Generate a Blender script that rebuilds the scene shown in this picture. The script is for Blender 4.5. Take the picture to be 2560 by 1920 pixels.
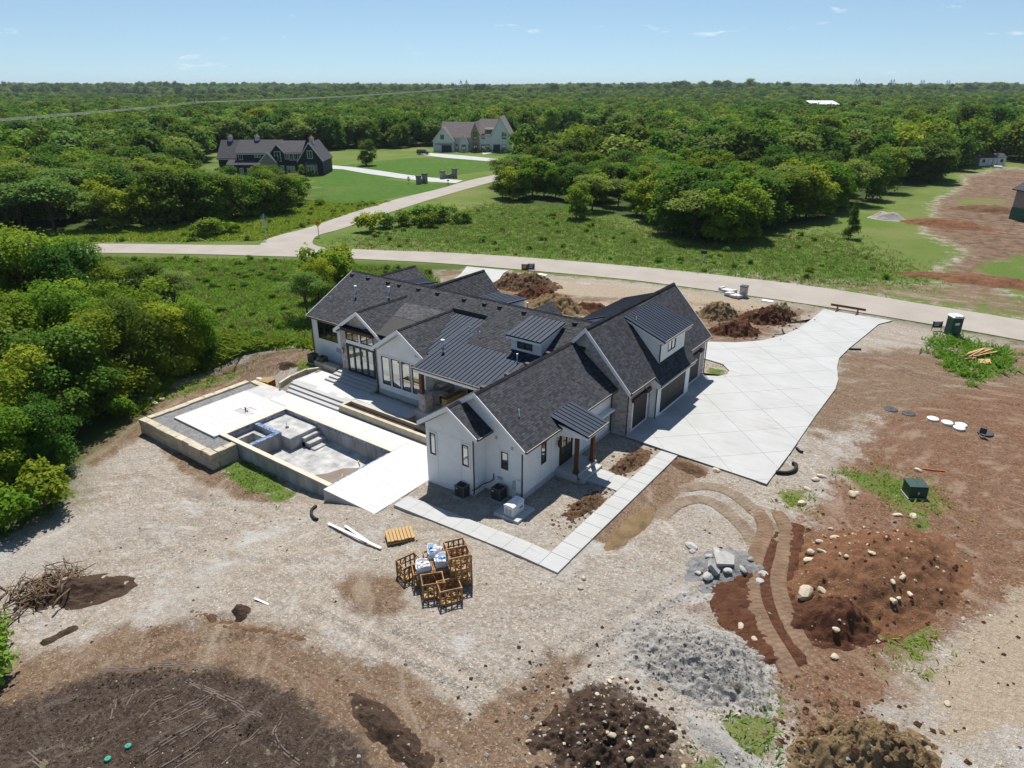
import bpy, bmesh, math, random
import numpy as np
from mathutils import Vector, Matrix

# ------------------------------------------------------------------ clear
for o in list(bpy.data.objects):
    bpy.data.objects.remove(o)
sc = bpy.context.scene
COL = sc.collection
random.seed(7)
RNG = np.random.default_rng(11)

# ------------------------------------------------------------------ camera
CAM = (21.68, -30.87, 24.5)
YAW = math.radians(36.12)
cd = bpy.data.cameras.new('camera')
cam = bpy.data.objects.new('camera', cd)
COL.objects.link(cam)
cam.location = CAM
cam.rotation_euler = (math.radians(90 - 23.478), 0, YAW)
cd.sensor_width = 36
cd.lens = 36 * 1713 / 2560
cd.clip_start = 0.1
cd.clip_end = 40000
sc.camera = cam

# ------------------------------------------------------------------ sky and sun
SUN_DIR = Vector((-0.325, 0.405, 1.0)).normalized()      # towards the sun
el = math.asin(SUN_DIR.z)
w = bpy.data.worlds.new('World')
sc.world = w
w.use_nodes = True
nt = w.node_tree
bg = nt.nodes['Background']
sky = nt.nodes.new('ShaderNodeTexSky')
sky.sky_type = 'NISHITA'
sky.sun_disc = False
sky.sun_elevation = el
sky.sun_rotation = math.atan2(SUN_DIR.x, SUN_DIR.y)
sky.altitude = 250
sky.air_density = 1.0
sky.dust_density = 0.1
sky.ozone_density = 3.0
bg.inputs['Strength'].default_value = 0.115
geo = nt.nodes.new('ShaderNodeTexCoord')
up_ = nt.nodes.new('ShaderNodeVectorMath'); up_.operation = 'ADD'; up_.inputs[1].default_value = (0, 0, 0.07)
nrm_ = nt.nodes.new('ShaderNodeVectorMath'); nrm_.operation = 'NORMALIZE'
nt.links.new(geo.outputs['Generated'], up_.inputs[0]); nt.links.new(up_.outputs[0], nrm_.inputs[0]); nt.links.new(nrm_.outputs[0], sky.inputs[0])
tint = nt.nodes.new('ShaderNodeMixRGB'); tint.blend_type = 'MULTIPLY'; tint.inputs[0].default_value = 1.0
tint.inputs[2].default_value = (0.74, 0.755, 0.72, 1)
nt.links.new(sky.outputs[0], tint.inputs[1])
cm_ = nt.nodes.new('ShaderNodeMapping'); cm_.inputs['Scale'].default_value = (9, 9, 42); nt.links.new(geo.outputs['Generated'], cm_.inputs['Vector'])
cn_ = nt.nodes.new('ShaderNodeTexNoise'); cn_.inputs['Scale'].default_value = 1.6; cn_.inputs['Detail'].default_value = 6; cn_.inputs['Roughness'].default_value = 0.62
nt.links.new(cm_.outputs[0], cn_.inputs['Vector'])
cr_ = nt.nodes.new('ShaderNodeValToRGB'); cr_.color_ramp.elements[0].position = 0.635; cr_.color_ramp.elements[0].color = (0, 0, 0, 1); cr_.color_ramp.elements[1].position = 0.76; cr_.color_ramp.elements[1].color = (0.75, 0.75, 0.75, 1)
nt.links.new(cn_.outputs['Fac'], cr_.inputs[0])
cx_ = nt.nodes.new('ShaderNodeMixRGB'); cx_.inputs[2].default_value = (6.8, 7.1, 7.4, 1)
nt.links.new(cr_.outputs[0], cx_.inputs[0]); nt.links.new(tint.outputs[0], cx_.inputs[1])
nt.links.new(cx_.outputs[0], bg.inputs[0])
sd = bpy.data.lights.new('sun', 'SUN')
sd.energy = 5.0
sd.angle = math.radians(0.53)
sd.color = (1.0, 0.96, 0.90)
sun = bpy.data.objects.new('sun', sd)
COL.objects.link(sun)
sun.rotation_euler = SUN_DIR.to_track_quat('Z', 'Y').to_euler()
sun.location = (0, 0, 120)
sc.view_settings.view_transform = 'Standard'
sc.view_settings.look = 'None'
sc.view_settings.exposure = 0.42
sc.view_settings.gamma = 1.0
sc.view_settings.use_curve_mapping = False
sc.render.engine = 'CYCLES'
sc.cycles.max_bounces = 6
sc.cycles.diffuse_bounces = 3
sc.cycles.glossy_bounces = 3
sc.cycles.transmission_bounces = 4
sc.cycles.transparent_max_bounces = 6
sc.cycles.volume_bounces = 0
sc.cycles.caustics_reflective = False
sc.cycles.caustics_refractive = False

# ------------------------------------------------------------------ helpers
def hash2(ix, iy, s):
    n = (ix.astype(np.int64) * 374761393 + iy.astype(np.int64) * 668265263 + s * 974634777) & 0x7fffffff
    n = ((n ^ (n >> 13)) * 1274126177) & 0x7fffffff
    n = (n ^ (n >> 16)) & 0x7fffffff
    return (n % 100003) / 100003.0

def vnoise(x, y, s=0):
    x = np.asarray(x, float); y = np.asarray(y, float)
    ix = np.floor(x); iy = np.floor(y)
    fx = x - ix; fy = y - iy
    fx = fx * fx * (3 - 2 * fx); fy = fy * fy * (3 - 2 * fy)
    a = hash2(ix, iy, s); b = hash2(ix + 1, iy, s); c = hash2(ix, iy + 1, s); d = hash2(ix + 1, iy + 1, s)
    return (a * (1 - fx) + b * fx) * (1 - fy) + (c * (1 - fx) + d * fx) * fy

def fbm(x, y, oct=4, s=0):
    t = 0; a = 0.5; f = 1.0
    for i in range(oct):
        t = t + a * vnoise(x * f + 17.3 * i, y * f - 9.1 * i, s + i)
        a *= 0.5; f *= 2.03
    return t

def ss(t):
    t = np.clip(t, 0, 1)
    return t * t * (3 - 2 * t)

def zbase(x, y):
    x = np.asarray(x, float); y = np.asarray(y, float)
    z = -(0.62 * ss((1 - x) / 8.5) + 1.23 * ss((-7.5 - x) / 7.5)) * ss((8 - y) / 7.0)
    r = np.hypot(x + 5, y - 10)
    far = ss((r - 500) / 1200)
    z = z + ss((r - 330) / 250) * (10 * (fbm(x / 210, y / 210, 2, 15) - 0.40) - 1.5)
    z = z + far * (30 * fbm(x / 420, y / 420, 3, 5) - 8) + 7 * ss((r - 1500) / 3000)
    return z

def zg(x, y):
    return float(zbase(np.array([x]), np.array([y]))[0])

class MB:
    """collects faces for one mesh"""
    def __init__(s):
        s.v = []; s.f = []
    def add(s, vs, fs):
        n = len(s.v)
        s.v += [tuple(map(float, p)) for p in vs]
        s.f += [tuple(i + n for i in f) for f in fs]
        return s
    def box(s, x0, x1, y0, y1, z0, z1):
        return s.add([(x0, y0, z0), (x1, y0, z0), (x1, y1, z0), (x0, y1, z0), (x0, y0, z1), (x1, y0, z1), (x1, y1, z1), (x0, y1, z1)],
                     [(0, 3, 2, 1), (4, 5, 6, 7), (0, 1, 5, 4), (1, 2, 6, 5), (2, 3, 7, 6), (3, 0, 4, 7)])
    def cbox(s, x0, x1, y0, y1, z0, z1, c=0.02):
        """box with a chamfered top"""
        return s.add([(x0, y0, z0), (x1, y0, z0), (x1, y1, z0), (x0, y1, z0),
                      (x0, y0, z1 - c), (x1, y0, z1 - c), (x1, y1, z1 - c), (x0, y1, z1 - c),
                      (x0 + c, y0 + c, z1), (x1 - c, y0 + c, z1), (x1 - c, y1 - c, z1), (x0 + c, y1 - c, z1)],
                     [(0, 3, 2, 1), (8, 9, 10, 11)] + [(i, (i + 1) % 4, (i + 1) % 4 + 4, i + 4) for i in range(4)] +
                     [(i + 4, (i + 1) % 4 + 4, (i + 1) % 4 + 8, i + 8) for i in range(4)])
    def prism(s, pts, d):
        """polygon (3-D points) extruded by vector d"""
        n = len(pts)
        a = [Vector(p) for p in pts]; d = Vector(d)
        return s.add(a + [p + d for p in a], [tuple(range(n))[::-1], tuple(range(n, 2 * n))] +
                     [(i, (i + 1) % n, (i + 1) % n + n, i + n) for i in range(n)])
    def bar(s, a, b, w, h=None, up=(0, 0, 1)):
        """square bar from a to b"""
        h = h or w
        a = Vector(a); b = Vector(b); d = (b - a).normalized()
        u = Vector(up)
        if abs(d.dot(u)) > 0.98: u = Vector((1, 0, 0))
        sx = d.cross(u).normalized(); sy = sx.cross(d).normalized()
        q = [sx * w / 2 + sy * h / 2, -sx * w / 2 + sy * h / 2, -sx * w / 2 - sy * h / 2, sx * w / 2 - sy * h / 2]
        return s.add([a + p for p in q] + [b + p for p in q], [(0, 1, 2, 3), (7, 6, 5, 4)] + [(i, i + 4, (i + 1) % 4 + 4, (i + 1) % 4) for i in range(4)])
    def tube(s, pts, rad, n=8, cap=True):
        pts = [Vector(p) for p in pts]
        if not hasattr(rad, '__len__'): rad = [rad] * len(pts)
        vs = []; fs = []
        prev = None
        for i, p in enumerate(pts):
            d = (pts[min(i + 1, len(pts) - 1)] - pts[max(i - 1, 0)]).normalized()
            if prev is None:
                u = Vector((0, 0, 1)) if abs(d.z) < 0.9 else Vector((1, 0, 0))
                sx = d.cross(u).normalized()
            else:
                sx = (prev - d * prev.dot(d)).normalized()
            prev = sx
            sy = sx.cross(d)
            for k in range(n):
                a = 2 * math.pi * k / n
                vs.append(p + sx * math.cos(a) * rad[i] - sy * math.sin(a) * rad[i])
        for i in range(len(pts) - 1):
            for k in range(n):
                fs.append((i * n + k, i * n + (k + 1) % n, (i + 1) * n + (k + 1) % n, (i + 1) * n + k))
        if cap:
            fs.append(tuple(range(n))[::-1]); fs.append(tuple(range((len(pts) - 1) * n, len(pts) * n)))
        return s.add(vs, fs)
    def cyl(s, x, y, z0, z1, r, n=20, r2=None):
        return s.tube([(x, y, z0), (x, y, z1)], [r, r if r2 is None else r2], n)

ORG = {}
def root_off(p):
    while p is not None:
        if p.name in ORG and p.parent is None: return ORG[p.name]
        p = p.parent
    return (0, 0, 0)

def link_mesh(name, v, f, mat, parent=None, smooth=False):
    me = bpy.data.meshes.new(name)
    me.from_pydata([tuple(p) for p in v], [], f)
    me.update()
    if smooth: me.shade_smooth()
    if mat is not None: me.materials.append(mat)
    o = bpy.data.objects.new(name, me)
    COL.objects.link(o)
    if parent is not None: o.parent = parent
    return o

def obj(name, mb, mat, parent=None, smooth=False):
    ox, oy, oz = root_off(parent)
    v = [(p[0] - ox, p[1] - oy, p[2] - oz) for p in mb.v] if parent is not None else mb.v
    return link_mesh(name, v, mb.f, mat, parent, smooth)

def tag(o, label=None, cat=None, group=None, kind=None):
    if label: o['label'] = label
    if cat: o['category'] = cat
    if group: o['group'] = group
    if kind: o['kind'] = kind
    return o

def thing(name, loc, label, cat, group=None, rz=0):
    o = bpy.data.objects.new(name, None)
    o.empty_display_size = 0.3
    COL.objects.link(o)
    o.location = loc
    o.rotation_euler = (0, 0, rz)
    ORG[o.name] = loc if rz == 0 else (0, 0, 0)
    return tag(o, label, cat, group)

def lthing(name, loc, label, cat, group=None, rz=0):
    """a thing whose parts are built in local coordinates"""
    o = thing(name, loc, label, cat, group, rz)
    ORG[o.name] = (0, 0, 0)
    return o

def copy_tree(o, parent=None):
    c = o.copy()
    COL.objects.link(c)
    c.parent = parent
    for ch in o.children:
        copy_tree(ch, c)
    return c

def seat(o, v):
    """origin of a one-mesh thing to its base"""
    pass

def xform(mb, M):
    mb.v = [tuple(M @ Vector(p)) for p in mb.v]
    return mb

# ------------------------------------------------------------------ materials
class NT:
    def __init__(s, name):
        s.m = bpy.data.materials.new(name); s.m.use_nodes = True
        s.t = s.m.node_tree; s.b = s.t.nodes['Principled BSDF']
    def n(s, typ, **kw):
        d = s.t.nodes.new('ShaderNode' + typ)
        for k, v in kw.items():
            if k in d.inputs.keys() if isinstance(k, str) else False: d.inputs[k].default_value = v
            else: setattr(d, k, v)
        return d
    def l(s, a, b): s.t.links.new(a, b)
    def pos(s):
        if not hasattr(s, '_p'): s._p = s.n('NewGeometry').outputs['Position']
        return s._p
    def noise(s, scale, detail=3, vec=None, rough=0.55):
        d = s.n('TexNoise'); d.inputs['Scale'].default_value = scale; d.inputs['Detail'].default_value = detail
        d.inputs['Roughness'].default_value = rough
        s.l(vec or s.pos(), d.inputs['Vector']); return d.outputs['Fac']
    def ramp(s, fac, stops):
        d = s.n('ValToRGB'); e = d.color_ramp.elements
        while len(e) < len(stops): e.new(0.5)
        for q, (p, c) in zip(e, stops):
            q.position = p; q.color = (*c, 1) if hasattr(c, '__len__') else (c, c, c, 1)
        s.l(fac, d.inputs[0]); return d.outputs[0]
    def mix(s, fac, a, b, mode='MIX'):
        d = s.n('MixRGB'); d.blend_type = mode
        for i, q in zip((0, 1, 2), (fac, a, b)):
            if isinstance(q, (int, float)): d.inputs[i].default_value = q if i == 0 else (q, q, q, 1)
            elif isinstance(q, (tuple, list)): d.inputs[i].default_value = (*q, 1)
            else: s.l(q, d.inputs[i])
        return d.outputs[0]
    def math(s, op, a, b=0.0, clamp=False):
        d = s.n('Math'); d.operation = op; d.use_clamp = clamp
        for i, q in zip((0, 1), (a, b)):
            if isinstance(q, (int, float)): d.inputs[i].default_value = q
            else: s.l(q, d.inputs[i])
        return d.outputs[0]
    def bump(s, h, strength=0.3, dist=0.05):
        d = s.n('Bump'); d.inputs['Strength'].default_value = strength; d.inputs['Distance'].default_value = dist
        s.l(h, d.inputs['Height']); s.l(d.outputs[0], s.b.inputs['Normal'])
    def col(s, c):
        if isinstance(c, tuple): s.b.inputs['Base Color'].default_value = (*c, 1)
        else: s.l(c, s.b.inputs['Base Color'])
    def attr(s, name):
        d = s.n('Attribute'); d.attribute_name = name; return d

def simple(name, c, rough=0.8, var=0.15, scale=3.0, metal=0.0, bump=0.0, bscale=20, spec=0.3, stretch=None):
    k = NT(name)
    vec = None
    if stretch:
        mp = k.n('Mapping'); mp.inputs['Scale'].default_value = stretch; k.l(k.pos(), mp.inputs['Vector']); vec = mp.outputs[0]
    f = k.noise(scale, 4, vec)
    lo = tuple(x * (1 - var) for x in c); hi = tuple(min(1, x * (1 + var)) for x in c)
    k.col(k.ramp(f, [(0.3, lo), (0.7, hi)]))
    k.b.inputs['Roughness'].default_value = rough
    k.b.inputs['Metallic'].default_value = metal
    k.b.inputs['Specular IOR Level'].default_value = spec
    if bump: k.bump(k.noise(bscale, 3, vec), bump, 0.03)
    return k.m

M = {}
M['stucco'] = simple('white_stucco', (0.82, 0.82, 0.80), 0.9, 0.05, 1.3, bump=0.15, bscale=60)
M['trim'] = simple('white_trim', (0.82, 0.82, 0.80), 0.6, 0.03)
M['soffit'] = simple('soffit', (0.6, 0.6, 0.58), 0.8, 0.05)
M['found'] = simple('foundation_concrete', (0.5, 0.49, 0.47), 0.9, 0.12, 1.5)
M['black_metal'] = simple('black_metal', (0.018, 0.017, 0.017), 0.45, 0.2, spec=0.5)
M['bronze'] = simple('bronze_gutter', (0.028, 0.022, 0.018), 0.4, 0.2, spec=0.5)
M['gutter_lip'] = simple('gutter_lip', (0.33, 0.30, 0.25), 0.5, 0.1, spec=0.5)
M['timber_dark'] = simple('stained_timber', (0.055, 0.026, 0.014), 0.6, 0.35, 6, stretch=(3, 3, 0.6), bump=0.2)
M['cedar'] = simple('cedar_post', (0.13, 0.05, 0.02), 0.6, 0.3, 5, stretch=(4, 4, 0.5), bump=0.2)
M['garage_door'] = simple('garage_door', (0.032, 0.031, 0.028), 0.55, 0.2, 5, stretch=(1, 1, 8))
M['chrome'] = simple('galvanised_pipe', (0.6, 0.62, 0.64), 0.3, 0.1, metal=0.9)
M['pvc'] = simple('white_pvc', (0.8, 0.8, 0.78), 0.5, 0.03)
M['white_plastic'] = simple('white_plastic', (0.75, 0.75, 0.72), 0.45, 0.04)
def concrete_mat():
    k = NT('new_concrete')
    a = k.noise(0.35, 5, None, 0.6)
    mp = k.n('Mapping'); mp.inputs['Rotation'].default_value = (0, 0, 1.2); mp.inputs['Scale'].default_value = (0.3, 2.2, 1); k.l(k.pos(), mp.inputs['Vector'])
    st = k.noise(0.8, 5, mp.outputs[0], 0.7); f = k.noise(14, 3)
    oi = k.n('ObjectInfo').outputs['Random']
    c = k.ramp(a, [(0.3, (0.36, 0.36, 0.345)), (0.7, (0.425, 0.425, 0.415))])
    c = k.mix(k.ramp(st, [(0.50, 0.0), (0.72, 0.65)]), c, (0.31, 0.31, 0.30))
    c = k.mix(k.ramp(oi, [(0.0, 0.0), (1.0, 0.35)]), c, (0.405, 0.405, 0.39))
    c = k.mix(k.ramp(f, [(0.62, 0.0), (0.78, 0.35)]), c, (0.33, 0.30, 0.26))
    mud = k.noise(0.16, 4, None, 0.6)
    c = k.mix(k.math('MULTIPLY', k.ramp(mud, [(0.52, 0.0), (0.66, 0.55)]), k.ramp(k.noise(1.6, 5, mp.outputs[0], 0.75), [(0.48, 0.0), (0.62, 1.0)])), c, (0.30, 0.255, 0.205))
    k.col(c); k.b.inputs['Roughness'].default_value = 0.9
    k.bump(k.noise(40, 3), 0.1, 0.03)
    return k.m
M['concrete'] = concrete_mat()
M['concrete_old'] = simple('grey_concrete', (0.42, 0.415, 0.40), 0.9, 0.14, 0.9, bump=0.15, bscale=25)
M['road'] = None
M['rubber'] = simple('black_rubber', (0.015, 0.015, 0.016), 0.7, 0.2)
M['raw_wood'] = simple('raw_softwood', (0.42, 0.27, 0.12), 0.8, 0.3, 4, stretch=(5, 5, 1), bump=0.15)
M['crate_wood'] = simple('crate_wood', (0.30, 0.17, 0.075), 0.8, 0.4, 3, bump=0.15)
M['rust_wood'] = simple('brown_painted_timber', (0.13, 0.045, 0.02), 0.7, 0.25, 4)
M['bag'] = simple('woven_white_bag', (0.62, 0.63, 0.68), 0.8, 0.1, 9, bump=0.3, bscale=14)
M['blue_plastic'] = simple('blue_plastic', (0.02, 0.22, 0.6), 0.4, 0.1)
M['green_box'] = simple('dark_green_metal', (0.018, 0.05, 0.035), 0.45, 0.15, spec=0.5)
M['potty'] = simple('green_plastic', (0.012, 0.075, 0.045), 0.45, 0.12, spec=0.5)
M['dark_plastic'] = simple('dark_grey_plastic', (0.05, 0.05, 0.052), 0.6, 0.2)
M['green_lid'] = simple('green_plastic_lid', (0.03, 0.25, 0.16), 0.5, 0.1)
M['orange'] = simple('orange_plastic', (0.6, 0.16, 0.05), 0.5, 0.1)
M['condenser'] = simple('taupe_grey_metal', (0.125, 0.118, 0.105), 0.6, 0.15)
M['grey_plastic'] = simple('grey_panel', (0.42, 0.44, 0.45), 0.5, 0.05)
M['steel_grill'] = simple('stainless', (0.45, 0.45, 0.45), 0.3, 0.1, metal=0.9)
M['bark'] = simple('bark', (0.075, 0.058, 0.042), 0.95, 0.3, 3, bump=0.4)
M['dead_wood'] = simple('dead_wood', (0.14, 0.09, 0.052), 0.95, 0.35, 3, bump=0.3)

def glass_mat(name, tint, refl=0.35):
    k = NT(name)
    k.b.inputs['Base Color'].default_value = (*tint, 1)
    k.b.inputs['Roughness'].default_value = 0.03
    k.b.inputs['Metallic'].default_value = 0
    k.b.inputs['IOR'].default_value = 1.5
    k.b.inputs['Specular IOR Level'].default_value = 0.6
    g = k.n('BsdfGlossy'); g.inputs['Roughness'].default_value = 0.02; g.inputs['Color'].default_value = (0.85, 0.9, 0.88, 1)
    f = k.noise(0.7, 2)
    m = k.n('MixShader'); m.inputs[0].default_value = refl
    out = k.t.nodes['Material Output']
    k.l(k.b.outputs[0], m.inputs[1]); k.l(g.outputs[0], m.inputs[2]); k.l(m.outputs[0], out.inputs[0])
    return k.m
M['glass'] = glass_mat('window_glass', (0.012, 0.018, 0.017), 0.42)
M['glass_dark'] = glass_mat('dark_window_glass', (0.006, 0.009, 0.009), 0.18)
M['glass_green'] = glass_mat('green_window_glass', (0.10, 0.17, 0.14), 0.35)

def brick_mat():
    k = NT('whitewashed_brick')
    # wall-plane coordinates: along the wall (x+y) and up
    sp = k.n('SeparateXYZ'); k.l(k.pos(), sp.inputs[0])
    cb = k.n('CombineXYZ'); k.l(k.math('ADD', sp.outputs[0], sp.outputs[1]), cb.inputs[0]); k.l(sp.outputs[2], cb.inputs[1])
    b = k.n('TexBrick'); k.l(cb.outputs[0], b.inputs['Vector'])
    b.inputs['Scale'].default_value = 1.0
    b.inputs['Brick Width'].default_value = 0.30; b.inputs['Row Height'].default_value = 0.10
    b.inputs['Mortar Size'].default_value = 0.012; b.inputs['Mortar Smooth'].default_value = 0.3
    b.inputs['Bias'].default_value = -0.1
    b.inputs['Color1'].default_value = (0.26, 0.185, 0.16, 1); b.inputs['Color2'].default_value = (0.50, 0.44, 0.40, 1)
    b.inputs['Mortar'].default_value = (0.46, 0.44, 0.42, 1)
    wash = k.ramp(k.noise(2.2, 5, cb.outputs[0]), [(0.45, 0.0), (0.65, 0.75)])
    k.col(k.mix(wash, b.outputs['Color'], (0.56, 0.52, 0.49)))
    k.b.inputs['Roughness'].default_value = 0.9
    k.bump(b.outputs['Fac'], -0.4, 0.02)
    return k.m
M['brick'] = brick_mat()

def shingle_mat(name, base, blue=1.06):
    k = NT(name)
    a = k.attr('rnd').outputs['Fac']
    c = k.ramp(a, [(0.0, tuple(x * 0.45 for x in base)), (0.35, tuple(x * 0.85 for x in base)), (0.8, tuple(x * 1.25 for x in base)), (1.0, tuple(x * 1.7 for x in base))])
    n = k.noise(1.1, 4)
    k.col(k.mix(0.25, c, k.ramp(n, [(0.35, tuple(x * 0.7 for x in base)), (0.7, tuple(x * 1.35 for x in base))])))
    k.b.inputs['Roughness'].default_value = 0.85
    k.b.inputs['Specular IOR Level'].default_value = 0.25
    k.bump(k.noise(70, 2), 0.2, 0.01)
    return k.m
M['shingle'] = shingle_mat('charcoal_shingle', (0.047, 0.049, 0.055))
M['shingle_light'] = shingle_mat('pale_grey_shingle', (0.080, 0.080, 0.083))
M['shingle_brown'] = shingle_mat('taupe_shingle', (0.115, 0.092, 0.078))
M['membrane'] = simple('roof_membrane', (0.052, 0.049, 0.047), 0.9, 0.1)
M['deck'] = simple('roof_deck', (0.035, 0.035, 0.036), 0.9, 0.1)

def metal_roof():
    k = NT('standing_seam_metal')
    f = k.noise(1.2, 3)
    k.col(k.ramp(f, [(0.3, (0.030, 0.041, 0.063)), (0.7, (0.040, 0.053, 0.078))]))
    k.b.inputs['Metallic'].default_value = 0.0
    k.b.inputs['Roughness'].default_value = 0.62
    k.b.inputs['Specular IOR Level'].default_value = 0.16
    k.bump(k.noise(2.2, 2), 0.05, 0.02)
    return k.m
M['metal_roof'] = metal_roof()
M['seam'] = simple('dark_metal_flashing', (0.010, 0.013, 0.018), 0.75, 0.1, spec=0.08)

def paver_mat():
    k = NT('travertine_paver')
    oi = k.n('ObjectInfo')
    c1 = k.ramp(oi.outputs['Random'], [(0.0, (0.485, 0.48, 0.465)), (0.5, (0.505, 0.50, 0.485)), (1.0, (0.525, 0.52, 0.51))])
    n = k.noise(1.6, 4)
    k.col(k.mix(0.3, c1, k.ramp(n, [(0.35, (0.45, 0.44, 0.42)), (0.65, (0.54, 0.535, 0.525))])))
    k.b.inputs['Roughness'].default_value = 0.75
    return k.m
M['paver'] = paver_mat()

def stone_mat(name, c, var=0.3):
    k = NT(name)
    oi = k.n('ObjectInfo')
    c1 = k.ramp(oi.outputs['Random'], [(0.0, tuple(x * (1 - var) for x in c)), (0.5, c), (1.0, (c[0] * 1.2, c[1] * 1.18, c[2] * 1.12))])
    n = k.noise(2.0, 5)
    k.col(k.mix(0.5, c1, k.ramp(n, [(0.3, tuple(x * 0.6 for x in c)), (0.7, tuple(min(1, x * 1.3) for x in c))])))
    k.b.inputs['Roughness'].default_value = 0.95
    k.bump(k.noise(7, 5), 0.5, 0.05)
    return k.m
M['limestone'] = stone_mat('limestone_block', (0.46, 0.40, 0.30))
M['rock'] = stone_mat('pale_rock', (0.50, 0.42, 0.30))
M['rubble'] = stone_mat('grey_concrete_rubble', (0.37, 0.36, 0.34))

def pool_tile():
    k = NT('blue_waterline_tile')
    v = k.n('TexVoronoi'); v.distance = 'CHEBYCHEV'; v.inputs['Scale'].default_value = 7; k.l(k.pos(), v.inputs['Vector'])
    k.col(k.ramp(v.outputs['Color'], [(0.1, (0.05, 0.08, 0.16)), (0.5, (0.14, 0.20, 0.33)), (0.9, (0.30, 0.38, 0.48))]))
    k.b.inputs['Roughness'].default_value = 0.25
    return k.m
M['pool_tile'] = pool_tile()
M['gunite'] = simple('grey_gunite', (0.37, 0.365, 0.355), 0.95, 0.35, 1.3, bump=0.3, bscale=8)
M['gunite_wall'] = simple('stained_gunite', (0.30, 0.30, 0.295), 0.95, 0.35, 1.2, stretch=(1, 1, 0.35), bump=0.3, bscale=8)
M['coping'] = simple('tan_coping', (0.60, 0.50, 0.39), 0.85, 0.14, 1.5)
M['pool_mud'] = simple('wet_mud', (0.17, 0.13, 0.10), 0.7, 0.15, 1)

def soil(name, a, b, c, sc1=1.5, sc2=9, bump=0.9):
    k = NT(name)
    n1 = k.noise(sc1, 5, None, 0.65); n2 = k.noise(sc2, 4, None, 0.7)
    base = k.mix(k.ramp(n1, [(0.35, 0.0), (0.65, 1.0)]), a, b)
    k.col(k.mix(k.ramp(n2, [(0.55, 0.0), (0.75, 0.8)]), base, c))
    k.b.inputs['Roughness'].default_value = 1.0
    k.b.inputs['Specular IOR Level'].default_value = 0.1
    k.bump(k.noise(sc2 * 1.3, 5, None, 0.7), bump, 0.12)
    return k.m
M['soil_dark'] = soil('dark_topsoil', (0.055, 0.036, 0.026), (0.085, 0.055, 0.038), (0.13, 0.09, 0.06))
M['soil_red'] = soil('red_clay', (0.135, 0.062, 0.032), (0.205, 0.105, 0.056), (0.30, 0.19, 0.115))
M['soil_rust'] = soil('rust_clay', (0.075, 0.033, 0.019), (0.122, 0.054, 0.030), (0.17, 0.088, 0.055))
M['soil_tan'] = soil('tan_clay', (0.16, 0.105, 0.055), (0.24, 0.17, 0.09), (0.34, 0.26, 0.16))
M['soil_brown'] = soil('brown_clay', (0.11, 0.062, 0.035), (0.165, 0.10, 0.058), (0.25, 0.17, 0.10))
M['gravel_pile'] = soil('crushed_gravel', (0.27, 0.25, 0.225), (0.42, 0.395, 0.355), (0.58, 0.55, 0.50), 3.5, 10, 0.9)
M['gravel_dark'] = soil('grey_gravel', (0.16, 0.16, 0.158), (0.28, 0.275, 0.27), (0.42, 0.41, 0.40), 3.5, 10, 1.0)

def leaf_mat(name, lo, mid, hi, trans=0.42):
    k = NT(name)
    a = k.attr('rnd').outputs['Fac']
    oi = k.n('ObjectInfo').outputs['Random']
    c = k.ramp(a, [(0.0, lo), (0.55, mid), (1.0, hi)])
    hs = k.n('HueSaturation')
    k.l(c, hs.inputs['Color'])
    k.l(k.ramp(oi, [(0.0, 0.462), (1.0, 0.525)]), hs.inputs['Hue'])
    k.l(k.ramp(oi, [(0.0, 1.3), (0.3, 0.8), (0.6, 1.15), (1.0, 0.85)]), hs.inputs['Value'])
    col = hs.outputs[0]
    k.l(col, k.b.inputs['Base Color'])
    k.b.inputs['Roughness'].default_value = 0.8
    k.b.inputs['Specular IOR Level'].default_value = 0.08
    t = k.n('BsdfTranslucent'); k.l(k.mix(1.0, col, (1.0, 1.05, 0.55), 'MULTIPLY'), t.inputs[0])
    m = k.n('MixShader'); m.inputs[0].default_value = trans
    k.l(k.b.outputs[0], m.inputs[1]); k.l(t.outputs[0], m.inputs[2]); k.l(m.outputs[0], k.t.nodes['Material Output'].inputs[0])
    return k.m
M['leaf'] = leaf_mat('broadleaf', (0.085, 0.155, 0.012), (0.165, 0.265, 0.020), (0.28, 0.37, 0.040))
M['leaf_light'] = leaf_mat('feathery_leaf', (0.095, 0.160, 0.030), (0.155, 0.245, 0.050), (0.22, 0.32, 0.075))
M['leaf_dark'] = leaf_mat('dark_leaf', (0.048, 0.105, 0.014), (0.092, 0.175, 0.022), (0.15, 0.24, 0.036))
M['weed'] = leaf_mat('weed_leaf', (0.105, 0.195, 0.022), (0.17, 0.285, 0.038), (0.25, 0.36, 0.07))
M['straw'] = leaf_mat('dry_grass', (0.17, 0.15, 0.07), (0.25, 0.22, 0.10), (0.34, 0.30, 0.15))

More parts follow.
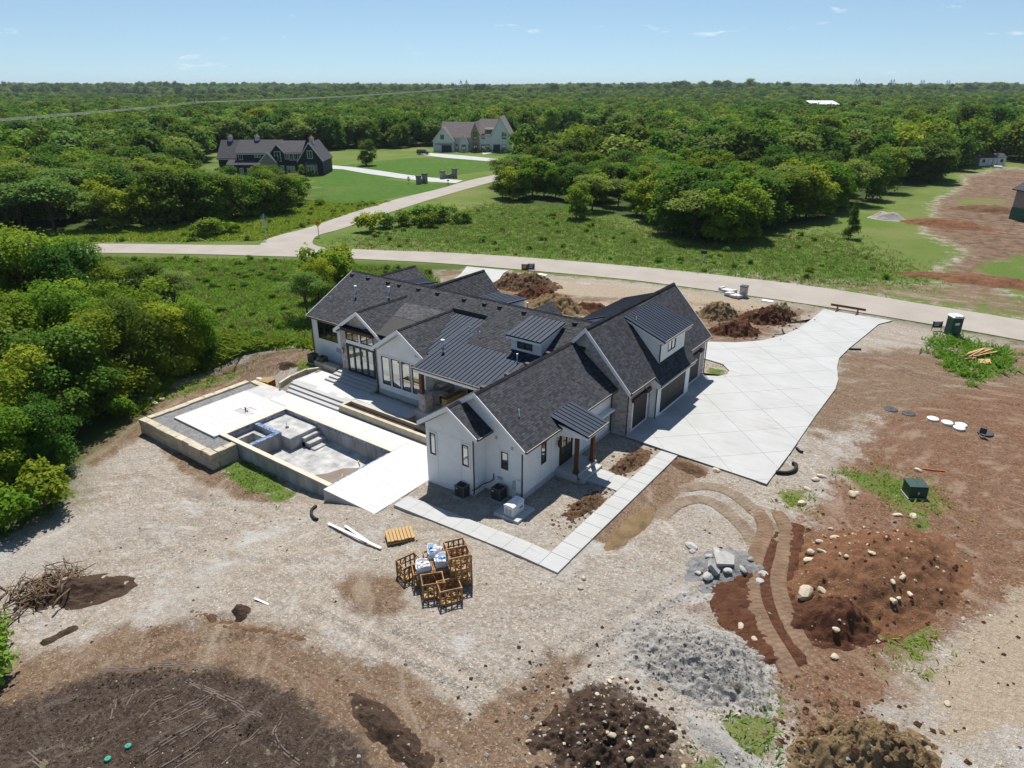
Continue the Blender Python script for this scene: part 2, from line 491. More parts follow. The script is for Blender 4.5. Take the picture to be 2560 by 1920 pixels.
def ground_mat():
    k = NT('ground')
    m1 = k.n('SeparateColor'); k.l(k.attr('m1').outputs['Color'], m1.inputs[0])
    m2 = k.n('SeparateColor'); k.l(k.attr('m2').outputs['Color'], m2.inputs[0])
    big = k.noise(0.12, 5, None, 0.6); med = k.noise(0.55, 5, None, 0.65); fine = k.noise(3.5, 5, None, 0.75); spk = k.noise(8.0, 3, None, 0.7); spk2 = k.noise(5.5, 3, None, 0.7)
    # streaks of dragged soil
    mp = k.n('Mapping'); mp.inputs['Rotation'].default_value = (0, 0, 0.5); mp.inputs['Scale'].default_value = (0.35, 2.4, 1); k.l(k.pos(), mp.inputs['Vector'])
    streak = k.noise(0.7, 5, mp.outputs[0], 0.7)
    def arcs(cx, cy, fr, fa, scale):
        sp = k.n('SeparateXYZ'); k.l(k.pos(), sp.inputs[0])
        dx = k.math('SUBTRACT', sp.outputs[0], cx); dy = k.math('SUBTRACT', sp.outputs[1], cy)
        rad = k.math('SQRT', k.math('ADD', k.math('MULTIPLY', dx, dx), k.math('MULTIPLY', dy, dy)))
        ang = k.math('ARCTAN2', dy, dx)
        wob = k.math('MULTIPLY', k.math('SUBTRACT', big, 0.5), 3.0)
        cb = k.n('CombineXYZ'); k.l(k.math('MULTIPLY', k.math('ADD', rad, wob), fr), cb.inputs[0]); k.l(k.math('MULTIPLY', ang, fa), cb.inputs[1])
        return k.noise(scale, 4, cb.outputs[0], 0.6)
    arc1 = arcs(-14.0, -22.0, 1.3, 3.0, 1.0); arc2 = arcs(16.0, -22.0, 1.2, 3.5, 1.0); arc3 = arcs(30.0, 18.0, 0.9, 4.0, 1.0)
    patch = k.ramp(k.noise(0.09, 3, None, 0.5), [(0.42, 0.0), (0.58, 1.0)])
    arc = k.mix(patch, arc1, arc2)
    def mask(ch, amt=1.9, k1=2.6):
        q = k.math('ADD', ch, k.math('MULTIPLY', k.math('SUBTRACT', med, 0.5), amt))
        q = k.math('ADD', q, k.math('MULTIPLY', k.math('SUBTRACT', fine, 0.5), amt * 0.8))
        return k.math('ADD', k.math('MULTIPLY', k.math('SUBTRACT', q, 0.5), k1), 0.5, True)
    def two(a, b, c, lo=0.35, hi=0.65):
        base = k.mix(k.ramp(fine, [(lo, 0.0), (hi, 1.0)]), a, b)
        base = k.mix(k.ramp(spk2, [(0.36, 0.75), (0.46, 0.0)]), base, a)
        return k.mix(k.ramp(spk, [(0.54, 0.0), (0.66, 0.9)]), base, c)
    gravel = two((0.25, 0.21, 0.165), (0.42, 0.37, 0.31), (0.61, 0.56, 0.49), 0.36, 0.62)
    gravel = k.mix(k.ramp(streak, [(0.5, 0.0), (0.72, 0.55)]), gravel, (0.27, 0.20, 0.14))
    gravel = k.mix(k.ramp(big, [(0.5, 0.0), (0.75, 0.5)]), gravel, (0.40, 0.385, 0.355))
    gravel = k.mix(k.ramp(arc, [(0.54, 0.0), (0.64, 0.5)]), gravel, (0.24, 0.19, 0.14))
    gravel = k.mix(k.ramp(arc, [(0.30, 0.55), (0.42, 0.0)]), gravel, (0.56, 0.50, 0.42))
    gravel = k.mix(k.ramp(k.noise(0.22, 5, None, 0.7), [(0.56, 0.0), (0.68, 0.75)]), gravel, (0.47, 0.46, 0.44))
    dirt = two((0.125, 0.078, 0.046), (0.225, 0.15, 0.096), (0.38, 0.30, 0.22), 0.37, 0.60)
    dirt = k.mix(k.ramp(streak, [(0.48, 0.0), (0.7, 0.6)]), dirt, (0.26, 0.20, 0.145))
    dirt = k.mix(k.ramp(arc3, [(0.54, 0.0), (0.66, 0.55)]), dirt, (0.37, 0.305, 0.23))
    dirt = k.mix(k.ramp(arc1, [(0.32, 0.5), (0.44, 0.0)]), dirt, (0.10, 0.066, 0.045))
    dark = two((0.042, 0.029, 0.021), (0.080, 0.058, 0.044), (0.135, 0.105, 0.082), 0.38, 0.60)
    dark = k.mix(k.ramp(streak, [(0.55, 0.0), (0.7, 0.55)]), dark, (0.14, 0.112, 0.09))
    dark = k.mix(k.ramp(arc1, [(0.56, 0.0), (0.64, 0.6)]), dark, (0.155, 0.122, 0.10))
    red = two((0.125, 0.062, 0.034), (0.22, 0.125, 0.076), (0.33, 0.235, 0.165), 0.37, 0.60)
    red = k.mix(k.ramp(streak, [(0.5, 0.0), (0.72, 0.5)]), red, (0.24, 0.17, 0.125))
    red = k.mix(k.ramp(arc3, [(0.52, 0.0), (0.66, 0.6)]), red, (0.34, 0.255, 0.185))
    tan = two((0.30, 0.235, 0.165), (0.40, 0.325, 0.24), (0.47, 0.41, 0.32))
    gb = k.noise(0.07, 4, None, 0.6)
    grass = k.mix(k.ramp(fine, [(0.3, 0.0), (0.7, 1.0)]), (0.07, 0.115, 0.020), (0.135, 0.20, 0.040))
    grass = k.mix(k.ramp(gb, [(0.42, 0.0), (0.62, 0.55)]), grass, (0.20, 0.19, 0.075))
    grass = k.mix(k.ramp(spk, [(0.55, 0.0), (0.75, 0.6)]), grass, (0.20, 0.28, 0.075))
    mw = k.n('TexWave'); mw.inputs['Scale'].default_value = 0.16; mw.inputs['Distortion'].default_value = 1.2; k.l(k.pos(), mw.inputs['Vector'])
    lawn = k.mix(k.ramp(med, [(0.38, 0.0), (0.62, 1.0)]), (0.045, 0.105, 0.014), (0.075, 0.145, 0.022))
    lawn = k.mix(k.math('MULTIPLY', mw.outputs['Fac'], 0.35), lawn, (0.085, 0.16, 0.026))
    lawn = k.mix(k.ramp(gb, [(0.5, 0.0), (0.68, 0.45)]), lawn, (0.12, 0.15, 0.04))
    floor = (0.055, 0.080, 0.020)
    c = gravel
    c = k.mix(mask(m2.outputs[2]), c, dirt)
    c = k.mix(mask(m2.outputs[0]), c, red)
    c = k.mix(mask(m1.outputs[2]), c, dark)
    c = k.mix(mask(m2.outputs[1]), c, tan)
    c = k.mix(mask(m1.outputs[0], 2.0, 4), c, grass)
    c = k.mix(mask(m1.outputs[1], 0.15, 8), c, lawn)
    c = k.mix(k.attr('m3').outputs['Fac'], c, floor)
    k.col(c)
    k.b.inputs['Roughness'].default_value = 1.0
    k.b.inputs['Specular IOR Level'].default_value = 0.1
    h = k.math('ADD', k.math('ADD', fine, k.math('MULTIPLY', spk, 0.5)), k.math('MULTIPLY', arc, 0.9))
    k.bump(h, 1.0, 0.2)
    return k.m
M['ground'] = ground_mat()

def road_mat():
    k = NT('pale_asphalt')
    n = k.noise(0.25, 5); f = k.noise(6, 3)
    c = k.ramp(n, [(0.3, (0.285, 0.25, 0.21)), (0.7, (0.345, 0.31, 0.265))])
    c = k.mix(k.ramp(f, [(0.4, 0.0), (0.7, 0.3)]), c, (0.245, 0.215, 0.185))
    k.col(c); k.b.inputs['Roughness'].default_value = 0.95
    k.bump(f, 0.15, 0.02)
    return k.m
M['road'] = road_mat()

# ------------------------------------------------------------------ ground
def axis(lo, hi, step, far, g=1.13):
    a = list(np.arange(lo, hi + 1e-6, step))
    s = step; x = hi
    while x < far:
        s *= g; x += s; a.append(x)
    s = step; x = lo; pre = []
    while x > -far:
        s *= g; x -= s; pre.append(x)
    return np.array(pre[::-1] + a)

def poly_mask(px, py, poly, soft=1.0):
    poly = np.array(poly, float)
    n = len(poly)
    inside = np.zeros(px.shape, bool)
    d2 = np.full(px.shape, 1e18)
    for i in range(n):
        x1, y1 = poly[i]; x2, y2 = poly[(i + 1) % n]
        cond = ((y1 > py) != (y2 > py))
        with np.errstate(divide='ignore', invalid='ignore'):
            xi = (x2 - x1) * (py - y1) / (y2 - y1 + 1e-12) + x1
        inside ^= cond & (px < xi)
        ex, ey = x2 - x1, y2 - y1
        t = np.clip(((px - x1) * ex + (py - y1) * ey) / (ex * ex + ey * ey + 1e-12), 0, 1)
        d2 = np.minimum(d2, (px - x1 - t * ex) ** 2 + (py - y1 - t * ey) ** 2)
    sd = np.sqrt(d2) * np.where(inside, 1, -1)
    return ss(0.5 + sd / (2 * soft))

SITE = [(-2.51, -36.44), (-27.41, -29.39), (-25.65, -21.00), (-26.85, -16.67), (-32.90, -13.10), (-36.31, -7.03), (-42.30, -1.42), (-40.14, 4.07), (-34.66, 10.93), (-33, 10), (-33.5, 21), (-31,27), (-45.73, 41.39), (-39.54, 46.59), (-14.84, 53.88), (5.15, 55.67), (25.15, 55.27), (41.92, 53.67), (51.36, 21.60), (37.94, -10.07), (30,-60), (-20,-60)]
LAWN_BLUE = [(-136.24, 90.81), (-163.75, 118.14), (-150.16, 121.57), (-124.27, 115.77), (-107.16, 114.39), (-104.33, 118.87), (-100.21, 103.79), (-98.48, 84.87), (-103.50, 75.22), (-119.02, 77.15)]
LAWN_BLUE2 = [(-187.81, 86.37), (-224.60, 113.19), (-212.91, 111.41), (-169.32, 85.58), (-167.85, 77.49)]
LAWN_WHITE = [(-152.17, 181.63), (-156.62, 211.50), (-143.06, 261.39), (-118.82, 259.64), (-107.98, 213.87), (-126.50, 184.78)]
LAWN_WHITE2 = [(-175.07, 127.45), (-168.00, 144.18), (-173.71, 180.46), (-155.11, 163.90), (-121.26, 174.33), (-116.43, 149.39), (-123.31, 120.52), (-155.33, 124.29)]
MEADOW = [(-167.10, 74.29), (-248.01, 131.36), (-219.00, 165.98), (-194.38, 204.50), (-187.81, 253.91), (-168.08, 305.41), (-137.31, 302.48), (-105.03, 235.70), (-115.60, 192.73), (-104.00, 152.11), (-96.68, 125.68), (-73.69, 96.97), (-56.09, 100.29), (-37.03, 95.00), (-21.29, 80.01), (-15.00, 89.26), (-10.56, 114.33), (-6.77, 159.06), (-1.06, 183.73), (4.00, 265.74), (24.74, 295.14), (174.85, 343.69), (67.77, 64.39), (5.15, 55.67), (-43.18, 45.67), (-92.14, 18.95), (-127.13, -9.72), (-156.83, -4.02), (-126.81, 15.20), (-110.09, 34.55), (-103.29, 53.07), (-112.66, 72.77), (-138.26, 89.34), (-146.35, 83.43)]
DIRT_FAR = [(6.72, 120.94), (7.56, 144.49), (3.80, 153.52), (7.84, 190.22), (4.84, 231.54), (25.05, 262.71), (107.90, 294.83), (60.61, 97.09), (24.31, 83.91), (19.69, 72.21), (13.85, 82.54), (16.13, 102.92), (9.03, 111.74)]
ROAD_MAIN_U = [(-178.10, -29.77), (-137.29, -1.88), (-117.24, 11.82), (-101.22, 23.05), (-87.44, 31.96), (-80.80, 36.58), (-72.86, 41.48), (-69.23, 42.35), (-61.16, 46.09), (-52.23, 50.72), (-41.56, 55.06), (-27.35, 59.37), (-18.41, 61.67), (0.29, 64.62), (13.97, 64.26), (24.90, 63.69), (36.27, 61.66), (51.26, 57.98)]
ROAD_MAIN_L = [(-165.89, -30.34), (-128.04, -3.98), (-109.35, 9.03), (-92.91, 20.41), (-80.93, 27.93), (-73.97, 31.81), (-66.31, 36.22), (-63.60, 37.61), (-56.18, 41.30), (-47.30, 45.17), (-36.80, 48.59), (-23.46, 52.42), (-14.94, 54.09), (2.64, 55.75), (15.09, 55.91), (25.15, 55.44), (35.62, 53.70), (49.32, 49.90)]

def build_ground():
    xs = axis(-40, 46, 0.22, 9000); ys = axis(-31, 44, 0.22, 9000)
    X, Y = np.meshgrid(xs, ys)
    Z = zbase(X, Y)
    site = poly_mask(X, Y, SITE, 1.6)
    near = np.exp(-((X - 3) / 70) ** 2 - ((Y + 3) / 60) ** 2)
    Z = Z + near * site * (0.30 * (fbm(X / 5, Y / 5, 3, 1) - 0.5) + 0.20 * (fbm(X / 1.1, Y / 1.1, 3, 2) - 0.5))
    Z = Z + near * (1 - site) * 0.2 * (fbm(X / 1.7, Y / 1.7, 3, 3) - 0.5)
    # dug out under the paving
    Z = np.where((X > -31) & (X < -7.3) & (Y > -6.1) & (Y < 2.6), np.minimum(Z, -0.85), Z)
    Z = np.where((X > -28.5) & (X < -14.2) & (Y > 2.4) & (Y < 6.4), np.minimum(Z, -0.45), Z)
    slab = np.maximum.reduce([poly_mask(X, Y, p, 0.25) for p in (WALK1, WALK2, DRIVE_OUT)])
    low = poly_mask(X, Y, WALK1, 0.3)
    Z = np.where(low > 0.02, np.minimum(Z, 0.0 - 0.52 * np.clip((3.0 - X) / 9.7, 0, 1)), Z)
    Z = np.where(slab > 0.02, np.minimum(Z, zbase(X, Y) - 0.01), Z)
    roadm = poly_mask(X, Y, ROAD_MAIN_U + ROAD_MAIN_L[::-1], 0.6)
    Z = np.where(roadm > 0.02, np.minimum(Z, zbase(X, Y) - 0.02), Z)
    # wheel ruts and ridges pressed into the site
    for k, (a, b, amp) in enumerate(RUTS):
        pts = np.array(a)
        for i in range(len(pts) - 1):
            x1, y1 = pts[i]; x2, y2 = pts[i + 1]
            m = (X > min(x1, x2) - 2) & (X < max(x1, x2) + 2) & (Y > min(y1, y2) - 2) & (Y < max(y1, y2) + 2)
            ex, ey = x2 - x1, y2 - y1; L2 = ex * ex + ey * ey
            t = np.clip(((X[m] - x1) * ex + (Y[m] - y1) * ey) / L2, 0, 1)
            d = np.sqrt((X[m] - x1 - t * ex) ** 2 + (Y[m] - y1 - t * ey) ** 2)
            Z[m] -= amp * np.exp(-(d / b) ** 2) - amp * 0.6 * np.exp(-((d - 2 * b) / (0.7 * b)) ** 2)
    grass = 1 - site
    red = np.maximum(poly_mask(X, Y, RED1, 3.0), 0)
    dirt = np.maximum.reduce([poly_mask(X, Y, p, s) for p, s in DIRTS])
    dark = np.maximum.reduce([poly_mask(X, Y, p, s) for p, s in DARKS])
    tan = np.maximum.reduce([poly_mask(X, Y, p, s) for p, s in TANS])
    for p, s, v in GREEN: grass = np.maximum(grass, v * poly_mask(X, Y, p, s))
    farD = poly_mask(X, Y, DIRT_FAR, 4)
    grass = grass * (1 - farD); dirt = np.maximum(dirt, farD); red = np.maximum(red, 0.5 * farD); dark = np.maximum(dark, 0.38 * farD)
    grass = np.maximum(grass, poly_mask(X, Y, [(18.08, 86.28), (20.19, 98.56), (34.83, 111.60), (33.68, 86.44), (23.14, 84.26)], 2.5))
    grass = np.maximum(grass, 0.62 * poly_mask(X, Y, [(6.36, 155.39), (10.98, 176.81), (19.48, 178.22), (19.30, 160.76), (11.58, 147.43)], 3))
    verge = poly_mask(X, Y, VERGE, 3)
    grass = grass * (1 - 0.6 * verge); dirt = np.maximum(dirt, verge * 0.8)
    lawn = np.maximum.reduce([poly_mask(X, Y, p, 1.0) for p in (LAWN_BLUE, LAWN_BLUE2, LAWN_WHITE, LAWN_WHITE2)])
    forest = (1 - poly_mask(X, Y, MEADOW, 3)) * (1 - poly_mask(X, Y, SITE, 3)) * (1 - poly_mask(X, Y, YARD, 3))
    ny, nx = X.shape
    idx = np.arange(ny * nx).reshape(ny, nx)
    q = np.stack([idx[:-1, :-1], idx[:-1, 1:], idx[1:, 1:], idx[1:, :-1]], -1).reshape(-1, 4)
    cx = X.ravel()[q].mean(1); cy = Y.ravel()[q].mean(1)
    hole = (cx > -24.7) & (cx < -12.35) & (cy > -5.55) & (cy < 0.25)
    q = q[~hole]
    me = bpy.data.meshes.new('ground')
    v = np.stack([X.ravel(), Y.ravel(), Z.ravel()], 1)
    me.vertices.add(len(v)); me.vertices.foreach_set('co', v.ravel().astype(np.float32))
    me.loops.add(q.size); me.polygons.add(len(q))
    me.loops.foreach_set('vertex_index', q.ravel().astype(np.int32))
    me.polygons.foreach_set('loop_start', np.arange(0, q.size, 4, dtype=np.int32))
    me.polygons.foreach_set('loop_total', np.full(len(q), 4, np.int32))
    me.update()
    me.shade_smooth()
    def ca(name, r, g, b):
        at = me.attributes.new(name, 'FLOAT_COLOR', 'POINT')
        at.data.foreach_set('color', np.stack([r.ravel(), g.ravel(), b.ravel(), np.ones(r.size)], 1).ravel().astype(np.float32))
    ca('m1', grass, lawn, dark); ca('m2', red, tan, dirt)
    at = me.attributes.new('m3', 'FLOAT', 'POINT'); at.data.foreach_set('value', forest.ravel().astype(np.float32))
    me.materials.append(M['ground'])
    o = bpy.data.objects.new('ground', me); COL.objects.link(o)
    tag(o, kind='structure', label='bare gravel and soil building plot among green meadow')
    return o, (xs, ys, Z)

YARD = [(-60, 8), (-33, 10), (-31, 27), (-67.03, 34.14), (-87.92, 20.44), (-99.60, 11.92), (-117.13, -0.87), (-110, 35), (-80, 15)]
VERGE = [(-18.41, 61.67), (0.29, 64.62), (24.90, 63.69), (43.10, 61.51), (45.46, 77.25), (24.55, 75.75), (14.01, 76.40), (5.65, 71.50), (-5.94, 68.09)]
DIRTS = [
    ([(-27.97, -31.15), (-13.29, -23.94), (-10.74, -20.76), (-7.65, -17.94), (-4.57, -16.53), (-0.21, -16.04), (3.45, -14.77), (7.95, -15.21), (8.30, -10.54), (9.62, -10.61), (13.29, -11.31), (16.32, -11.24), (20.98, -19.31), (-0.46, -34.95)], 1.6),
    ([(-3.48, -12.69), (-3.23, -10.58), (-0.73, -10.21), (1.23, -11.88), (0.13, -13.70)], 1.0),
    ([(-37.85, -5.84), (-40.14, 1.46), (-36.01, 7.73), (-33.63, 11.16), (-29.73, 7.85), (-34.43, 2.22), (-32.65, -6.55), (-30.20, -13.30), (-32.63, -14.22)], 1.6),
    ([(8.33, -9.81), (9.87, -9.40), (10.65, -11.47), (9.21, -11.89)], 0.8),
    ([(10.51, 40.87), (25.19, 54.08), (39.46, 58.86), (36.35, 32.27), (16.35, 26.87), (13.16, 19.64), (11.04, 25.15)], 3.5),
    ([(-45.73, 41.39), (-34.82, 47.01), (-21.24, 42.34), (-9.34, 51.02), (4.48, 54.26), (2.23, 34.83), (-19.44, 34.11), (-33.14, 33.66)], 3.0),
    ([(-29.79, -8.51), (-22.32, -7.55), (-13.79, -7.35), (-17.31, -9.34), (-25.13, -9.60)], 0.7),
    ([(5.49, -1.04), (4.87, 11.37), (8.21, 10.93), (8.10, 7.15), (7.45, -1.25)], 0.6),
]
DARKS = [
    ([(-15.78, -32.52), (-9.43, -25.17), (-7.91, -23.07), (-6.22, -21.14), (-3.09, -19.55), (0.95, -18.54), (4.53, -18.54), (7.52, -19.12), (14.47, -25.20), (0.82, -35.16)], 1.1),
    ([(10.51, -11.25), (11.92, -9.59), (14.70, -10.28), (16.21, -12.77), (12.22, -15.69)], 0.6),
]
TANS = [
    ([(23.24, -0.33), (24.89, 4.57), (26.54, 8.31), (32.35, 13.92), (31.26, 0.70), (27.43, -1.00), (25.15, -3.76), (23.45, -6.04), (24.07, -2.87)], 1.4),
    ([(-22.35, 36.55), (-13.15, 48.24), (-4.48, 47.72), (-5.63, 42.03), (-13.39, 34.31)], 2.0),
    ([(-33.83, 44.54), (-16.83, 50.42), (-6.48, 53.10), (1.63, 52.88), (-0.42, 48.87), (-9.47, 48.39), (-25.51, 41.33)], 1.5),
]
RED1 = [(15.55, 11.21), (16.35, 26.87), (21.89, 37.78), (28.50, 42.60), (46.60, 48.94), (38.08, 8.55), (28.27, 8.70), (23.73, 2.17), (22.43, -1.26), (21.46, -7.99), (19.59, -8.85), (15.80, -4.36), (13.10, -2.81), (14.65, 1.97), (15.06, 7.69)]
GREEN = [
    ([(-22.32, -7.76), (-22.02, -5.38), (-14.82, -6.61), (-14.89, -8.10), (-19.05, -8.19)], 0.5, 0.85),
    ([(16.69, 50.52), (18.99, 53.11), (24.43, 51.03), (24.31, 44.87), (21.46, 38.74), (19.24, 42.62)], 1.4, 0.6),
    ([(15.10, 15.57), (17.90, 18.01), (21.62, 17.72), (22.50, 14.34), (21.31, 11.66), (18.69, 13.50)], 1.2, 0.6),
    ([(20.78, 0.39), (22.28, 2.66), (23.98, 1.61), (23.06, -1.78), (21.35, -1.71)], 1.2, 0.55),
    ([(16.75, -9.62), (16.88, -6.29), (18.37, -5.83), (19.05, -8.21), (18.47, -9.92), (16.42, -12.39)], 0.6, 0.8),
    ([(-37.12, -4.10), (-38.26, -8.46), (-40.51, 1.19), (-35.49, 5.13), (-37.28, 0.15)], 0.9, 0.6),
    ([(12.80, 10.57), (14.45, 12.13), (15.35, 9.76), (13.78, 9.26)], 0.5, 0.7),
    ([(-31.96, 6.92), (-30.91, 8.90), (-28.71, 7.08), (-30.08, 5.97)], 0.4, 0.9),
    ([(1.23, 28.74), (3.03, 29.34), (2.99, 27.64), (1.70, 27.53)], 0.4, 0.8),
]
RUTS = [
    ([(-3.01, -13.70), (1.82, -13.45), (6.03, -13.23), (8.96, -13.30)], 0.27, 0.09),
    ([(-3.23, -14.72), (1.93, -14.48), (5.87, -14.32), (8.59, -14.46)], 0.27, 0.09),
    ([(8.38, -12.49), (9.27, -8.39), (10.83, -4.03), (12.16, 0.16)], 0.27, 0.09),
    ([(9.31, -12.75), (10.43, -8.63), (11.85, -4.55), (13.08, -0.84)], 0.27, 0.09),
    ([(-8.58, -25.49), (-8.85, -23.06), (-8.28, -20.04), (-6.57, -17.58), (-4.57, -16.53)], 0.27, 0.10),
    ([(-7.18, -25.67), (-7.29, -22.95), (-6.68, -20.21), (-4.70, -18.01), (-1.27, -16.82)], 0.27, 0.09),
    ([(-6.24, -22.84), (-3.75, -20.53), (-0.91, -19.59)], 0.27, 0.09),
    ([(-19.75, -14.23), (-14.20, -14.52), (-9.12, -13.42), (-5.76, -11.41)], 0.3, 0.06),
    ([(-18.96, -15.56), (-12.72, -15.94), (-7.49, -14.54), (-4.07, -12.18)], 0.3, 0.05),
    ([(-32.41, -11.25), (-25.88, -11.69), (-19.98, -11.20), (-14.40, -9.85)], 0.3, 0.06),
    ([(10.51, 40.87), (16.22, 38.97), (20.36, 35.43), (25.73, 35.87)], 0.3, 0.06),
    ([(10.94, 35.12), (16.28, 33.69), (20.79, 31.17), (25.88, 30.80)], 0.3, 0.05),
    ([(26.06, 24.75), (24.73, 17.91), (24.05, 10.34), (23.62, 5.30)], 0.3, 0.05),
    ([(25.14, 25.74), (23.71, 17.85), (23.10, 10.71)], 0.3, 0.05),
    ([(-42.72, -0.43), (-38.96, 5.41), (-33.46, 10.43)], 0.27, 0.10),
    ([(-40.36, -3.18), (-37.63, 3.43), (-33.88, 8.96)], 0.27, 0.10),
    ([(-2.04, -21.33), (0.64, -21.10), (3.72, -20.68)], 0.27, 0.10),
    ([(-1.49, -24.24), (-0.54, -21.40), (0.06, -19.80)], 0.27, 0.09),
    ([(-0.32, -24.12), (0.84, -21.23), (1.50, -19.91)], 0.27, 0.09),
    ([(-24.57, 39.91), (-16.44, 42.07), (-9.47, 48.39)], 0.4, 0.07),
]
WALK1 = [(-6.75, -4.95), (-6.75, -3.62), (4.58, -3.62), (5.85, -4.95)]
WALK2 = [(4.58, -3.62), (5.85, -4.95), (5.8, 11.5), (4.5, 11.5)]
DZ = 0.10
DRIVE_OUT = [(1.2, 11.55), (6.13, 11.26), (12.22, 11.00), (12.27, 16.39), (12.15, 23.71), (12.17, 30.39), (11.88, 32.74), (11.08, 35.85), (10.68, 38.55), (10.85, 42.14), (11.33, 47.16), (11.78, 52.29), (12.81, 54.62), (5.39, 54.67), (5.26, 49.95), (4.90, 44.97), (4.14, 41.91), (3.01, 39.28), (1.00, 37.06), (-1.55, 35.48), (-9, 35.5), (-9, 31.5), (-2, 30.8), (0.6, 30.6), (2.02, 30.31), (3.12, 29.09), (3.30, 28.06), (2.76, 27.16), (1.73, 26.59), (1.2, 27.0)]

GROUND, GGRID = build_ground()

def gz_at(x, y):
    """height of the built ground at a point"""
    xs, ys, Z = GGRID
    i = int(np.clip(np.searchsorted(xs, x) - 1, 0, len(xs) - 2)); j = int(np.clip(np.searchsorted(ys, y) - 1, 0, len(ys) - 2))
    a = (x - xs[i]) / (xs[i + 1] - xs[i]); b = (y - ys[j]) / (ys[j + 1] - ys[j])
    return float((Z[j, i] * (1 - a) + Z[j, i + 1] * a) * (1 - b) + (Z[j + 1, i] * (1 - a) + Z[j + 1, i + 1] * a) * b)

# ------------------------------------------------------------------ roads
def smooth_line(pts, n=6):
    pts = [Vector((p[0], p[1], 0)) for p in pts]
    out = []
    for i in range(len(pts) - 1):
        p0 = pts[max(i - 1, 0)]; p1 = pts[i]; p2 = pts[i + 1]; p3 = pts[min(i + 2, len(pts) - 1)]
        for k in range(n):
            t = k / n
            out.append(0.5 * ((2 * p1) + (p2 - p0) * t + (2 * p0 - 5 * p1 + 4 * p2 - p3) * t * t + (3 * p1 - p0 - 3 * p2 + p3) * t ** 3))
    out.append(pts[-1])
    return out

def ribbon(a, b, z):
    mb = MB()
    n = len(a)
    mb.v = [(p.x, p.y, z) for p in a] + [(p.x, p.y, z) for p in b]
    mb.f = [(i + n, i + 1 + n, i + 1, i) for i in range(n - 1)]
    return mb

def fan(pts, z):
    bm = bmesh.new()
    f = bm.faces.new([bm.verts.new((p[0], p[1], z)) for p in pts])
    if f.normal.z < 0 or f.calc_area() and True:
        bm.normal_update()
        if f.normal.z < 0: f.normal_flip()
    bmesh.ops.triangulate(bm, faces=bm.faces[:])
    mb = MB(); bm.verts.index_update()
    mb.v = [tuple(v.co) for v in bm.verts]; mb.f = [tuple(v.index for v in f.verts) for f in bm.faces]
    bm.free()
    return mb

u_ = smooth_line(ROAD_MAIN_U); l_ = smooth_line(ROAD_MAIN_L)
tag(obj('road', ribbon(u_, l_, 0.05), M['road']), 'pale asphalt street running past the plot', None, kind='structure')
BL = smooth_line([(-80.04, 36.68), (-82.83, 39.76), (-84.75, 44.34), (-86.48, 52.63), (-93.35, 70.48), (-98.26, 87.69), (-102.03, 106.73), (-106.28, 122.42), (-109.28, 141.44), (-110.73, 161.89), (-110.55, 172.68)], 5)
BR = smooth_line([(-68.56, 41.98), (-72.81, 42.41), (-76.10, 44.67), (-79.04, 48.50), (-80.41, 55.07), (-85.06, 69.42), (-92.51, 96.02), (-99.35, 126.21), (-100.99, 145.29), (-100.96, 160.68), (-100.69, 174.46)], 5)
tag(obj('side_road', ribbon(BL, BR, 0.058), M['road']), 'pale asphalt side road branching off towards the far houses', None, kind='structure')
# far turning circle and house drives
def pad(name, pts, z, mat, label):
    return tag(obj(name, fan(pts, z), mat), label, None, kind='structure')
pad('turning_circle', [(-110.55, 172.68), (-117.68, 206.80), (-120.68, 224.28), (-110.04, 203.30), (-101.56, 168.59)], 0.066, M['road'], 'pale turning area beyond the bushes')
pad('far_driveway', [(-182.33, 129.77), (-173.80, 128.38), (-160.59, 128.98), (-145.22, 126.77), (-130.31, 123.89), (-116.38, 122.87), (-108.24, 123.54), (-105.88, 117.74), (-113.57, 115.83), (-126.90, 116.54), (-143.14, 118.97), (-157.74, 122.53), (-165.30, 120.36), (-170.83, 119.76)], 0.06, M['concrete'], 'white concrete drive leading to the dark blue house')
pad('far_driveway', [(-173.90, 175.34), (-174.36, 182.53), (-157.47, 182.48), (-134.67, 178.81), (-124.57, 181.98), (-120.22, 175.10), (-134.65, 170.53), (-157.06, 171.21)], 0.06, M['concrete'], 'white concrete drive leading to the white gabled house')
pad('far_path', [(-164.01, 100.76), (-164.40, 109.60), (-165.30, 120.36), (-170.83, 119.76), (-169.77, 113.75), (-167.31, 102.84)], 0.064, M['concrete'], 'narrow pale path in front of the dark blue house')
pad('far_path', [(-157.92, 194.53), (-159.94, 206.31), (-156.39, 214.48), (-153.75, 210.83), (-155.22, 201.69), (-153.40, 190.30)], 0.064, M['concrete'], 'narrow pale path in front of the white gabled house')
pad('front_driveway', [(-42.64, 45.91), (-36.21, 47.65), (-35.92, 46.05), (-34.65, 43.50), (-32.79, 40.63), (-31.06, 38.37), (-18, 24), (-26, 24), (-39.42, 39.05), (-40.40, 41.76)], 0.07, M['concrete'], 'white concrete drive sweeping to the front entrance')

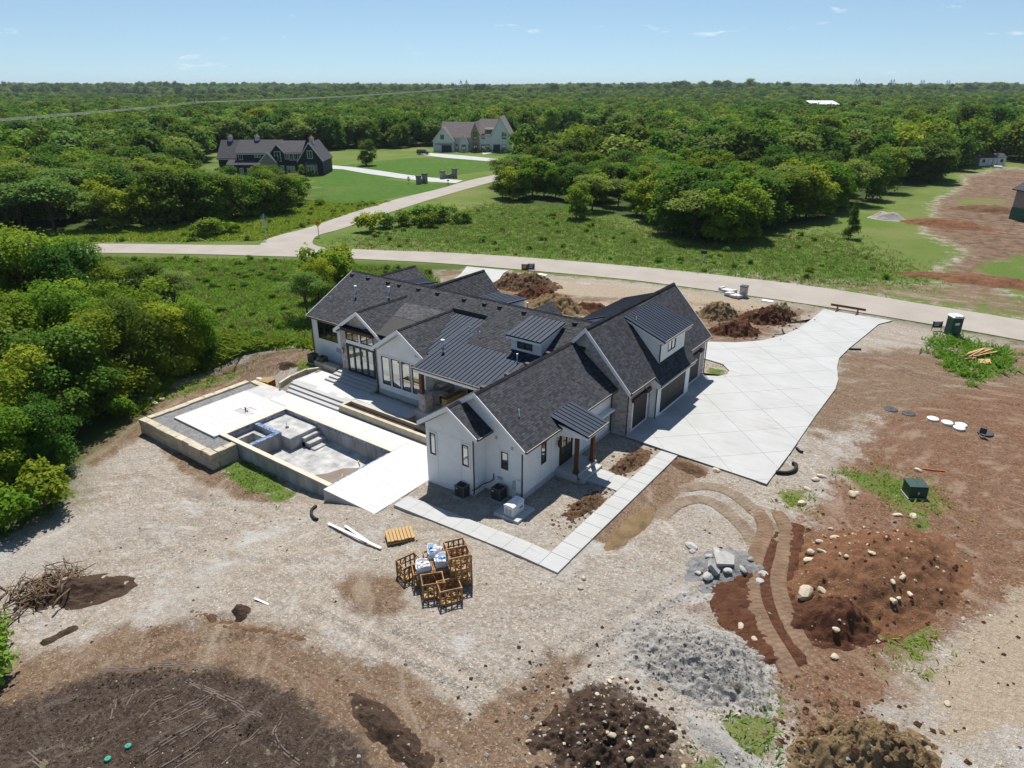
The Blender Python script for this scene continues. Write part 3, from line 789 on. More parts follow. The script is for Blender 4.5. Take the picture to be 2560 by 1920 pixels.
# ------------------------------------------------------------------ concrete driveway of jointed panels
def clip(poly, a, b, c):
    """keep a*x+b*y<=c"""
    out = []
    for i in range(len(poly)):
        p = poly[i]; q = poly[(i + 1) % len(poly)]
        dp = a * p[0] + b * p[1] - c; dq = a * q[0] + b * q[1] - c
        if dp <= 0: out.append(p)
        if (dp < 0 < dq) or (dq < 0 < dp):
            t = dp / (dp - dq); out.append((p[0] + (q[0] - p[0]) * t, p[1] + (q[1] - p[1]) * t))
    return out
def area(p):
    return 0.5 * sum(p[i][0] * p[(i + 1) % len(p)][1] - p[(i + 1) % len(p)][0] * p[i][1] for i in range(len(p)))
def slab_mesh(pts, z0, z1):
    if area(pts) < 0: pts = pts[::-1]
    bm = bmesh.new()
    top = [bm.verts.new((x, y, z1)) for x, y in pts]; bot = [bm.verts.new((x, y, z0)) for x, y in pts]
    try:
        f = bm.faces.new(top)
        for i in range(len(pts)):
            j = (i + 1) % len(pts)
            bm.faces.new((top[j], top[i], bot[i], bot[j]))
    except ValueError:
        bm.free(); return None
    bmesh.ops.triangulate(bm, faces=[f])
    bm.verts.index_update()
    mb = MB(); mb.v = [tuple(v.co) for v in bm.verts]; mb.f = [tuple(v.index for v in f.verts) for f in bm.faces]
    bm.free()
    return mb
drive = thing('driveway', (8, 20, 0), 'broad white concrete driveway scored in diamonds beside the garage', None)
drive['kind'] = 'structure'
STEP = 3.45; GAP = 0.022
s2 = math.sqrt(0.5)
for i in range(-14, 18):
    for j in range(-4, 22):
        p = list(DRIVE_OUT)
        c0 = i * STEP + 0.3; d0 = j * STEP + 1.0
        p = clip(p, s2, -s2, c0 + STEP - GAP / 2); p = clip(p, -s2, s2, -(c0 + GAP / 2)) if p else p
        p = clip(p, s2, s2, d0 + STEP - GAP / 2) if p else p; p = clip(p, -s2, -s2, -(d0 + GAP / 2)) if p else p
        if len(p) < 3 or abs(area(p)) < 0.02: continue
        q = []
        for a in p:
            if not q or (abs(a[0] - q[-1][0]) + abs(a[1] - q[-1][1])) > 1e-4: q.append(a)
        if len(q) > 2 and (abs(q[0][0] - q[-1][0]) + abs(q[0][1] - q[-1][1])) < 1e-4: q.pop()
        if len(q) < 3: continue
        mb = slab_mesh(q, -0.06, DZ)
        if mb: obj('concrete_panel', mb, M['concrete'], drive)
# joint filler below the panels
mbj = slab_mesh(DRIVE_OUT, -0.08, DZ - 0.02)
if mbj: obj('joint_base', mbj, M['concrete_old'], drive)

walk = thing('walkway', (3, -4, 0), 'white concrete footpath of square slabs turning a corner', None)
walk['kind'] = 'structure'
def wz_(x): return 0.10 - 0.52 * max(0.0, min(1.0, (3.0 - x) / 9.7))
n = 9
for i in range(n):
    x0 = -6.75 + (4.58 + 6.75) * i / n + 0.008; x1 = -6.75 + (4.58 + 6.75) * (i + 1) / n - 0.008
    obj('path_slab', MB().prism([(x0, -4.95, wz_(x0) - 0.2), (x1, -4.95, wz_(x1) - 0.2), (x1, -4.95, wz_(x1)), (x0, -4.95, wz_(x0))], (0, 1.33, 0)), M['concrete'], walk)
obj('path_slab', MB().cbox(4.588, 5.85, -4.95, -3.628, -0.15, 0.10, 0.012), M['concrete'], walk)
n = 12
for i in range(n):
    y0 = -3.62 + (11.1 + 3.62) * i / n; y1 = -3.62 + (11.1 + 3.62) * (i + 1) / n
    obj('path_slab', MB().cbox(4.55, 5.83, y0 + 0.008, y1 - 0.008, -0.15, 0.10, 0.012), M['concrete'], walk)
for k_ in range(2):
    obj('path_slab', MB().cbox(2.28 + k_ * 1.135, 3.405 + k_ * 1.135, 4.35, 6.2, -0.15, 0.10, 0.012), M['concrete'], walk)

# ------------------------------------------------------------------ the new house
HOUSE = thing('house', (-12, 10, 0), 'long white stucco and brick house with charcoal roofs, standing on bare ground', 'house')

def roof_frame(poly):
    P = [Vector(p) for p in poly]
    n = Vector((0, 0, 0))
    for i in range(len(P)):
        n += P[i].cross(P[(i + 1) % len(P)])
    n.normalize()
    if n.z < 0: n = -n; P = P[::-1]
    e = Vector((0, 0, 1)).cross(n)
    if e.length < 1e-5: e = Vector((1, 0, 0))
    e.normalize()
    s = n.cross(e).normalized()
    o = P[0]
    return P, o, e, s, n, [((p - o).dot(e), (p - o).dot(s)) for p in P]

def rnd_mesh(name, v, f, r, mat, parent):
    o = link_mesh(name, v, f, mat, parent)
    at = o.data.attributes.new('rnd', 'FLOAT', 'FACE')
    at.data.foreach_set('value', np.array(r, np.float32))
    return o

def shingle_roof(poly, parent, mat='shingle', expo=0.16, tab=(0.16, 0.36), thick=0.14, name='roof_slope'):
    P, o, e, s, n, q = roof_frame(poly)
    part = obj(name, MB().prism([tuple(p) for p in P], (0, 0, -thick)), M['deck'], parent)
    off = Vector(root_off(parent))
    b0 = min(p[1] for p in q); b1 = max(p[1] for p in q)
    vs = []; fs = []; rs = []
    rnd = random.Random(int(abs(o.x * 31 + o.y * 17) * 10))
    rows = int((b1 - b0) / expo) + 1
    for i in range(rows):
        lo = b0 + i * expo; hi = min(lo + expo, b1)
        strip = clip(q, 0, 1, hi); strip = clip(strip, 0, -1, -lo) if len(strip) > 2 else []
        if len(strip) < 3: continue
        a0 = min(p[0] for p in strip); a1 = max(p[0] for p in strip)
        a = a0 - rnd.random() * tab[1]
        while a < a1:
            wdt = rnd.uniform(*tab)
            c = strip
            if a > a0: c = clip(c, -1, 0, -a)
            if a + wdt < a1 and len(c) > 2: c = clip(c, 1, 0, a + wdt - 0.006)
            a += wdt
            if len(c) < 3: continue
            r = rnd.random(); lift = 0.012 + 0.012 * rnd.random()
            k = len(vs)
            low = []
            for j, (x, y) in enumerate(c):
                h = 0.004 + lift * (1 - (y - lo) / expo)
                vs.append(o + e * x + s * y + n * h - off)
                if y < lo + 1e-4: low.append(k + j)
            fs.append(tuple(range(k, k + len(c)))); rs.append(r)
            if len(low) == 2:
                p0, p1 = low
                vs.append(vs[p0] - n * lift); vs.append(vs[p1] - n * lift)
                m_ = len(vs)
                fs.append((p0, m_ - 2, m_ - 1, p1)); rs.append(0.0)
    sh = rnd_mesh('shingles', vs, fs, rs, M[mat], part)
    sh['kind'] = 'stuff'
    return part

def metal_roof_part(poly, parent, spacing=0.405, name='metal_roof', thick=0.10):
    P, o, e, s, n, q = roof_frame(poly)
    part = obj(name, MB().prism([tuple(p) for p in P], (0, 0, -thick)), M['seam'], parent)
    a0 = min(p[0] for p in q); a1 = max(p[0] for p in q)
    k = int(math.ceil((a1 - a0) / spacing))
    for i in range(k):
        lo = a0 + i * spacing; hi = min(lo + spacing, a1)
        c = clip(q, 1, 0, hi - 0.012); c = clip(c, -1, 0, -(lo + 0.012)) if len(c) > 2 else []
        if len(c) < 3 or abs(area(c)) < 0.004: continue
        obj('metal_panel', MB().prism([tuple(o + e * x + s * y + n * 0.006) for x, y in c], tuple(n * 0.008)), M['metal_roof'], part)
        if i:
            c2 = clip(q, 1, 0, lo + 0.02); c2 = clip(c2, -1, 0, -(lo - 0.02)) if len(c2) > 2 else []
            if len(c2) >= 3:
                ys_ = [y for x, y in c2]
                a = o + e * lo + s * min(ys_) + n * 0.03; b = o + e * lo + s * max(ys_) + n * 0.03
                obj('seam', MB().bar(a, b, 0.035, 0.05, tuple(n)), M['seam'], part)
    return part

def strip_trim(a, b, depth, th, mat, name, parent, dirv):
    """board hanging below line a-b, th thick towards dirv"""
    a = Vector(a); b = Vector(b); d = Vector(dirv)
    return obj(name, MB().prism([a, b, b - Vector((0, 0, depth)), a - Vector((0, 0, depth))], tuple(d * th)), mat, parent)

def fbox(face, pos, a0, a1, z0, z1, d0, d1):
    """box on a wall face; d is the distance outwards"""
    if face == '-Y': return MB().box(a0, a1, pos - d1, pos - d0, z0, z1)
    if face == '+Y': return MB().box(a0, a1, pos + d0, pos + d1, z0, z1)
    if face == '+X': return MB().box(pos + d0, pos + d1, a0, a1, z0, z1)
    if face == '-X': return MB().box(pos - d1, pos - d0, a0, a1, z0, z1)

def join(*mbs):
    m = MB()
    for b in mbs: m.add(b.v, b.f)
    return m

def frame_mb(face, pos, a0, a1, z0, z1, t, d0, d1):
    return join(fbox(face, pos, a0, a1, z1 - t, z1, d0, d1), fbox(face, pos, a0, a1, z0, z0 + t, d0, d1),
                fbox(face, pos, a0, a0 + t, z0 + t, z1 - t, d0, d1), fbox(face, pos, a1 - t, a1, z0 + t, z1 - t, d0, d1))

def window(parent, face, pos, a0, a1, z0, z1, panes=1, glass='glass', trim=True, frame='black_metal', ft=0.055, name='window'):
    w_ = obj(name, frame_mb(face, pos, a0, a1, z0, z1, ft, 0.0, 0.07), M[frame], parent)
    if trim:
        t = 0.12
        obj('window_trim', frame_mb(face, pos, a0 - t, a1 + t, z0 - t, z1 + t, t - 0.002, 0.0, 0.045), M['trim'], w_)
    iw = (a1 - a0 - 2 * ft); pw = iw / panes
    for i in range(panes):
        b0 = a0 + ft + i * pw; b1 = b0 + pw
        if i: obj('mullion', fbox(face, pos, b0 - 0.03, b0 + 0.03, z0 + ft, z1 - ft, 0.0, 0.06), M[frame], w_)
        obj('pane', fbox(face, pos, b0 + (0.03 if i else 0), b1 - (0.03 if i < panes - 1 else 0), z0 + ft, z1 - ft, 0.005, 0.018), M[glass], w_)
    return w_

def gutter(a, b, out, parent):
    """gutter under the eave line a-b, facing direction out"""
    a = Vector(a); b = Vector(b); d = Vector(out)
    g = obj('gutter', MB().prism([a + d * 0.0, a + d * 0.12, a + d * 0.10 - Vector((0, 0, 0.13)), a - Vector((0, 0, 0.13))], tuple(b - a)), M['bronze'], parent)
    obj('gutter_lip', MB().prism([a + d * 0.085 + Vector((0, 0, 0.003)), a + d * 0.125 + Vector((0, 0, 0.003)), a + d * 0.125 + Vector((0, 0, 0.02)), a + d * 0.085 + Vector((0, 0, 0.02))], tuple(b - a)), M['gutter_lip'], g)
    return g

def downspout(pts, parent, r=0.05):
    return obj('downspout', MB().tube(pts, r, 8), M['bronze'], parent)

def gable_volume(x0, x1, y0, y1, zb, xr, zr, sl, sr, mat, name='wall', drop=0.17):
    pts = [(x0, y0, zb), (x1, y0, zb), (x1, y0, zr - sr * (x1 - xr) - drop), (xr, y0, zr - drop), (x0, y0, zr - sl * (xr - x0) - drop)]
    return obj(name, MB().prism(pts, (0, y1 - y0, 0)), M[mat], HOUSE)

# --- wing near the path
WR, WZ, WL_, WRt = -3.55, 6.68, 0.66, 0.745
wz = lambda x: WZ - (WL_ * (WR - x) if x < WR else WRt * (x - WR))
gable_volume(-7.1, 0, 0, 11.7, -0.5, WR, WZ, WL_, WRt, 'stucco')
SR, SZ = -4.8, wz(-4.8)
gable_volume(-7.1, -3.0, -1.25, 0.0, -1.0, SR, SZ, WL_, 0.66, 'stucco')
obj('foundation', MB().box(-0.5, 0.035, -0.03, 11.7, -0.5, 0.30), M['found'], HOUSE)
shingle_roof([(0.42, -0.35, wz(0.42)), (0.42, 11.7, wz(0.42)), (WR, 11.7, WZ), (WR, -0.35, WZ)], HOUSE)
shingle_roof([(-7.5, -0.35, wz(-7.5)), (WR, -0.35, WZ), (WR, 11.7, WZ), (-7.5, 11.7, wz(-7.5))], HOUSE)
shingle_roof([(-7.5, -1.6, wz(-7.5)), (SR, -1.6, SZ), (SR, -0.35, SZ), (-7.5, -0.35, wz(-7.5))], HOUSE)
se = SZ - 0.66 * (2.4)
shingle_roof([(-2.4, -1.6, se), (-2.4, -0.0, se), (SR, -0.0, SZ), (SR, -1.6, SZ)], HOUSE)
def rake(x0, z0, x1, z1, y, parent=HOUSE, depth=0.30, name='rake_board', mat='trim'):
    obj(name, MB().prism([(x0, y, z0 + 0.02), (x1, y, z1 + 0.02), (x1, y, z1 - depth), (x0, y, z0 - depth)], (0, -0.05, 0)), M[mat], parent)
rake(WR, WZ, 0.42, wz(0.42), -0.352); rake(SR, SZ, WR, WZ, -0.352)
rake(-7.5, wz(-7.5), SR, SZ, -1.602); rake(SR, SZ, -2.4, se, -1.602)
obj('soffit_strip', MB().prism([(-7.05, -1.255, wz(-7.05) - 0.36), (SR - 0.1, -1.255, SZ - 0.40), (SR - 0.1, -1.255, SZ - 0.45), (-7.05, -1.255, wz(-7.05) - 0.41)], (0, -0.03, 0)), M['gutter_lip'], HOUSE)
gutter((0.42, 11.65, wz(0.42)), (0.42, -0.33, wz(0.42)), (1, 0, 0), HOUSE)
gutter((-2.4, 0.0, se), (-2.4, -1.58, se), (1, 0, 0), HOUSE)
downspout([(0.46, -0.2, 3.62), (0.2, -0.12, 3.45), (0.02, -0.09, 3.3), (0.02, -0.09, 0.1)], HOUSE)
downspout([(-2.35, -1.5, se - 0.1), (-2.6, -1.42, se - 0.25), (-2.93, -1.33, se - 0.4), (-2.93, -1.33, 0.15), (-2.8, -1.55, 0.05)], HOUSE)
downspout([(0.5, 11.5, 3.6), (0.3, 11.5, 3.45), (0.09, 11.5, 3.25), (0.09, 11.5, 0.35), (0.25, 11.35, 0.25)], HOUSE)
window(HOUSE, '-Y', -1.25, -6.72, -6.22, 1.75, 3.35)
window(HOUSE, '-Y', -1.25, -3.92, -3.38, 1.8, 3.35)
window(HOUSE, '-Y', 0.0, -1.68, -1.12, 1.75, 3.0)
window(HOUSE, '+X', 0.0, 2.02, 2.62, 1.6, 3.12)
obj('window_hood', fbox('+X', 0.0, 1.9, 2.75, 3.16, 3.34, 0.0, 0.12), M['timber_dark'], HOUSE)
# stucco control joints
for (f, p, a, z0, z1) in (('-Y', -1.25, -6.1, 0.0, 3.6), ('-Y', -1.25, -4.05, 0.3, 3.7), ('-Y', 0.0, -1.85, 0.2, 3.4), ('+X', 0.0, 3.3, 0.3, 3.2), ('+X', 0.0, 7.6, 0.3, 3.2)):
    obj('stucco_joint', fbox(f, p, a, a + 0.02, z0, z1, 0.0, 0.008), M['soffit'], HOUSE)
obj('stucco_joint', fbox('-Y', -1.25, -7.0, -3.05, 3.62, 3.64, 0.0, 0.008), M['soffit'], HOUSE)
for (x, z) in ((-2.15, 3.75), (-0.9, 3.35)):
    obj('wall_vent', fbox('-Y', 0.0, x, x + 0.16, z, z + 0.2, 0, 0.05), M['grey_plastic'], HOUSE)
# entry door
d = obj('entry_door', frame_mb('+X', 0.0, 4.35, 5.95, 0.45, 3.08, 0.10, 0.0, 0.09), M['timber_dark'], HOUSE)
for (a0, a1) in ((4.47, 5.12), (5.18, 5.83)):
    obj('door_leaf', fbox('+X', 0.0, a0, a1, 0.5, 2.98, 0.0, 0.05), M['black_metal'], d)
    obj('door_pane', fbox('+X', 0.0, a0 + 0.12, a1 - 0.12, 1.25, 2.85, 0.05, 0.06), M['glass'], d)
    for k in range(1, 3):
        obj('glazing_bar', fbox('+X', 0.0, a0 + 0.12 + (a1 - a0 - 0.24) * k / 3 - 0.012, a0 + 0.12 + (a1 - a0 - 0.24) * k / 3 + 0.012, 1.25, 2.85, 0.06, 0.075), M['black_metal'], d)
# entry porch
obj('porch_slab', MB().cbox(0.04, 1.75, 3.85, 6.55, -0.1, 0.45, 0.02), M['concrete_old'], HOUSE)
obj('porch_step', MB().cbox(1.76, 2.25, 3.95, 6.45, -0.1, 0.27, 0.02), M['concrete_old'], HOUSE)
for y in (4.12, 6.28):
    po = obj('porch_post', MB().box(1.38, 1.62, y - 0.12, y + 0.12, 0.45, 3.62), M['cedar'], HOUSE)
    obj('post_base', MB().box(1.34, 1.66, y - 0.16, y + 0.16, 0.45, 0.72), M['cedar'], po)
ez = lambda x: 4.38 - 0.235 * (x + 0.46)
metal_roof_part([(2.45, 3.72, ez(2.45)), (2.45, 6.5, ez(2.45)), (-0.46, 6.5, ez(-0.46)), (-0.46, 3.72, ez(-0.46))], HOUSE)
for y in (3.80, 6.36):
    obj('porch_cheek', MB().prism([(0.0, y, 3.95), (2.36, y, ez(2.36) - 0.12), (2.36, y, ez(2.36) - 0.30), (0.0, y, 3.05)], (0, 0.06, 0)), M['stucco'], HOUSE)
obj('porch_beam', MB().box(1.36, 1.64, 3.9, 6.36, 3.3, 3.62), M['stucco'], HOUSE)
obj('porch_fascia', MB().box(2.34, 2.44, 3.74, 6.48, ez(2.45) - 0.32, ez(2.45) - 0.11), M['trim'], HOUSE)
gutter((2.45, 6.48, ez(2.45)), (2.45, 3.74, ez(2.45)), (1, 0, 0), HOUSE)
downspout([(2.5, 3.9, ez(2.45) - 0.1), (2.2, 3.92, ez(2.45) - 0.3), (1.7, 3.95, ez(2.45) - 0.34), (1.72, 3.93, 3.1), (1.72, 3.93, 0.3), (1.95, 3.85, 0.22)], HOUSE, 0.055)
# --- garage block
GR, GZR, GS = -2.4, 8.03, 1.06
gzf = lambda x: GZR - GS * abs(x - GR)
gable_volume(-6.2, 1.35, 11.75, 26.9, -0.2, GR, GZR, GS, GS, 'brick')
obj('foundation', MB().box(-1.0, 1.40, 11.70, 26.94, -0.3, 0.16), M['found'], HOUSE)
shingle_roof([(1.65, 11.4, gzf(1.65)), (1.65, 27.25, gzf(1.65)), (GR, 27.25, GZR), (GR, 11.4, GZR)], HOUSE)
shingle_roof([(-6.5, 11.4, gzf(-6.5)), (GR, 11.4, GZR), (GR, 27.25, GZR), (-6.5, 27.25, gzf(-6.5))], HOUSE)
rake(GR, GZR, 1.65, gzf(1.65), 11.398, depth=0.36); rake(-6.5, gzf(-6.5), GR, GZR, 11.398, depth=0.36)
rake(GR, GZR, 1.65, gzf(1.65), 27.35, depth=0.36); rake(-6.5, gzf(-6.5), GR, GZR, 27.35, depth=0.36)
# projecting centre bay with the double door
obj('wall', MB().box(1.3, 1.85, 15.6, 22.3, -0.2, 3.30), M['stucco'], HOUSE)
shingle_roof([(2.25, 15.4, gzf(2.25)), (2.25, 22.5, gzf(2.25)), (1.66, 22.5, gzf(1.66)), (1.66, 15.4, gzf(1.66))], HOUSE)
for y in (15.38, 22.5):
    obj('rake_board', MB().prism([(1.35, y, gzf(1.65) + 0.02), (2.25, y, gzf(2.25) + 0.02), (2.25, y, gzf(2.25) - 0.28), (1.35, y, gzf(2.25) - 0.28)], (0, 0.03, 0)), M['trim'], HOUSE)
gutter((1.65, 15.36, gzf(1.65)), (1.65, 11.42, gzf(1.65)), (1, 0, 0), HOUSE)
gutter((2.25, 22.5, gzf(2.25)), (2.25, 15.4, gzf(2.25)), (1, 0, 0), HOUSE)
gutter((1.65, 27.22, gzf(1.65)), (1.65, 22.55, gzf(1.65)), (1, 0, 0), HOUSE)
obj('fascia', MB().box(2.1, 2.24, 15.42, 22.48, gzf(2.25) - 0.34, gzf(2.25) - 0.14), M['trim'], HOUSE)
downspout([(1.72, 11.55, 3.62), (1.5, 11.5, 3.45), (1.38, 11.66, 3.3), (1.38, 11.66, 0.15)], HOUSE)
downspout([(2.3, 15.5, 3.0), (2.1, 15.5, 2.85), (1.92, 15.55, 2.75), (1.92, 15.55, 0.15)], HOUSE)
downspout([(1.72, 27.1, 3.62), (1.5, 27.0, 3.45), (1.42, 26.97, 3.3), (1.42, 26.97, 0.15)], HOUSE)
def garage_door(pos, y0, y1, z1, cols):
    g = obj('garage_door', frame_mb('+X', pos, y0 - 0.14, y1 + 0.14, DZ, z1 + 0.14, 0.14, 0.0, 0.035), M['trim'], HOUSE)
    rows = 4
    for r in range(rows):
        for c in range(cols):
            h = (z1 - DZ - 0.01) / rows; wd = (y1 - y0) / cols
            a0 = y0 + c * wd; zz = DZ + 0.005 + r * h
            obj('door_panel', join(fbox('+X', pos, a0 + 0.006, a0 + wd - 0.006, zz + 0.006, zz + h - 0.006, 0.0, 0.014),
                                   fbox('+X', pos, a0 + 0.09, a0 + wd - 0.09, zz + 0.09, zz + h - 0.09, 0.014, 0.024)), M['garage_door'], g)
    obj('lintel_beam', fbox('+X', pos, y0 - 0.3, y1 + 0.3, z1 + 0.16, z1 + 0.45, 0.0, 0.22), M['timber_dark'], g)
garage_door(1.35, 12.6, 15.0, 2.45, 2)
garage_door(1.85, 16.45, 21.35, 2.42, 4)
garage_door(1.35, 23.5, 25.7, 2.45, 2)
for y in (13.8, 24.6):
    l = obj('barn_lamp', MB().tube([(1.36, y, 3.36), (1.6, y, 3.46), (1.75, y, 3.3)], 0.022, 6), M['black_metal'], HOUSE)
    obj('lamp_shade', MB().tube([(1.75, y, 3.32), (1.75, y, 3.22), (1.75, y, 3.1)], [0.05, 0.12, 0.24], 14), M['black_metal'], l)
# garage dormer with metal roof
gd = lambda x: 6.22 + 0.385 * (1.62 - x)
xt = (5.486 + 0 - 6.22 - 0.385 * 1.62) / (1.06 - 0.385)
metal_roof_part([(1.62, 16.75, gd(1.62)), (1.62, 22.3, gd(1.62)), (xt, 22.3, gd(xt)), (xt, 16.75, gd(xt))], HOUSE)
obj('dormer_wall', MB().prism([(1.2, 17.05, 3.9), (1.2, 17.05, gd(1.2) - 0.12), (xt + 0.1, 17.05, gd(xt + 0.1) - 0.12), (xt + 0.3, 17.05, 6.6), (-1.0, 17.05, 6.0)], (0, 4.95, 0)), M['stucco'], HOUSE)
for y, dy in ((16.76, 0.05), (22.24, 0.05)):
    obj('dormer_fascia', MB().prism([(1.6, y, gd(1.6) - 0.11), (xt + 0.2, y, gd(xt + 0.2) - 0.11), (xt + 0.2, y, gd(xt + 0.2) - 0.25), (1.6, y, gd(1.6) - 0.34)], (0, dy, 0)), M['trim'], HOUSE)
obj('dormer_fascia', MB().box(1.54, 1.6, 16.82, 22.23, gd(1.6) - 0.34, gd(1.6) - 0.11), M['trim'], HOUSE)
gutter((1.62, 22.28, gd(1.62) - 0.01), (1.62, 16.77, gd(1.62) - 0.01), (1, 0, 0), HOUSE)
downspout([(1.68, 16.95, gd(1.62) - 0.12), (1.5, 16.95, gd(1.62) - 0.3), (1.27, 17.0, gd(1.62) - 0.4), (1.27, 17.0, 4.35)], HOUSE)
window(HOUSE, '+X', 1.2, 18.55, 20.0, 4.75, 5.85, 2, 'glass_green')
# long metal shed dormer on the street side of the garage
gl = lambda x: 6.1 + 0.33 * (x + 6.8)
metal_roof_part([(-6.8, 17.6, gl(-6.8)), (-2.9, 17.6, gl(-2.9)), (-2.9, 26.4, gl(-2.9)), (-6.8, 26.4, gl(-6.8))], HOUSE)
obj('dormer_wall', MB().prism([(-6.4, 17.9, 3.0), (-3.2, 17.9, 6.9), (-3.0, 17.9, gl(-3.0) - 0.12), (-6.4, 17.9, gl(-6.4) - 0.12)], (0, 8.2, 0)), M['stucco'], HOUSE)
obj('dormer_fascia', MB().prism([(-6.78, 17.61, gl(-6.78) - 0.1), (-2.95, 17.61, gl(-2.95) - 0.1), (-2.95, 17.61, gl(-2.95) - 0.3), (-6.78, 17.61, gl(-6.78) - 0.3)], (0, 0.05, 0)), M['trim'], HOUSE)
# --- main range
TR, TZ, TP = 15.0, 7.3, 0.5
tz = lambda y: TZ - TP * abs(y - TR)
obj('wall', MB().prism([(-31.6, 9.0, -0.3), (-31.6, 21.0, -0.3), (-31.6, 21.0, tz(21.0) - 0.17), (-31.6, TR, TZ - 0.17), (-31.6, 9.0, tz(9.0) - 0.17)], (14.5, 0, 0)), M['stucco'], HOUSE)
obj('wall', MB().box(-17.1, -12.4, 9.2, 21.0, -0.3, 4.1), M['stucco'], HOUSE)
shingle_roof([(-31.9, 8.7, tz(8.7)), (-17.05, 8.7, tz(8.7)), (-17.05, TR, TZ), (-31.9, TR, TZ)], HOUSE)
shingle_roof([(-17.05, 13.3, tz(13.3)), (-12.3, 13.3, tz(13.3)), (-12.3, TR, TZ), (-17.05, TR, TZ)], HOUSE)
obj('flashing', MB().box(-17.0, -12.4, 13.28, 13.34, 5.6, tz(13.3) - 0.01), M['shingle_light'], HOUSE)
shingle_roof([(-31.9, TR, TZ), (-12.3, TR, TZ), (-12.3, 21.3, tz(21.3)), (-31.9, 21.3, tz(21.3))], HOUSE, tab=(1.0, 2.4), expo=0.32)
for y0, y1 in ((8.7, TR), (21.3, TR)):
    obj('rake_board', MB().prism([(-31.93, y0, tz(y0) + 0.02), (-31.93, y1, tz(y1) + 0.02), (-31.93, y1, tz(y1) - 0.28), (-31.93, y0, tz(y0) - 0.28)], (-0.04, 0, 0)), M['trim'], HOUSE)
gutter((-31.9, 8.7, tz(8.7)), (-26.1, 8.7, tz(8.7)), (0, -1, 0), HOUSE)
downspout([(-31.8, 8.62, 4.0), (-31.7, 8.8, 3.85), (-31.56, 8.93, 3.7), (-31.56, 8.93, -0.1)], HOUSE)
window(HOUSE, '-Y', 9.0, -30.65, -27.9, 2.05, 3.8, 3, 'glass_dark')
for (x, z) in ((-28.2, 1.15), (-27.8, 1.1), (-27.2, 1.0)):
    obj('service_box', fbox('-Y', 9.0, x, x + 0.25, z, z + 0.4, 0, 0.1), M['grey_plastic'], HOUSE)
# block with the small dormer (ridge a little forward and higher)
SRY, SRZ, SP_ = 14.1, 7.6, 0.52
sz = lambda y: SRZ - SP_ * abs(y - SRY)
obj('wall', MB().prism([(-12.35, 9.6, -0.3), (-12.35, 18.6, -0.3), (-12.35, 18.6, sz(18.6) - 0.17), (-12.35, SRY, SRZ - 0.17), (-12.35, 9.6, sz(9.6) - 0.17)], (9.4, 0, 0)), M['stucco'], HOUSE)
shingle_roof([(-12.45, 9.45, sz(9.45)), (-2.5, 9.45, sz(9.45)), (-2.5, SRY, SRZ), (-12.45, SRY, SRZ)], HOUSE)
shingle_roof([(-12.45, SRY, SRZ), (-2.5, SRY, SRZ), (-2.5, 19, sz(19)), (-12.45, 19, sz(19))], HOUSE, tab=(1.0, 2.4), expo=0.32)
obj('flashing', MB().box(-12.4, -7.0, 9.38, 9.46, 4.9, sz(9.45) + 0.03), M['seam'], HOUSE)
# covered patio metal roof: lower apron and the strip that runs up beside the white gable
mz = lambda y: 4.2 + 0.23 * (y - 5.0)
metal_roof_part([(-14.26, 5.0, mz(5.0)), (-6.0, 5.0, mz(5.0)), (-6.0, 9.5, mz(9.5)), (-14.26, 9.5, mz(9.5))], HOUSE, name='patio_roof')
metal_roof_part([(-17.0, 7.0, mz(7.0)), (-14.27, 7.0, mz(7.0)), (-14.27, 13.3, mz(13.3)), (-17.0, 13.3, mz(13.3))], HOUSE, name='patio_roof')
metal_roof_part([(-14.26, 9.51, mz(9.51)), (-12.2, 9.51, mz(9.51)), (-12.2, 13.3, mz(13.3)), (-14.26, 13.3, mz(13.3))], HOUSE, name='patio_roof')
obj('patio_ceiling', MB().prism([(-14.2, 5.2, mz(5.2) - 0.26), (-7.1, 5.2, mz(5.2) - 0.26), (-7.1, 9.5, mz(9.5) - 0.26), (-14.2, 9.5, mz(9.5) - 0.26)], (0, 0, 0.1)), M['soffit'], HOUSE)
obj('patio_fascia', MB().box(-14.2, -7.15, 5.04, 5.2, mz(5.0) - 0.42, mz(5.0) - 0.12), M['trim'], HOUSE)
gutter((-14.26, 5.0, mz(5.0)), (-7.2, 5.0, mz(5.0)), (0, -1, 0), HOUSE)
obj('patio_slab', MB().box(-14.45, -7.12, 5.1, 9.6, -0.7, 0.35), M['concrete_old'], HOUSE)
pr = obj('patio_pier', MB().cbox(-14.05, -13.3, 5.25, 6.1, 0.35, 1.80, 0.01), M['brick'], HOUSE)
obj('pier_cap', MB().cbox(-14.1, -13.25, 5.2, 6.15, 1.80, 1.87, 0.02), M['concrete_old'], pr)
obj('patio_post', MB().box(-13.92, -13.62, 5.32, 5.62, 1.86, 3.88), M['cedar'], HOUSE)
obj('wall', MB().box(-14.5, -7.1, 9.45, 9.65, -0.3, 5.0), M['stucco'], HOUSE)
window(HOUSE, '-Y', 9.45, -12.3, -9.0, 0.4, 2.9, 4, 'glass_dark', trim=False)
kc = obj('outdoor_counter', MB().box(-14.44, -13.65, 6.5, 9.4, 0.35, 1.27), M['brick'], HOUSE)
obj('counter_top', MB().cbox(-14.44, -13.6, 6.45, 9.42, 1.27, 1.33, 0.01), M['concrete_old'], kc)
obj('counter_wing', MB().box(-13.64, -12.95, 7.1, 7.75, 0.35, 1.27), M['brick'], kc)
obj('cabinet_door', MB().box(-13.4, -13.0, 7.06, 7.1, 0.45, 1.15), M['black_metal'], kc)
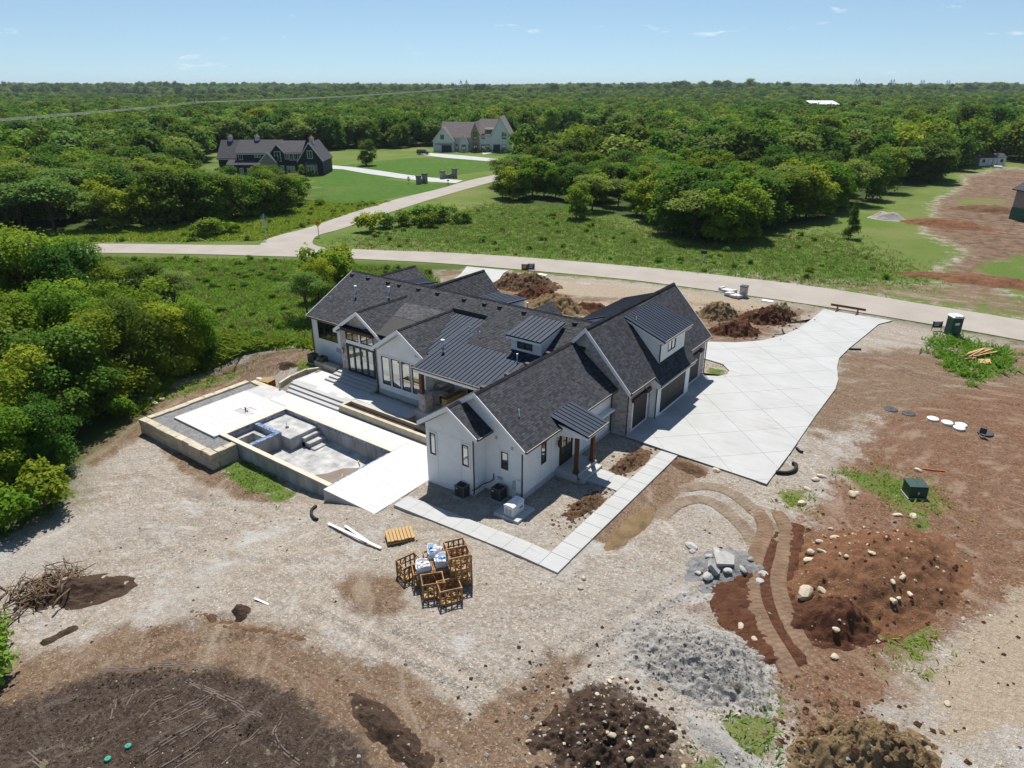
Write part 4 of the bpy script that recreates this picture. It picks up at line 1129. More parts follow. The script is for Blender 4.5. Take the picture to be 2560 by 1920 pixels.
# brick gable with the glazed doors
BX, BZ, BS = -22.85, 6.55, 0.67
bz = lambda x: BZ - BS * abs(x - BX)
gable_volume(-25.7, -20.1, 7.5, 9.6, -0.3, BX, BZ, BS, BS, 'brick')
shingle_roof([(-26.1, 7.15, bz(-26.1)), (BX, 7.15, BZ), (BX, 13.6, BZ), (-26.1, 13.6, bz(-26.1))], HOUSE)
shingle_roof([(BX, 7.15, BZ), (-19.4, 7.15, bz(-19.4)), (-19.4, 13.6, bz(-19.4)), (BX, 13.6, BZ)], HOUSE)
rake(-26.1, bz(-26.1), BX, BZ, 7.148, depth=0.32); rake(BX, BZ, -19.9, bz(-19.9), 7.148, depth=0.32)
obj('soffit_return', MB().box(-26.05, -25.7, 7.16, 8.7, bz(-26.1) - 0.3, bz(-26.1) - 0.16), M['trim'], HOUSE)
fd = obj('french_doors', frame_mb('-Y', 7.5, -24.85, -21.3, 0.5, 3.2, 0.09, 0.0, 0.10), M['black_metal'], HOUSE)
for i in range(4):
    a0 = -24.76 + i * 0.8425; a1 = a0 + 0.8425
    obj('door_leaf', frame_mb('-Y', 7.5, a0, a1, 0.59, 3.11, 0.10, 0.0, 0.07), M['black_metal'], fd)
    obj('door_pane', fbox('-Y', 7.5, a0 + 0.1, a1 - 0.1, 0.75 if True else 0.69, 3.01, 0.005, 0.02), M['glass_green'], fd)
for x in (-23.12, -23.03):
    obj('door_handle', fbox('-Y', 7.5, x - 0.02, x + 0.02, 1.5, 1.8, 0.07, 0.12), M['dark_plastic'], fd)
obj('door_band', fbox('-Y', 7.5, -24.85, -21.3, 3.22, 3.55, 0.0, 0.06), M['trim'], HOUSE)
window(HOUSE, '-Y', 7.5, -24.85, -23.2, 3.57, 4.48, 2, 'glass', trim=False)
window(HOUSE, '-Y', 7.5, -22.95, -21.3, 3.57, 4.48, 2, 'glass', trim=False)
obj('window_post', fbox('-Y', 7.5, -23.19, -22.96, 3.56, 4.5, 0.0, 0.06), M['trim'], HOUSE)
bm_ = obj('lintel_beam', fbox('-Y', 7.5, -25.05, -21.0, 4.52, 4.82, 0.0, 0.45), M['timber_dark'], HOUSE)
obj('beam_flashing', MB().prism([(-25.1, 7.5, 4.95), (-25.1, 7.02, 4.84), (-25.1, 7.02, 4.825), (-25.1, 7.5, 4.825)], (4.15, 0, 0)), M['seam'], bm_)
sc_ = obj('wall_lantern', MB().tube([(-25.3, 7.5, 2.75), (-25.3, 7.33, 2.8), (-25.3, 7.3, 2.65)], 0.02, 6), M['black_metal'], HOUSE)
obj('lantern_cage', MB().tube([(-25.3, 7.3, 2.66), (-25.3, 7.3, 2.58), (-25.3, 7.3, 2.15), (-25.3, 7.3, 2.08)], [0.03, 0.14, 0.10, 0.04], 6), M['glass_dark'], sc_)
sc_ = obj('wall_lantern', MB().tube([(0.0, 4.0, 2.75), (0.17, 4.0, 2.8), (0.2, 4.0, 2.65)], 0.02, 6), M['black_metal'], HOUSE)
obj('lantern_cage', MB().tube([(0.2, 4.0, 2.66), (0.2, 4.0, 2.58), (0.2, 4.0, 2.15), (0.2, 4.0, 2.08)], [0.03, 0.14, 0.10, 0.04], 6), M['black_metal'], sc_)
# white gable with tall windows
HX, HZ, HS = -17.05, 6.3, 0.665
hz = lambda x: HZ - HS * abs(x - HX)
gable_volume(-20.1, -14.5, 6.7, 9.6, -0.7, HX, HZ, HS, HS, 'stucco')
obj('foundation', MB().box(-20.14, -14.46, 6.66, 7.5, -0.8, 0.28), M['found'], HOUSE)
shingle_roof([(-20.35, 6.3, hz(-20.35)), (HX, 6.3, HZ), (HX, 13.3, HZ), (-20.35, 13.3, hz(-20.35))], HOUSE)
shingle_roof([(HX, 6.3, HZ), (-14.1, 6.3, hz(-14.1)), (-14.1, 13.3, hz(-14.1)), (HX, 13.3, HZ)], HOUSE)
rake(-20.35, hz(-20.35), HX, HZ, 6.298, depth=0.32); rake(HX, HZ, -14.1, hz(-14.1), 6.298, depth=0.32)
obj('soffit_strip', MB().prism([(-20.05, 6.69, hz(-20.05) - 0.42), (HX - 0.1, 6.69, HZ - 0.44), (HX - 0.1, 6.69, HZ - 0.50), (-20.05, 6.69, hz(-20.05) - 0.48)], (0, -0.03, 0)), M['gutter_lip'], HOUSE)
for i in range(4):
    a0 = -19.55 + i * 1.19
    window(HOUSE, '-Y', 6.7, a0, a0 + 0.98, 0.85, 3.42, 1, 'glass', trim=True)
for x in (-15.55, -15.3):
    obj('wall_vent', fbox('-Y', 6.7, x, x + 0.16, 4.2, 4.36, 0, 0.05), M['grey_plastic'], HOUSE)
downspout([(-20.4, 6.5, 4.0), (-20.3, 6.7, 3.75), (-20.2, 6.6, 3.5), (-20.2, 6.62, 3.3), (-20.2, 6.62, 0.0), (-20.2, 6.4, -0.08)], HOUSE)
gutter((-14.1, 7.0, hz(-14.1)), (-14.1, 6.32, hz(-14.1)), (1, 0, 0), HOUSE)
# saddle between the two gables
ck = lambda y: 6.27 - 0.2 * (13.25 - y)
shingle_roof([(-22.7, 10.3, ck(10.3)), (-17.2, 10.3, ck(10.3)), (-17.2, 13.25, ck(13.25)), (-22.7, 13.25, ck(13.25))], HOUSE, mat='shingle_light')
obj('roof_membrane', MB().prism([(-22.2, 7.2, ck(7.2) - 0.03), (-17.6, 7.2, ck(7.2) - 0.03), (-17.6, 10.29, ck(10.29) - 0.01), (-22.2, 10.29, ck(10.29) - 0.01)], (0, 0, -0.08)), M['membrane'], HOUSE)
# small dormer with metal roof
dz = lambda y: 6.80 + 0.185 * (y - 9.6)
metal_roof_part([(-8.45, 9.6, dz(9.6)), (-5.2, 9.6, dz(9.6)), (-5.2, 13.1, dz(13.1)), (-8.45, 13.1, dz(13.1))], HOUSE)
obj('dormer_wall', MB().prism([(-8.25, 10.05, 5.2), (-8.25, 10.05, dz(10.05) - 0.12), (-8.25, 13.0, dz(13.0) - 0.12), (-8.25, 13.0, 6.7)], (2.85, 0, 0)), M['stucco'], HOUSE)
obj('dormer_fascia', MB().box(-8.43, -5.22, 9.6, 9.66, dz(9.6) - 0.30, dz(9.6) - 0.11), M['trim'], HOUSE)
for x in (-8.44, -5.26):
    obj('dormer_fascia', MB().prism([(x, 9.67, dz(9.67) - 0.11), (x, 12.9, dz(12.9) - 0.11), (x, 12.9, dz(12.9) - 0.18), (x, 9.67, dz(9.67) - 0.28)], (0.05, 0, 0)), M['trim'], HOUSE)
window(HOUSE, '-Y', 10.05, -7.65, -6.2, 5.75, 6.42, 2, 'glass_dark')
# street-side gables seen over the ridge
def street_gable(x, z, y0, y1, s1, s2, wl, wr):
    shingle_roof([(x, y0, z), (x + wr, y0, z - s2 * wr), (x + wr, y1, z - s2 * wr), (x, y1, z)], HOUSE)
    shingle_roof([(x - wl, y0, z - s1 * wl), (x, y0, z), (x, y1, z), (x - wl, y1, z - s1 * wl)], HOUSE, tab=(1.0, 2.4), expo=0.32)
    gable_volume(x - wl + 0.3, x + wr - 0.3, y0, y1 - 0.3, -0.2, x, z, s1, s2, 'stucco')
street_gable(-28.8, 7.1, 15.5, 20.9, 0.75, 0.75, 3.6, 3.6)
street_gable(-21.5, 7.2, 15.5, 23.4, 1.0, 1.0, 4.0, 4.0)
street_gable(-12.0, 6.0, 15.5, 21.6, 0.9, 0.9, 2.6, 2.6)
def street_shed(x0, x1, y0, y1, z0, z1):
    metal_roof_part([(x0, y0, z0), (x1, y0, z0), (x1, y1, z1), (x0, y1, z1)], HOUSE)
    obj('dormer_wall', MB().prism([(x0 + 0.2, y0, 3.0), (x0 + 0.2, y1 - 0.3, 3.0), (x0 + 0.2, y1 - 0.3, z1 - 0.08), (x0 + 0.2, y0, z0 - 0.15)], (x1 - x0 - 0.4, 0, 0)), M['stucco'], HOUSE)
street_shed(-27.6, -25.2, 15.6, 20.4, 6.7, 6.0)
street_shed(-18.3, -14.7, 16.0, 21.6, 6.3, 5.75)
street_shed(-10.0, -7.6, 17.5, 22.6, 5.2, 4.6)
# ridge caps
def caps(a, b, parent, n=None):
    a = Vector(a); b = Vector(b); L = (b - a).length; d = (b - a) / L
    side = Vector((0, 0, 1)).cross(d)
    n = n or int(L / 0.2); vs = []; fs = []; rs = []
    off = Vector(root_off(parent)); slope = 0.6
    for i in range(n):
        p = a + d * (L * i / n); q = a + d * (L * (i + 1.15) / n); k = len(vs)
        for (c, hh) in ((p, 0.055), (q, 0.03)):
            vs += [c - side * 0.17 - Vector((0, 0, 0.17 * slope - hh)) - off, c + Vector((0, 0, hh + 0.01)) - off, c + side * 0.17 - Vector((0, 0, 0.17 * slope - hh)) - off]
        fs += [(k, k + 1, k + 4, k + 3), (k + 1, k + 2, k + 5, k + 4), (k, k + 3, k + 4, k + 1)]
        rs += [random.random() * 0.8 + 0.1] * 3
    o = rnd_mesh('ridge_cap', vs, fs, rs, M['shingle'], parent); o['kind'] = 'stuff'
caps((-31.9, TR, TZ), (-12.4, TR, TZ), HOUSE); caps((-12.45, SRY, SRZ), (-2.9, SRY, SRZ), HOUSE)
caps((WR, -0.35, WZ), (WR, 11.4, WZ), HOUSE); caps((SR, -1.6, SZ), (SR, -0.4, SZ), HOUSE)
caps((GR, 11.4, GZR), (GR, 27.25, GZR), HOUSE); caps((BX, 7.15, BZ), (BX, 13.6, BZ), HOUSE); caps((HX, 6.3, HZ), (HX, 13.3, HZ), HOUSE)
caps((-28.8, 15.5, 7.1), (-28.8, 20.9, 7.1), HOUSE); caps((-21.5, 15.5, 7.2), (-21.5, 23.4, 7.2), HOUSE)
# attic vents along the ridge
def attic_vent(x, y, z, dirv=(0, -1), sl=0.5):
    m = MB(); w2 = 0.17
    if dirv == (0, -1):
        m.add([(x - w2, y + 0.2, z + 0.1), (x + w2, y + 0.2, z + 0.1), (x + w2, y - 0.2, z + 0.14), (x - w2, y - 0.2, z + 0.14),
               (x - w2, y + 0.2, z - 0.05), (x + w2, y + 0.2, z - 0.05), (x + w2, y - 0.2, z - 0.2), (x - w2, y - 0.2, z - 0.2)],
              [(3, 2, 1, 0), (4, 5, 6, 7), (0, 1, 5, 4), (1, 2, 6, 5), (2, 3, 7, 6), (3, 0, 4, 7)])
    else:
        m.add([(x + 0.2, y - w2, z + 0.1), (x + 0.2, y + w2, z + 0.1), (x - 0.2, y + w2, z + 0.14), (x - 0.2, y - w2, z + 0.14),
               (x + 0.2, y - w2, z - 0.05), (x + 0.2, y + w2, z - 0.05), (x - 0.2, y + w2, z - 0.22), (x - 0.2, y - w2, z - 0.22)],
              [(0, 1, 2, 3), (7, 6, 5, 4), (0, 4, 5, 1), (1, 5, 6, 2), (2, 6, 7, 3), (3, 7, 4, 0)])
    obj('attic_vent', m, M['black_metal'], HOUSE)
for x in (-31.3, -29.0, -26.2, -24.7, -22.2, -19.8): attic_vent(x, 14.45, tz(14.45))
for x in (-16.6, -14.3): attic_vent(x, 14.4, tz(14.4))
for x in (-12.0, -9.5, -4.6): attic_vent(x, 13.6, sz(13.6))
for y in (1.5, 4.2, 6.6, 9.3): attic_vent(-4.25, y, wz(-4.25), (-1, 0))
# flues and plumbing vents
def flue(x, y, z, h, r, cap=True, boot=True):
    p = obj('roof_pipe', MB().cyl(x, y, z - 0.1, z + h, r, 12), M['chrome'], HOUSE, True)
    if cap: obj('pipe_cap', MB().cyl(x, y, z + h, z + h + 0.07, r * 1.7, 14, r * 1.5), M['pvc'], p)
    if boot: obj('pipe_boot', MB().cyl(x, y, z - 0.08, z + 0.1, r * 2.2, 12, r * 1.2), M['chrome'], p)
flue(-28.4, 12.15, tz(12.15), 0.95, 0.09); flue(-24.6, 12.9, tz(12.9), 0.95, 0.09)
flue(-30.9, 11.05, tz(11.05), 0.35, 0.05, False)
flue(-13.4, 7.75, mz(7.75), 0.95, 0.10)
flue(-13.4, 11.2, mz(11.2), 0.4, 0.04, False); flue(-12.95, 11.2, mz(11.2), 0.4, 0.04, False)
flue(-11.7, 10.4, sz(10.4), 0.5, 0.05, False)
flue(-6.85, 8.9, mz(8.9), 0.6, 0.05)
flue(-1.36, 1.46, wz(-1.36), 0.45, 0.05, False)
flue(-1.2, 17.4, gd(-1.2), 0.3, 0.04, False)
flue(-12.6, 18.5, 5.9, 0.5, 0.06)
# services on the near wall
bx_ = obj('meter_box', fbox('-Y', 0.0, -0.72, -0.42, 0.55, 1.15, 0, 0.14), M['grey_plastic'], HOUSE)
bx_ = obj('breaker_cabinet', fbox('-Y', 0.0, -0.4, 0.0 - 0.02, 0.5, 1.35, 0, 0.2), M['white_plastic'], HOUSE)
obj('conduit', MB().tube([(-0.1, -0.1, 0.5), (-0.1, -0.1, -0.1)], 0.03, 6), M['grey_plastic'], HOUSE)
for x in (-1.98, -1.78): obj('service_box', fbox('-Y', 0.0, x, x + 0.16, 0.85, 1.05, 0, 0.09), M['grey_plastic'], HOUSE)
obj('refrigerant_line', MB().tube([(-2.3, -0.06, 1.1), (-2.3, -0.06, 0.7), (-2.6, -0.1, 0.4), (-2.85, -0.5, 0.35), (-2.85, -1.2, 0.3), (-3.0, -1.5, 0.3)], 0.035, 6), M['rubber'], HOUSE)
obj('wall_bench', MB().box(0.0, 0.5, 9.0, 11.3, 2.1, 2.24), M['stucco'], HOUSE)
obj('gas_meter', MB().cyl(0.15, 10.7, 1.4, 1.75, 0.12, 10), M['grey_plastic'], HOUSE)
for y in (8.7, 9.2): obj('conduit', MB().tube([(0.06, y, 1.2), (0.06, y, 2.3)], 0.025, 6), M['grey_plastic'], HOUSE)

# ------------------------------------------------------------------ terrace, pool and retaining wall
LP = -0.55      # lower patio level
TE = -0.10      # terrace level
def pave(thingo, x0, x1, y0, y1, z, skip=(), tw=0.92, th=0.61):
    """staggered rectangular pavers, each its own piece sharing one mesh"""
    key = (round(tw, 3), round(th, 3))
    nx = max(1, int(round((x1 - x0) / tw))); ny = max(1, int(round((y1 - y0) / th)))
    w_, h_ = (x1 - x0) / nx, (y1 - y0) / ny
    mb = MB().cbox(0.003, w_ - 0.003, 0.003, h_ - 0.003, -0.05, 0.0, 0.004)
    me = None
    for j in range(ny):
        sh = (j % 2) * 0.5
        for i in range(-1 if sh else 0, nx):
            a0 = x0 + (i + sh) * w_; a1 = a0 + w_
            b0 = y0 + j * h_
            c0, c1 = max(a0, x0), min(a1, x1)
            if c1 - c0 < 0.05: continue
            if any(c0 < s[1] - 0.02 and c1 > s[0] + 0.02 and b0 < s[3] - 0.02 and b0 + h_ > s[2] + 0.02 for s in skip): continue
            ro = root_off(thingo)
            if c1 - c0 > w_ - 1e-3:
                if me is None:
                    o = link_mesh('paver', mb.v, mb.f, M['paver'], thingo); me = o.data
                else:
                    o = bpy.data.objects.new('paver', me); COL.objects.link(o); o.parent = thingo
                o.location = (c0 - ro[0], b0 - ro[1], z - ro[2] + random.uniform(-0.002, 0.002))
            else:
                obj('paver', MB().cbox(c0 + 0.005, c1 - 0.005, b0 + 0.005, b0 + h_ - 0.005, z - 0.05, z, 0.006), M['paver'], thingo)

PAT = thing('patio', (-20, -2, -0.6), 'white travertine paved patio with steps around the empty pool', None)
PAT['kind'] = 'structure'
PX0, PX1, PY0, PY1 = -25.0, -12.1, -5.85, 0.5      # outside of the pool shell
# slabs under the paving
for (a, b, c, d_) in ((-30.8, PX0 - 0.002, -6.3, 2.45), (PX0 - 0.002, PX1 + 0.002, PY1 + 0.002, 2.45), (PX1 + 0.002, -7.12, -6.3, 2.45)):
    obj('patio_base', MB().box(a, b, c, d_, -2.2, LP - 0.03), M['concrete_old'], PAT)
pave(PAT, -30.8, PX0 - 0.01, -6.3, 0.42, LP, skip=[(-27.35, -26.75, -2.3, -1.9)])
pave(PAT, PX0 - 2.3, PX1, PY1 + 0.01, 2.42, LP)
pave(PAT, PX1 + 0.01, -7.12, -6.3, 2.42, LP)
# lower flight of three steps
for k in range(3):
    obj('step', MB().cbox(-27.6 - 0.28 * k, -20.75, 2.42 + 0.45 * k, 4.2, LP - 0.04 + 0.15 * k, LP + 0.15 * (k + 1), 0.012), M['concrete'], PAT)
for k in range(3):
    obj('step', MB().cbox(-10.5, -8.3, 2.42 + 0.42 * k, 5.0, LP - 0.04 + 0.15 * k, LP + 0.15 * (k + 1), 0.012), M['concrete'], PAT)
# terrace
obj('patio_base', MB().box(-28.4, -14.6, 3.75, 6.2, -1.2, TE - 0.03), M['concrete_old'], PAT)
pave(PAT, -28.0, -20.75, 3.77, 6.9, TE)
pave(PAT, -20.74, -14.4, 4.35, 5.75, TE)
# steps up to the glazed doors
for k in range(4):
    obj('step', MB().cbox(-26.1 + 0.12 * k, -20.3, 5.55 + 0.42 * k, 7.48, TE - 0.02 + 0.15 * k, TE + 0.15 * (k + 1), 0.012), M['concrete'], PAT)
# raised planter with a water trough
obj('planter_wall', join(MB().box(-20.7, -10.6, 2.55, 2.85, -0.9, 0.02), MB().box(-20.7, -20.4, 2.851, 3.8, -0.9, 0.02), MB().box(-10.9, -10.6, 2.851, 3.8, -0.9, 0.02), MB().box(-20.4, -10.9, 3.65, 3.8, -0.9, 0.02)), M['limestone'], PAT)
obj('planter_soil', MB().box(-20.4, -10.9, 2.86, 3.64, -0.9, -0.3), M['soil_dark'], PAT)
obj('drain_cover', MB().cyl(-20.0, 1.35, LP, LP + 0.012, 0.16, 16), M['coping'], PAT)
obj('drain_cover', MB().cyl(-16.2, 1.35, LP, LP + 0.012, 0.16, 16), M['coping'], PAT)
obj('pipe_stub', MB().tube([(-27.0, -2.1, LP - 0.3), (-27.05, -2.1, LP + 0.35)], 0.06, 8), M['rubber'], PAT)
obj('pipe_stub', MB().tube([(-26.85, -2.05, LP - 0.3), (-26.85, -2.05, LP + 0.12)], 0.05, 8), M['orange'], PAT)

POOL = thing('swimming_pool', (-18.5, -2.7, -1.6), 'empty unfinished swimming pool shell with blue tile band and spa', 'pool')
t_ = 0.34
CZ = LP + 0.02
obj('pool_wall', join(MB().box(PX0, PX1, PY0, PY0 + t_, -2.6, CZ - 0.05), MB().box(PX0, PX0 + t_, PY0 + t_, PY1, -2.6, CZ - 0.05),
                      MB().box(PX0 + t_, PX1, PY1 - t_, PY1, -2.6, CZ - 0.05), MB().box(PX1 - t_, PX1, PY0 + t_, PY1 - t_, -2.6, CZ - 0.25)), M['gunite_wall'], POOL)
for i in range(9):
    a0 = PX0 + i * (PX1 - PX0) / 9; a1 = PX0 + (i + 1) * (PX1 - PX0) / 9
    obj('coping_stone', MB().cbox(a0 + 0.004, a1 - 0.004, PY0 - 0.03, PY0 + t_ + 0.03, CZ - 0.05, CZ + 0.02, 0.012), M['coping'], POOL)
    obj('coping_stone', MB().cbox(a0 + 0.004, a1 - 0.004, PY1 - t_ - 0.03, PY1, CZ - 0.05, CZ + 0.005, 0.012), M['coping'], POOL)
for i in range(5):
    b0 = PY0 + t_ + 0.035 + i * (PY1 - PY0 - 2 * t_ - 0.07) / 5; b1 = PY0 + t_ + 0.035 + (i + 1) * (PY1 - PY0 - 2 * t_ - 0.07) / 5
    obj('coping_stone', MB().cbox(PX0, PX0 + t_ + 0.03, b0 + 0.004, b1 - 0.004, CZ - 0.05, CZ + 0.005, 0.012), M['coping'], POOL)
i0, i1, j0, j1 = PX0 + t_, PX1 - t_, PY0 + t_, PY1 - t_
obj('tile_band', join(MB().box(i0, i1, j1 - 0.015, j1 - 0.001, CZ - 0.26, CZ - 0.055), MB().box(i0 + 0.001, i0 + 0.015, j0, j1 - 0.02, CZ - 0.26, CZ - 0.055),
                      MB().box(i0, i1, j0 + 0.001, j0 + 0.015, CZ - 0.26, CZ - 0.055)), M['pool_tile'], POOL)
# shell floor dishes down towards the deep end
fl = MB(); nx, ny = 40, 20
for j in range(ny + 1):
    for i in range(nx + 1):
        x = i0 + (i1 - i0) * i / nx; y = j0 + (j1 - j0) * j / ny
        e_ = min((x - i0), (i1 - x), (y - j0), (j1 - y))
        fl.v.append((x, y, -1.95 - 0.25 * ss(np.array((x - i0) / (i1 - i0))) + 0.15 * math.exp(-e_ / 0.35) + 0.03 * float(fbm(np.array(x * 1.2), np.array(y * 1.2), 3, 4))))
fl.f = [(j * (nx + 1) + i, j * (nx + 1) + i + 1, (j + 1) * (nx + 1) + i + 1, (j + 1) * (nx + 1) + i) for j in range(ny) for i in range(nx)]
obj('pool_floor', fl, M['gunite'], POOL, True)
obj('pool_puddle', fan([(-16.2, -5.4), (-12.5, -5.4), (-12.5, -0.4), (-13.2, -0.9), (-14.2, -1.2), (-15.2, -2.0), (-15.6, -3.2), (-16.4, -4.2)], -2.03), M['pool_mud'], POOL)
# sun shelf and steps
obj('sun_shelf', MB().cbox(i0 + 0.01, -20.6, -2.6, j1 - 0.02, -2.2, -0.95, 0.03), M['gunite'], POOL)
for k in range(3):
    obj('pool_step', MB().cbox(-20.6 + 0.001, -20.2 + 0.55 * (2 - k) + 0.0, j1 - 1.7, j1 - 0.02, -2.3 + 0.001 * k, -1.25 - 0.33 * (2 - k) + 0.0, 0.03), M['gunite'], POOL)
obj('shelf_fitting', join(MB().cyl(-22.4, -1.5, -0.95, -0.90, 0.16, 14), MB().cyl(-22.4, -1.5, -0.9, -0.55, 0.02, 6)), M['dark_plastic'], POOL)
# raised spa with tiled walls
obj('spa_wall', join(MB().box(i0, -21.6, -2.98, -2.61, -2.2, -0.70), MB().box(-21.98, -21.6, j0, -2.985, -2.2, -0.70)), M['gunite_wall'], POOL)
obj('spa_coping', join(MB().box(i0, -21.57, -3.0, -2.6, -0.70, -0.66), MB().box(-22.0, -21.57, j0, -3.005, -0.70, -0.66)), M['pool_tile'], POOL)
obj('spa_bench', join(MB().box(i0, -21.99, -3.5, -2.99, -2.2, -1.15), MB().box(i0, i0 + 0.5, j0, -3.505, -2.2, -1.15), MB().box(-22.5, -21.99, j0, -3.505, -2.2, -1.15)), M['gunite'], POOL)
# far lip with the tiled overflow channel
obj('overflow_edge', MB().box(PX1 - t_, PX1 - 0.02, j0 - 0.001, j1 + 0.001, CZ - 0.25, CZ - 0.20), M['pool_tile'], POOL)
obj('overflow_kerb', MB().box(PX1 + 0.002, PX1 + 0.25, j0 - 0.3, j1 + 0.3, CZ - 0.45, CZ - 0.22), M['coping'], POOL)
for y in (-0.2, -2.4, -4.0):
    pass
for (x0, y0, x1, y1) in ((-15.2, -0.5, -14.6, -0.9), (-13.9, -1.2, -13.2, -1.6), (-14.6, -2.6, -14.2, -3.0)):
    obj('pool_batten', MB().bar((x0, y0, -2.02), (x1, y1, -2.02), 0.07, 0.06), M['raw_wood'], POOL)

# limestone retaining wall: big blocks in three courses
RW = thing('retaining_wall', (-28, -8, -1.9), 'dry laid limestone block retaining wall around the patio corner', 'wall')
def block(x0, x1, y0, y1, z0, z1):
    r = random.uniform
    m = MB()
    j = lambda: r(-0.03, 0.03)
    b = [(x0 + j(), y0 + j(), z0), (x1 + j(), y0 + j(), z0), (x1 + j(), y1 + j(), z0), (x0 + j(), y1 + j(), z0)]
    k = 0.035
    md = [(x0 + j(), y0 + j(), z1 - k), (x1 + j(), y0 + j(), z1 - k), (x1 + j(), y1 + j(), z1 - k), (x0 + j(), y1 + j(), z1 - k)]
    tp = [(x0 + k, y0 + k, z1 + j() * 0.4), (x1 - k, y0 + k, z1 + j() * 0.4), (x1 - k, y1 - k, z1 + j() * 0.4), (x0 + k, y1 - k, z1 + j() * 0.4)]
    m.add(b + md + tp, [(0, 3, 2, 1), (8, 9, 10, 11)] + [(i, (i + 1) % 4, (i + 1) % 4 + 4, i + 4) for i in range(4)] + [(i + 4, (i + 1) % 4 + 4, (i + 1) % 4 + 8, i + 8) for i in range(4)])
    obj('limestone_block', m, M['limestone'], RW)
def course_run(ax, c0, c1, a0, a1, zs, hgt=0.43):
    for k, z0 in enumerate(zs):
        a = a0
        n = 0
        while a < a1 - 0.2:
            L = random.uniform(0.95, 1.7)
            if n == 0: L *= random.uniform(0.5, 1)
            n += 1
            if a + L > a1 - 0.5: L = a1 - a
            d = random.uniform(-0.05, 0.05) if k == 2 else random.uniform(-0.02, 0.02)
            if ax == 'x': block(a + 0.008, a + L - 0.008, c0 + d, c1 + d, z0 + 0.004, z0 + hgt - 0.004)
            else: block(c0 + d, c1 + d, a + 0.008, a + L - 0.008, z0 + 0.004, z0 + hgt - 0.004)
            a += L
ZS = (-1.86, -1.43, -1.0)
course_run('x', -8.15, -7.55, -32.9, -22.55, ZS)
course_run('y', -32.9, -32.3, -7.53, 1.9, ZS)
course_run('y', -23.2, -22.55, -7.53, -5.95, ZS)
course_run('x', 1.92, 2.5, -32.3, -29.0, (-1.0,))
course_run('x', 7.2, 7.75, -29.6, -26.4, (-0.35, 0.06), 0.40)
tag(obj('gravel_bed', join(MB().box(-32.3, -30.82, -7.53, 1.9, -1.9, -0.72), MB().box(-30.81, -23.2, -7.53, -6.32, -1.9, -0.72), MB().box(-30.81, -28.0, 0.44, 2.4, -1.9, -0.72), MB().box(-25.2, -23.2, -6.319, -5.9, -1.9, -0.72)), M['gravel_dark']), 'grey gravel fill between the retaining wall and the patio', None, kind='structure')
# low kerb and gravel strip beside the terrace
kb = thing('kerb_edging', (-28.5, 4.5, -0.5), 'thin pale stone edging along the upper terrace', 'edging')
for (a, b) in (((-28.6, 2.5), (-29.1, 4.2)), ((-29.1, 4.2), (-29.2, 6.0)), ((-29.2, 6.0), (-28.4, 7.2))):
    obj('edging_stone', MB().bar((a[0], a[1], -0.25), (b[0], b[1], -0.2), 0.22, 0.6), M['limestone'], kb)

from mathutils.bvhtree import BVHTree
# ------------------------------------------------------------------ dirt and gravel heaps
def heap(name, cx, cy, rx, ry, h, rot, mat, label, cat='dirt pile', seed=1, rough=0.35, n=70, peaks=1, clod=0.35, ridge=False, z0=None):
    vs = []; fs = []
    rg = np.random.default_rng(seed)
    gx = np.linspace(-1.25, 1.25, n); X, Y = np.meshgrid(gx, gx)
    ang = np.arctan2(Y, X)
    R = np.hypot(X, Y) / (1 + 0.28 * (fbm(np.cos(ang) * 1.6 + seed, np.sin(ang) * 1.6 + seed * 2, 3, seed) - 0.5) * 2)
    prof = np.clip(1 - R, -0.4, 1)
    H = np.where(prof > 0, (ss(prof * 1.15) if not ridge else prof ** 0.7), prof * 0.9)
    wx = X * rx; wy = Y * ry
    H = H * (1 + 0.5 * (fbm(wx / 1.6 + seed, wy / 1.6, 3, seed) - 0.5))
    cl = (fbm(wx / clod + 3 * seed, wy / clod, 3, seed + 3) - 0.5)
    cb = np.abs(fbm(wx / (clod * 2.2) + seed, wy / (clod * 2.2) + 5, 3, seed + 9) - 0.5)
    Hh = H * h + np.where(prof > -0.05, (cl * 1.3 + (0.2 - cb) * 0.8) * rough * min(1.0, h), 0) * np.clip(prof * 4 + 0.3, 0, 1)
    c, s_ = math.cos(rot), math.sin(rot)
    PXw = cx + wx * c - wy * s_; PYw = cy + wx * s_ + wy * c
    zb = gz_at(cx, cy) if z0 is None else z0
    base = zbase(PXw, PYw) if z0 is None else np.full_like(PXw, z0)
    Zw = base + Hh - 0.04
    keep = prof > -0.38
    idx = -np.ones(X.shape, int); k = 0
    V_ = []
    for j in range(n):
        for i in range(n):
            if keep[j, i]:
                idx[j, i] = k; k += 1
                V_.append((PXw[j, i], PYw[j, i], Zw[j, i]))
    for j in range(n - 1):
        for i in range(n - 1):
            q = (idx[j, i], idx[j, i + 1], idx[j + 1, i + 1], idx[j + 1, i])
            if min(q) >= 0: fs.append(q)
    me = bpy.data.meshes.new(name)
    me.from_pydata([(a - cx, b - cy, z - zb) for a, b, z in V_], [], fs); me.update(); me.shade_smooth()
    me.materials.append(M[mat])
    o = bpy.data.objects.new(name, me); COL.objects.link(o); o.location = (cx, cy, zb)
    tag(o, label, cat)
    HEAPS.append((cx, cy, max(rx, ry) * 1.3, BVHTree.FromPolygons(V_, fs)))
    return o
HEAPS = []
def hp(name, p, rx, ry, h, mat, label, **kw):
    return heap(name, p[0], p[1], rx, ry, h, kw.pop('rot', 0.0), mat, label, **kw)
hp('red_dirt_mound', (19.73, 5.15), 7.4, 4.0, 1.8, 'soil_red', 'large weathered mound of red dirt strewn with pale rocks beside the wheel ruts', rot=1.15, seed=3, n=170, clod=0.45, rough=0.34)
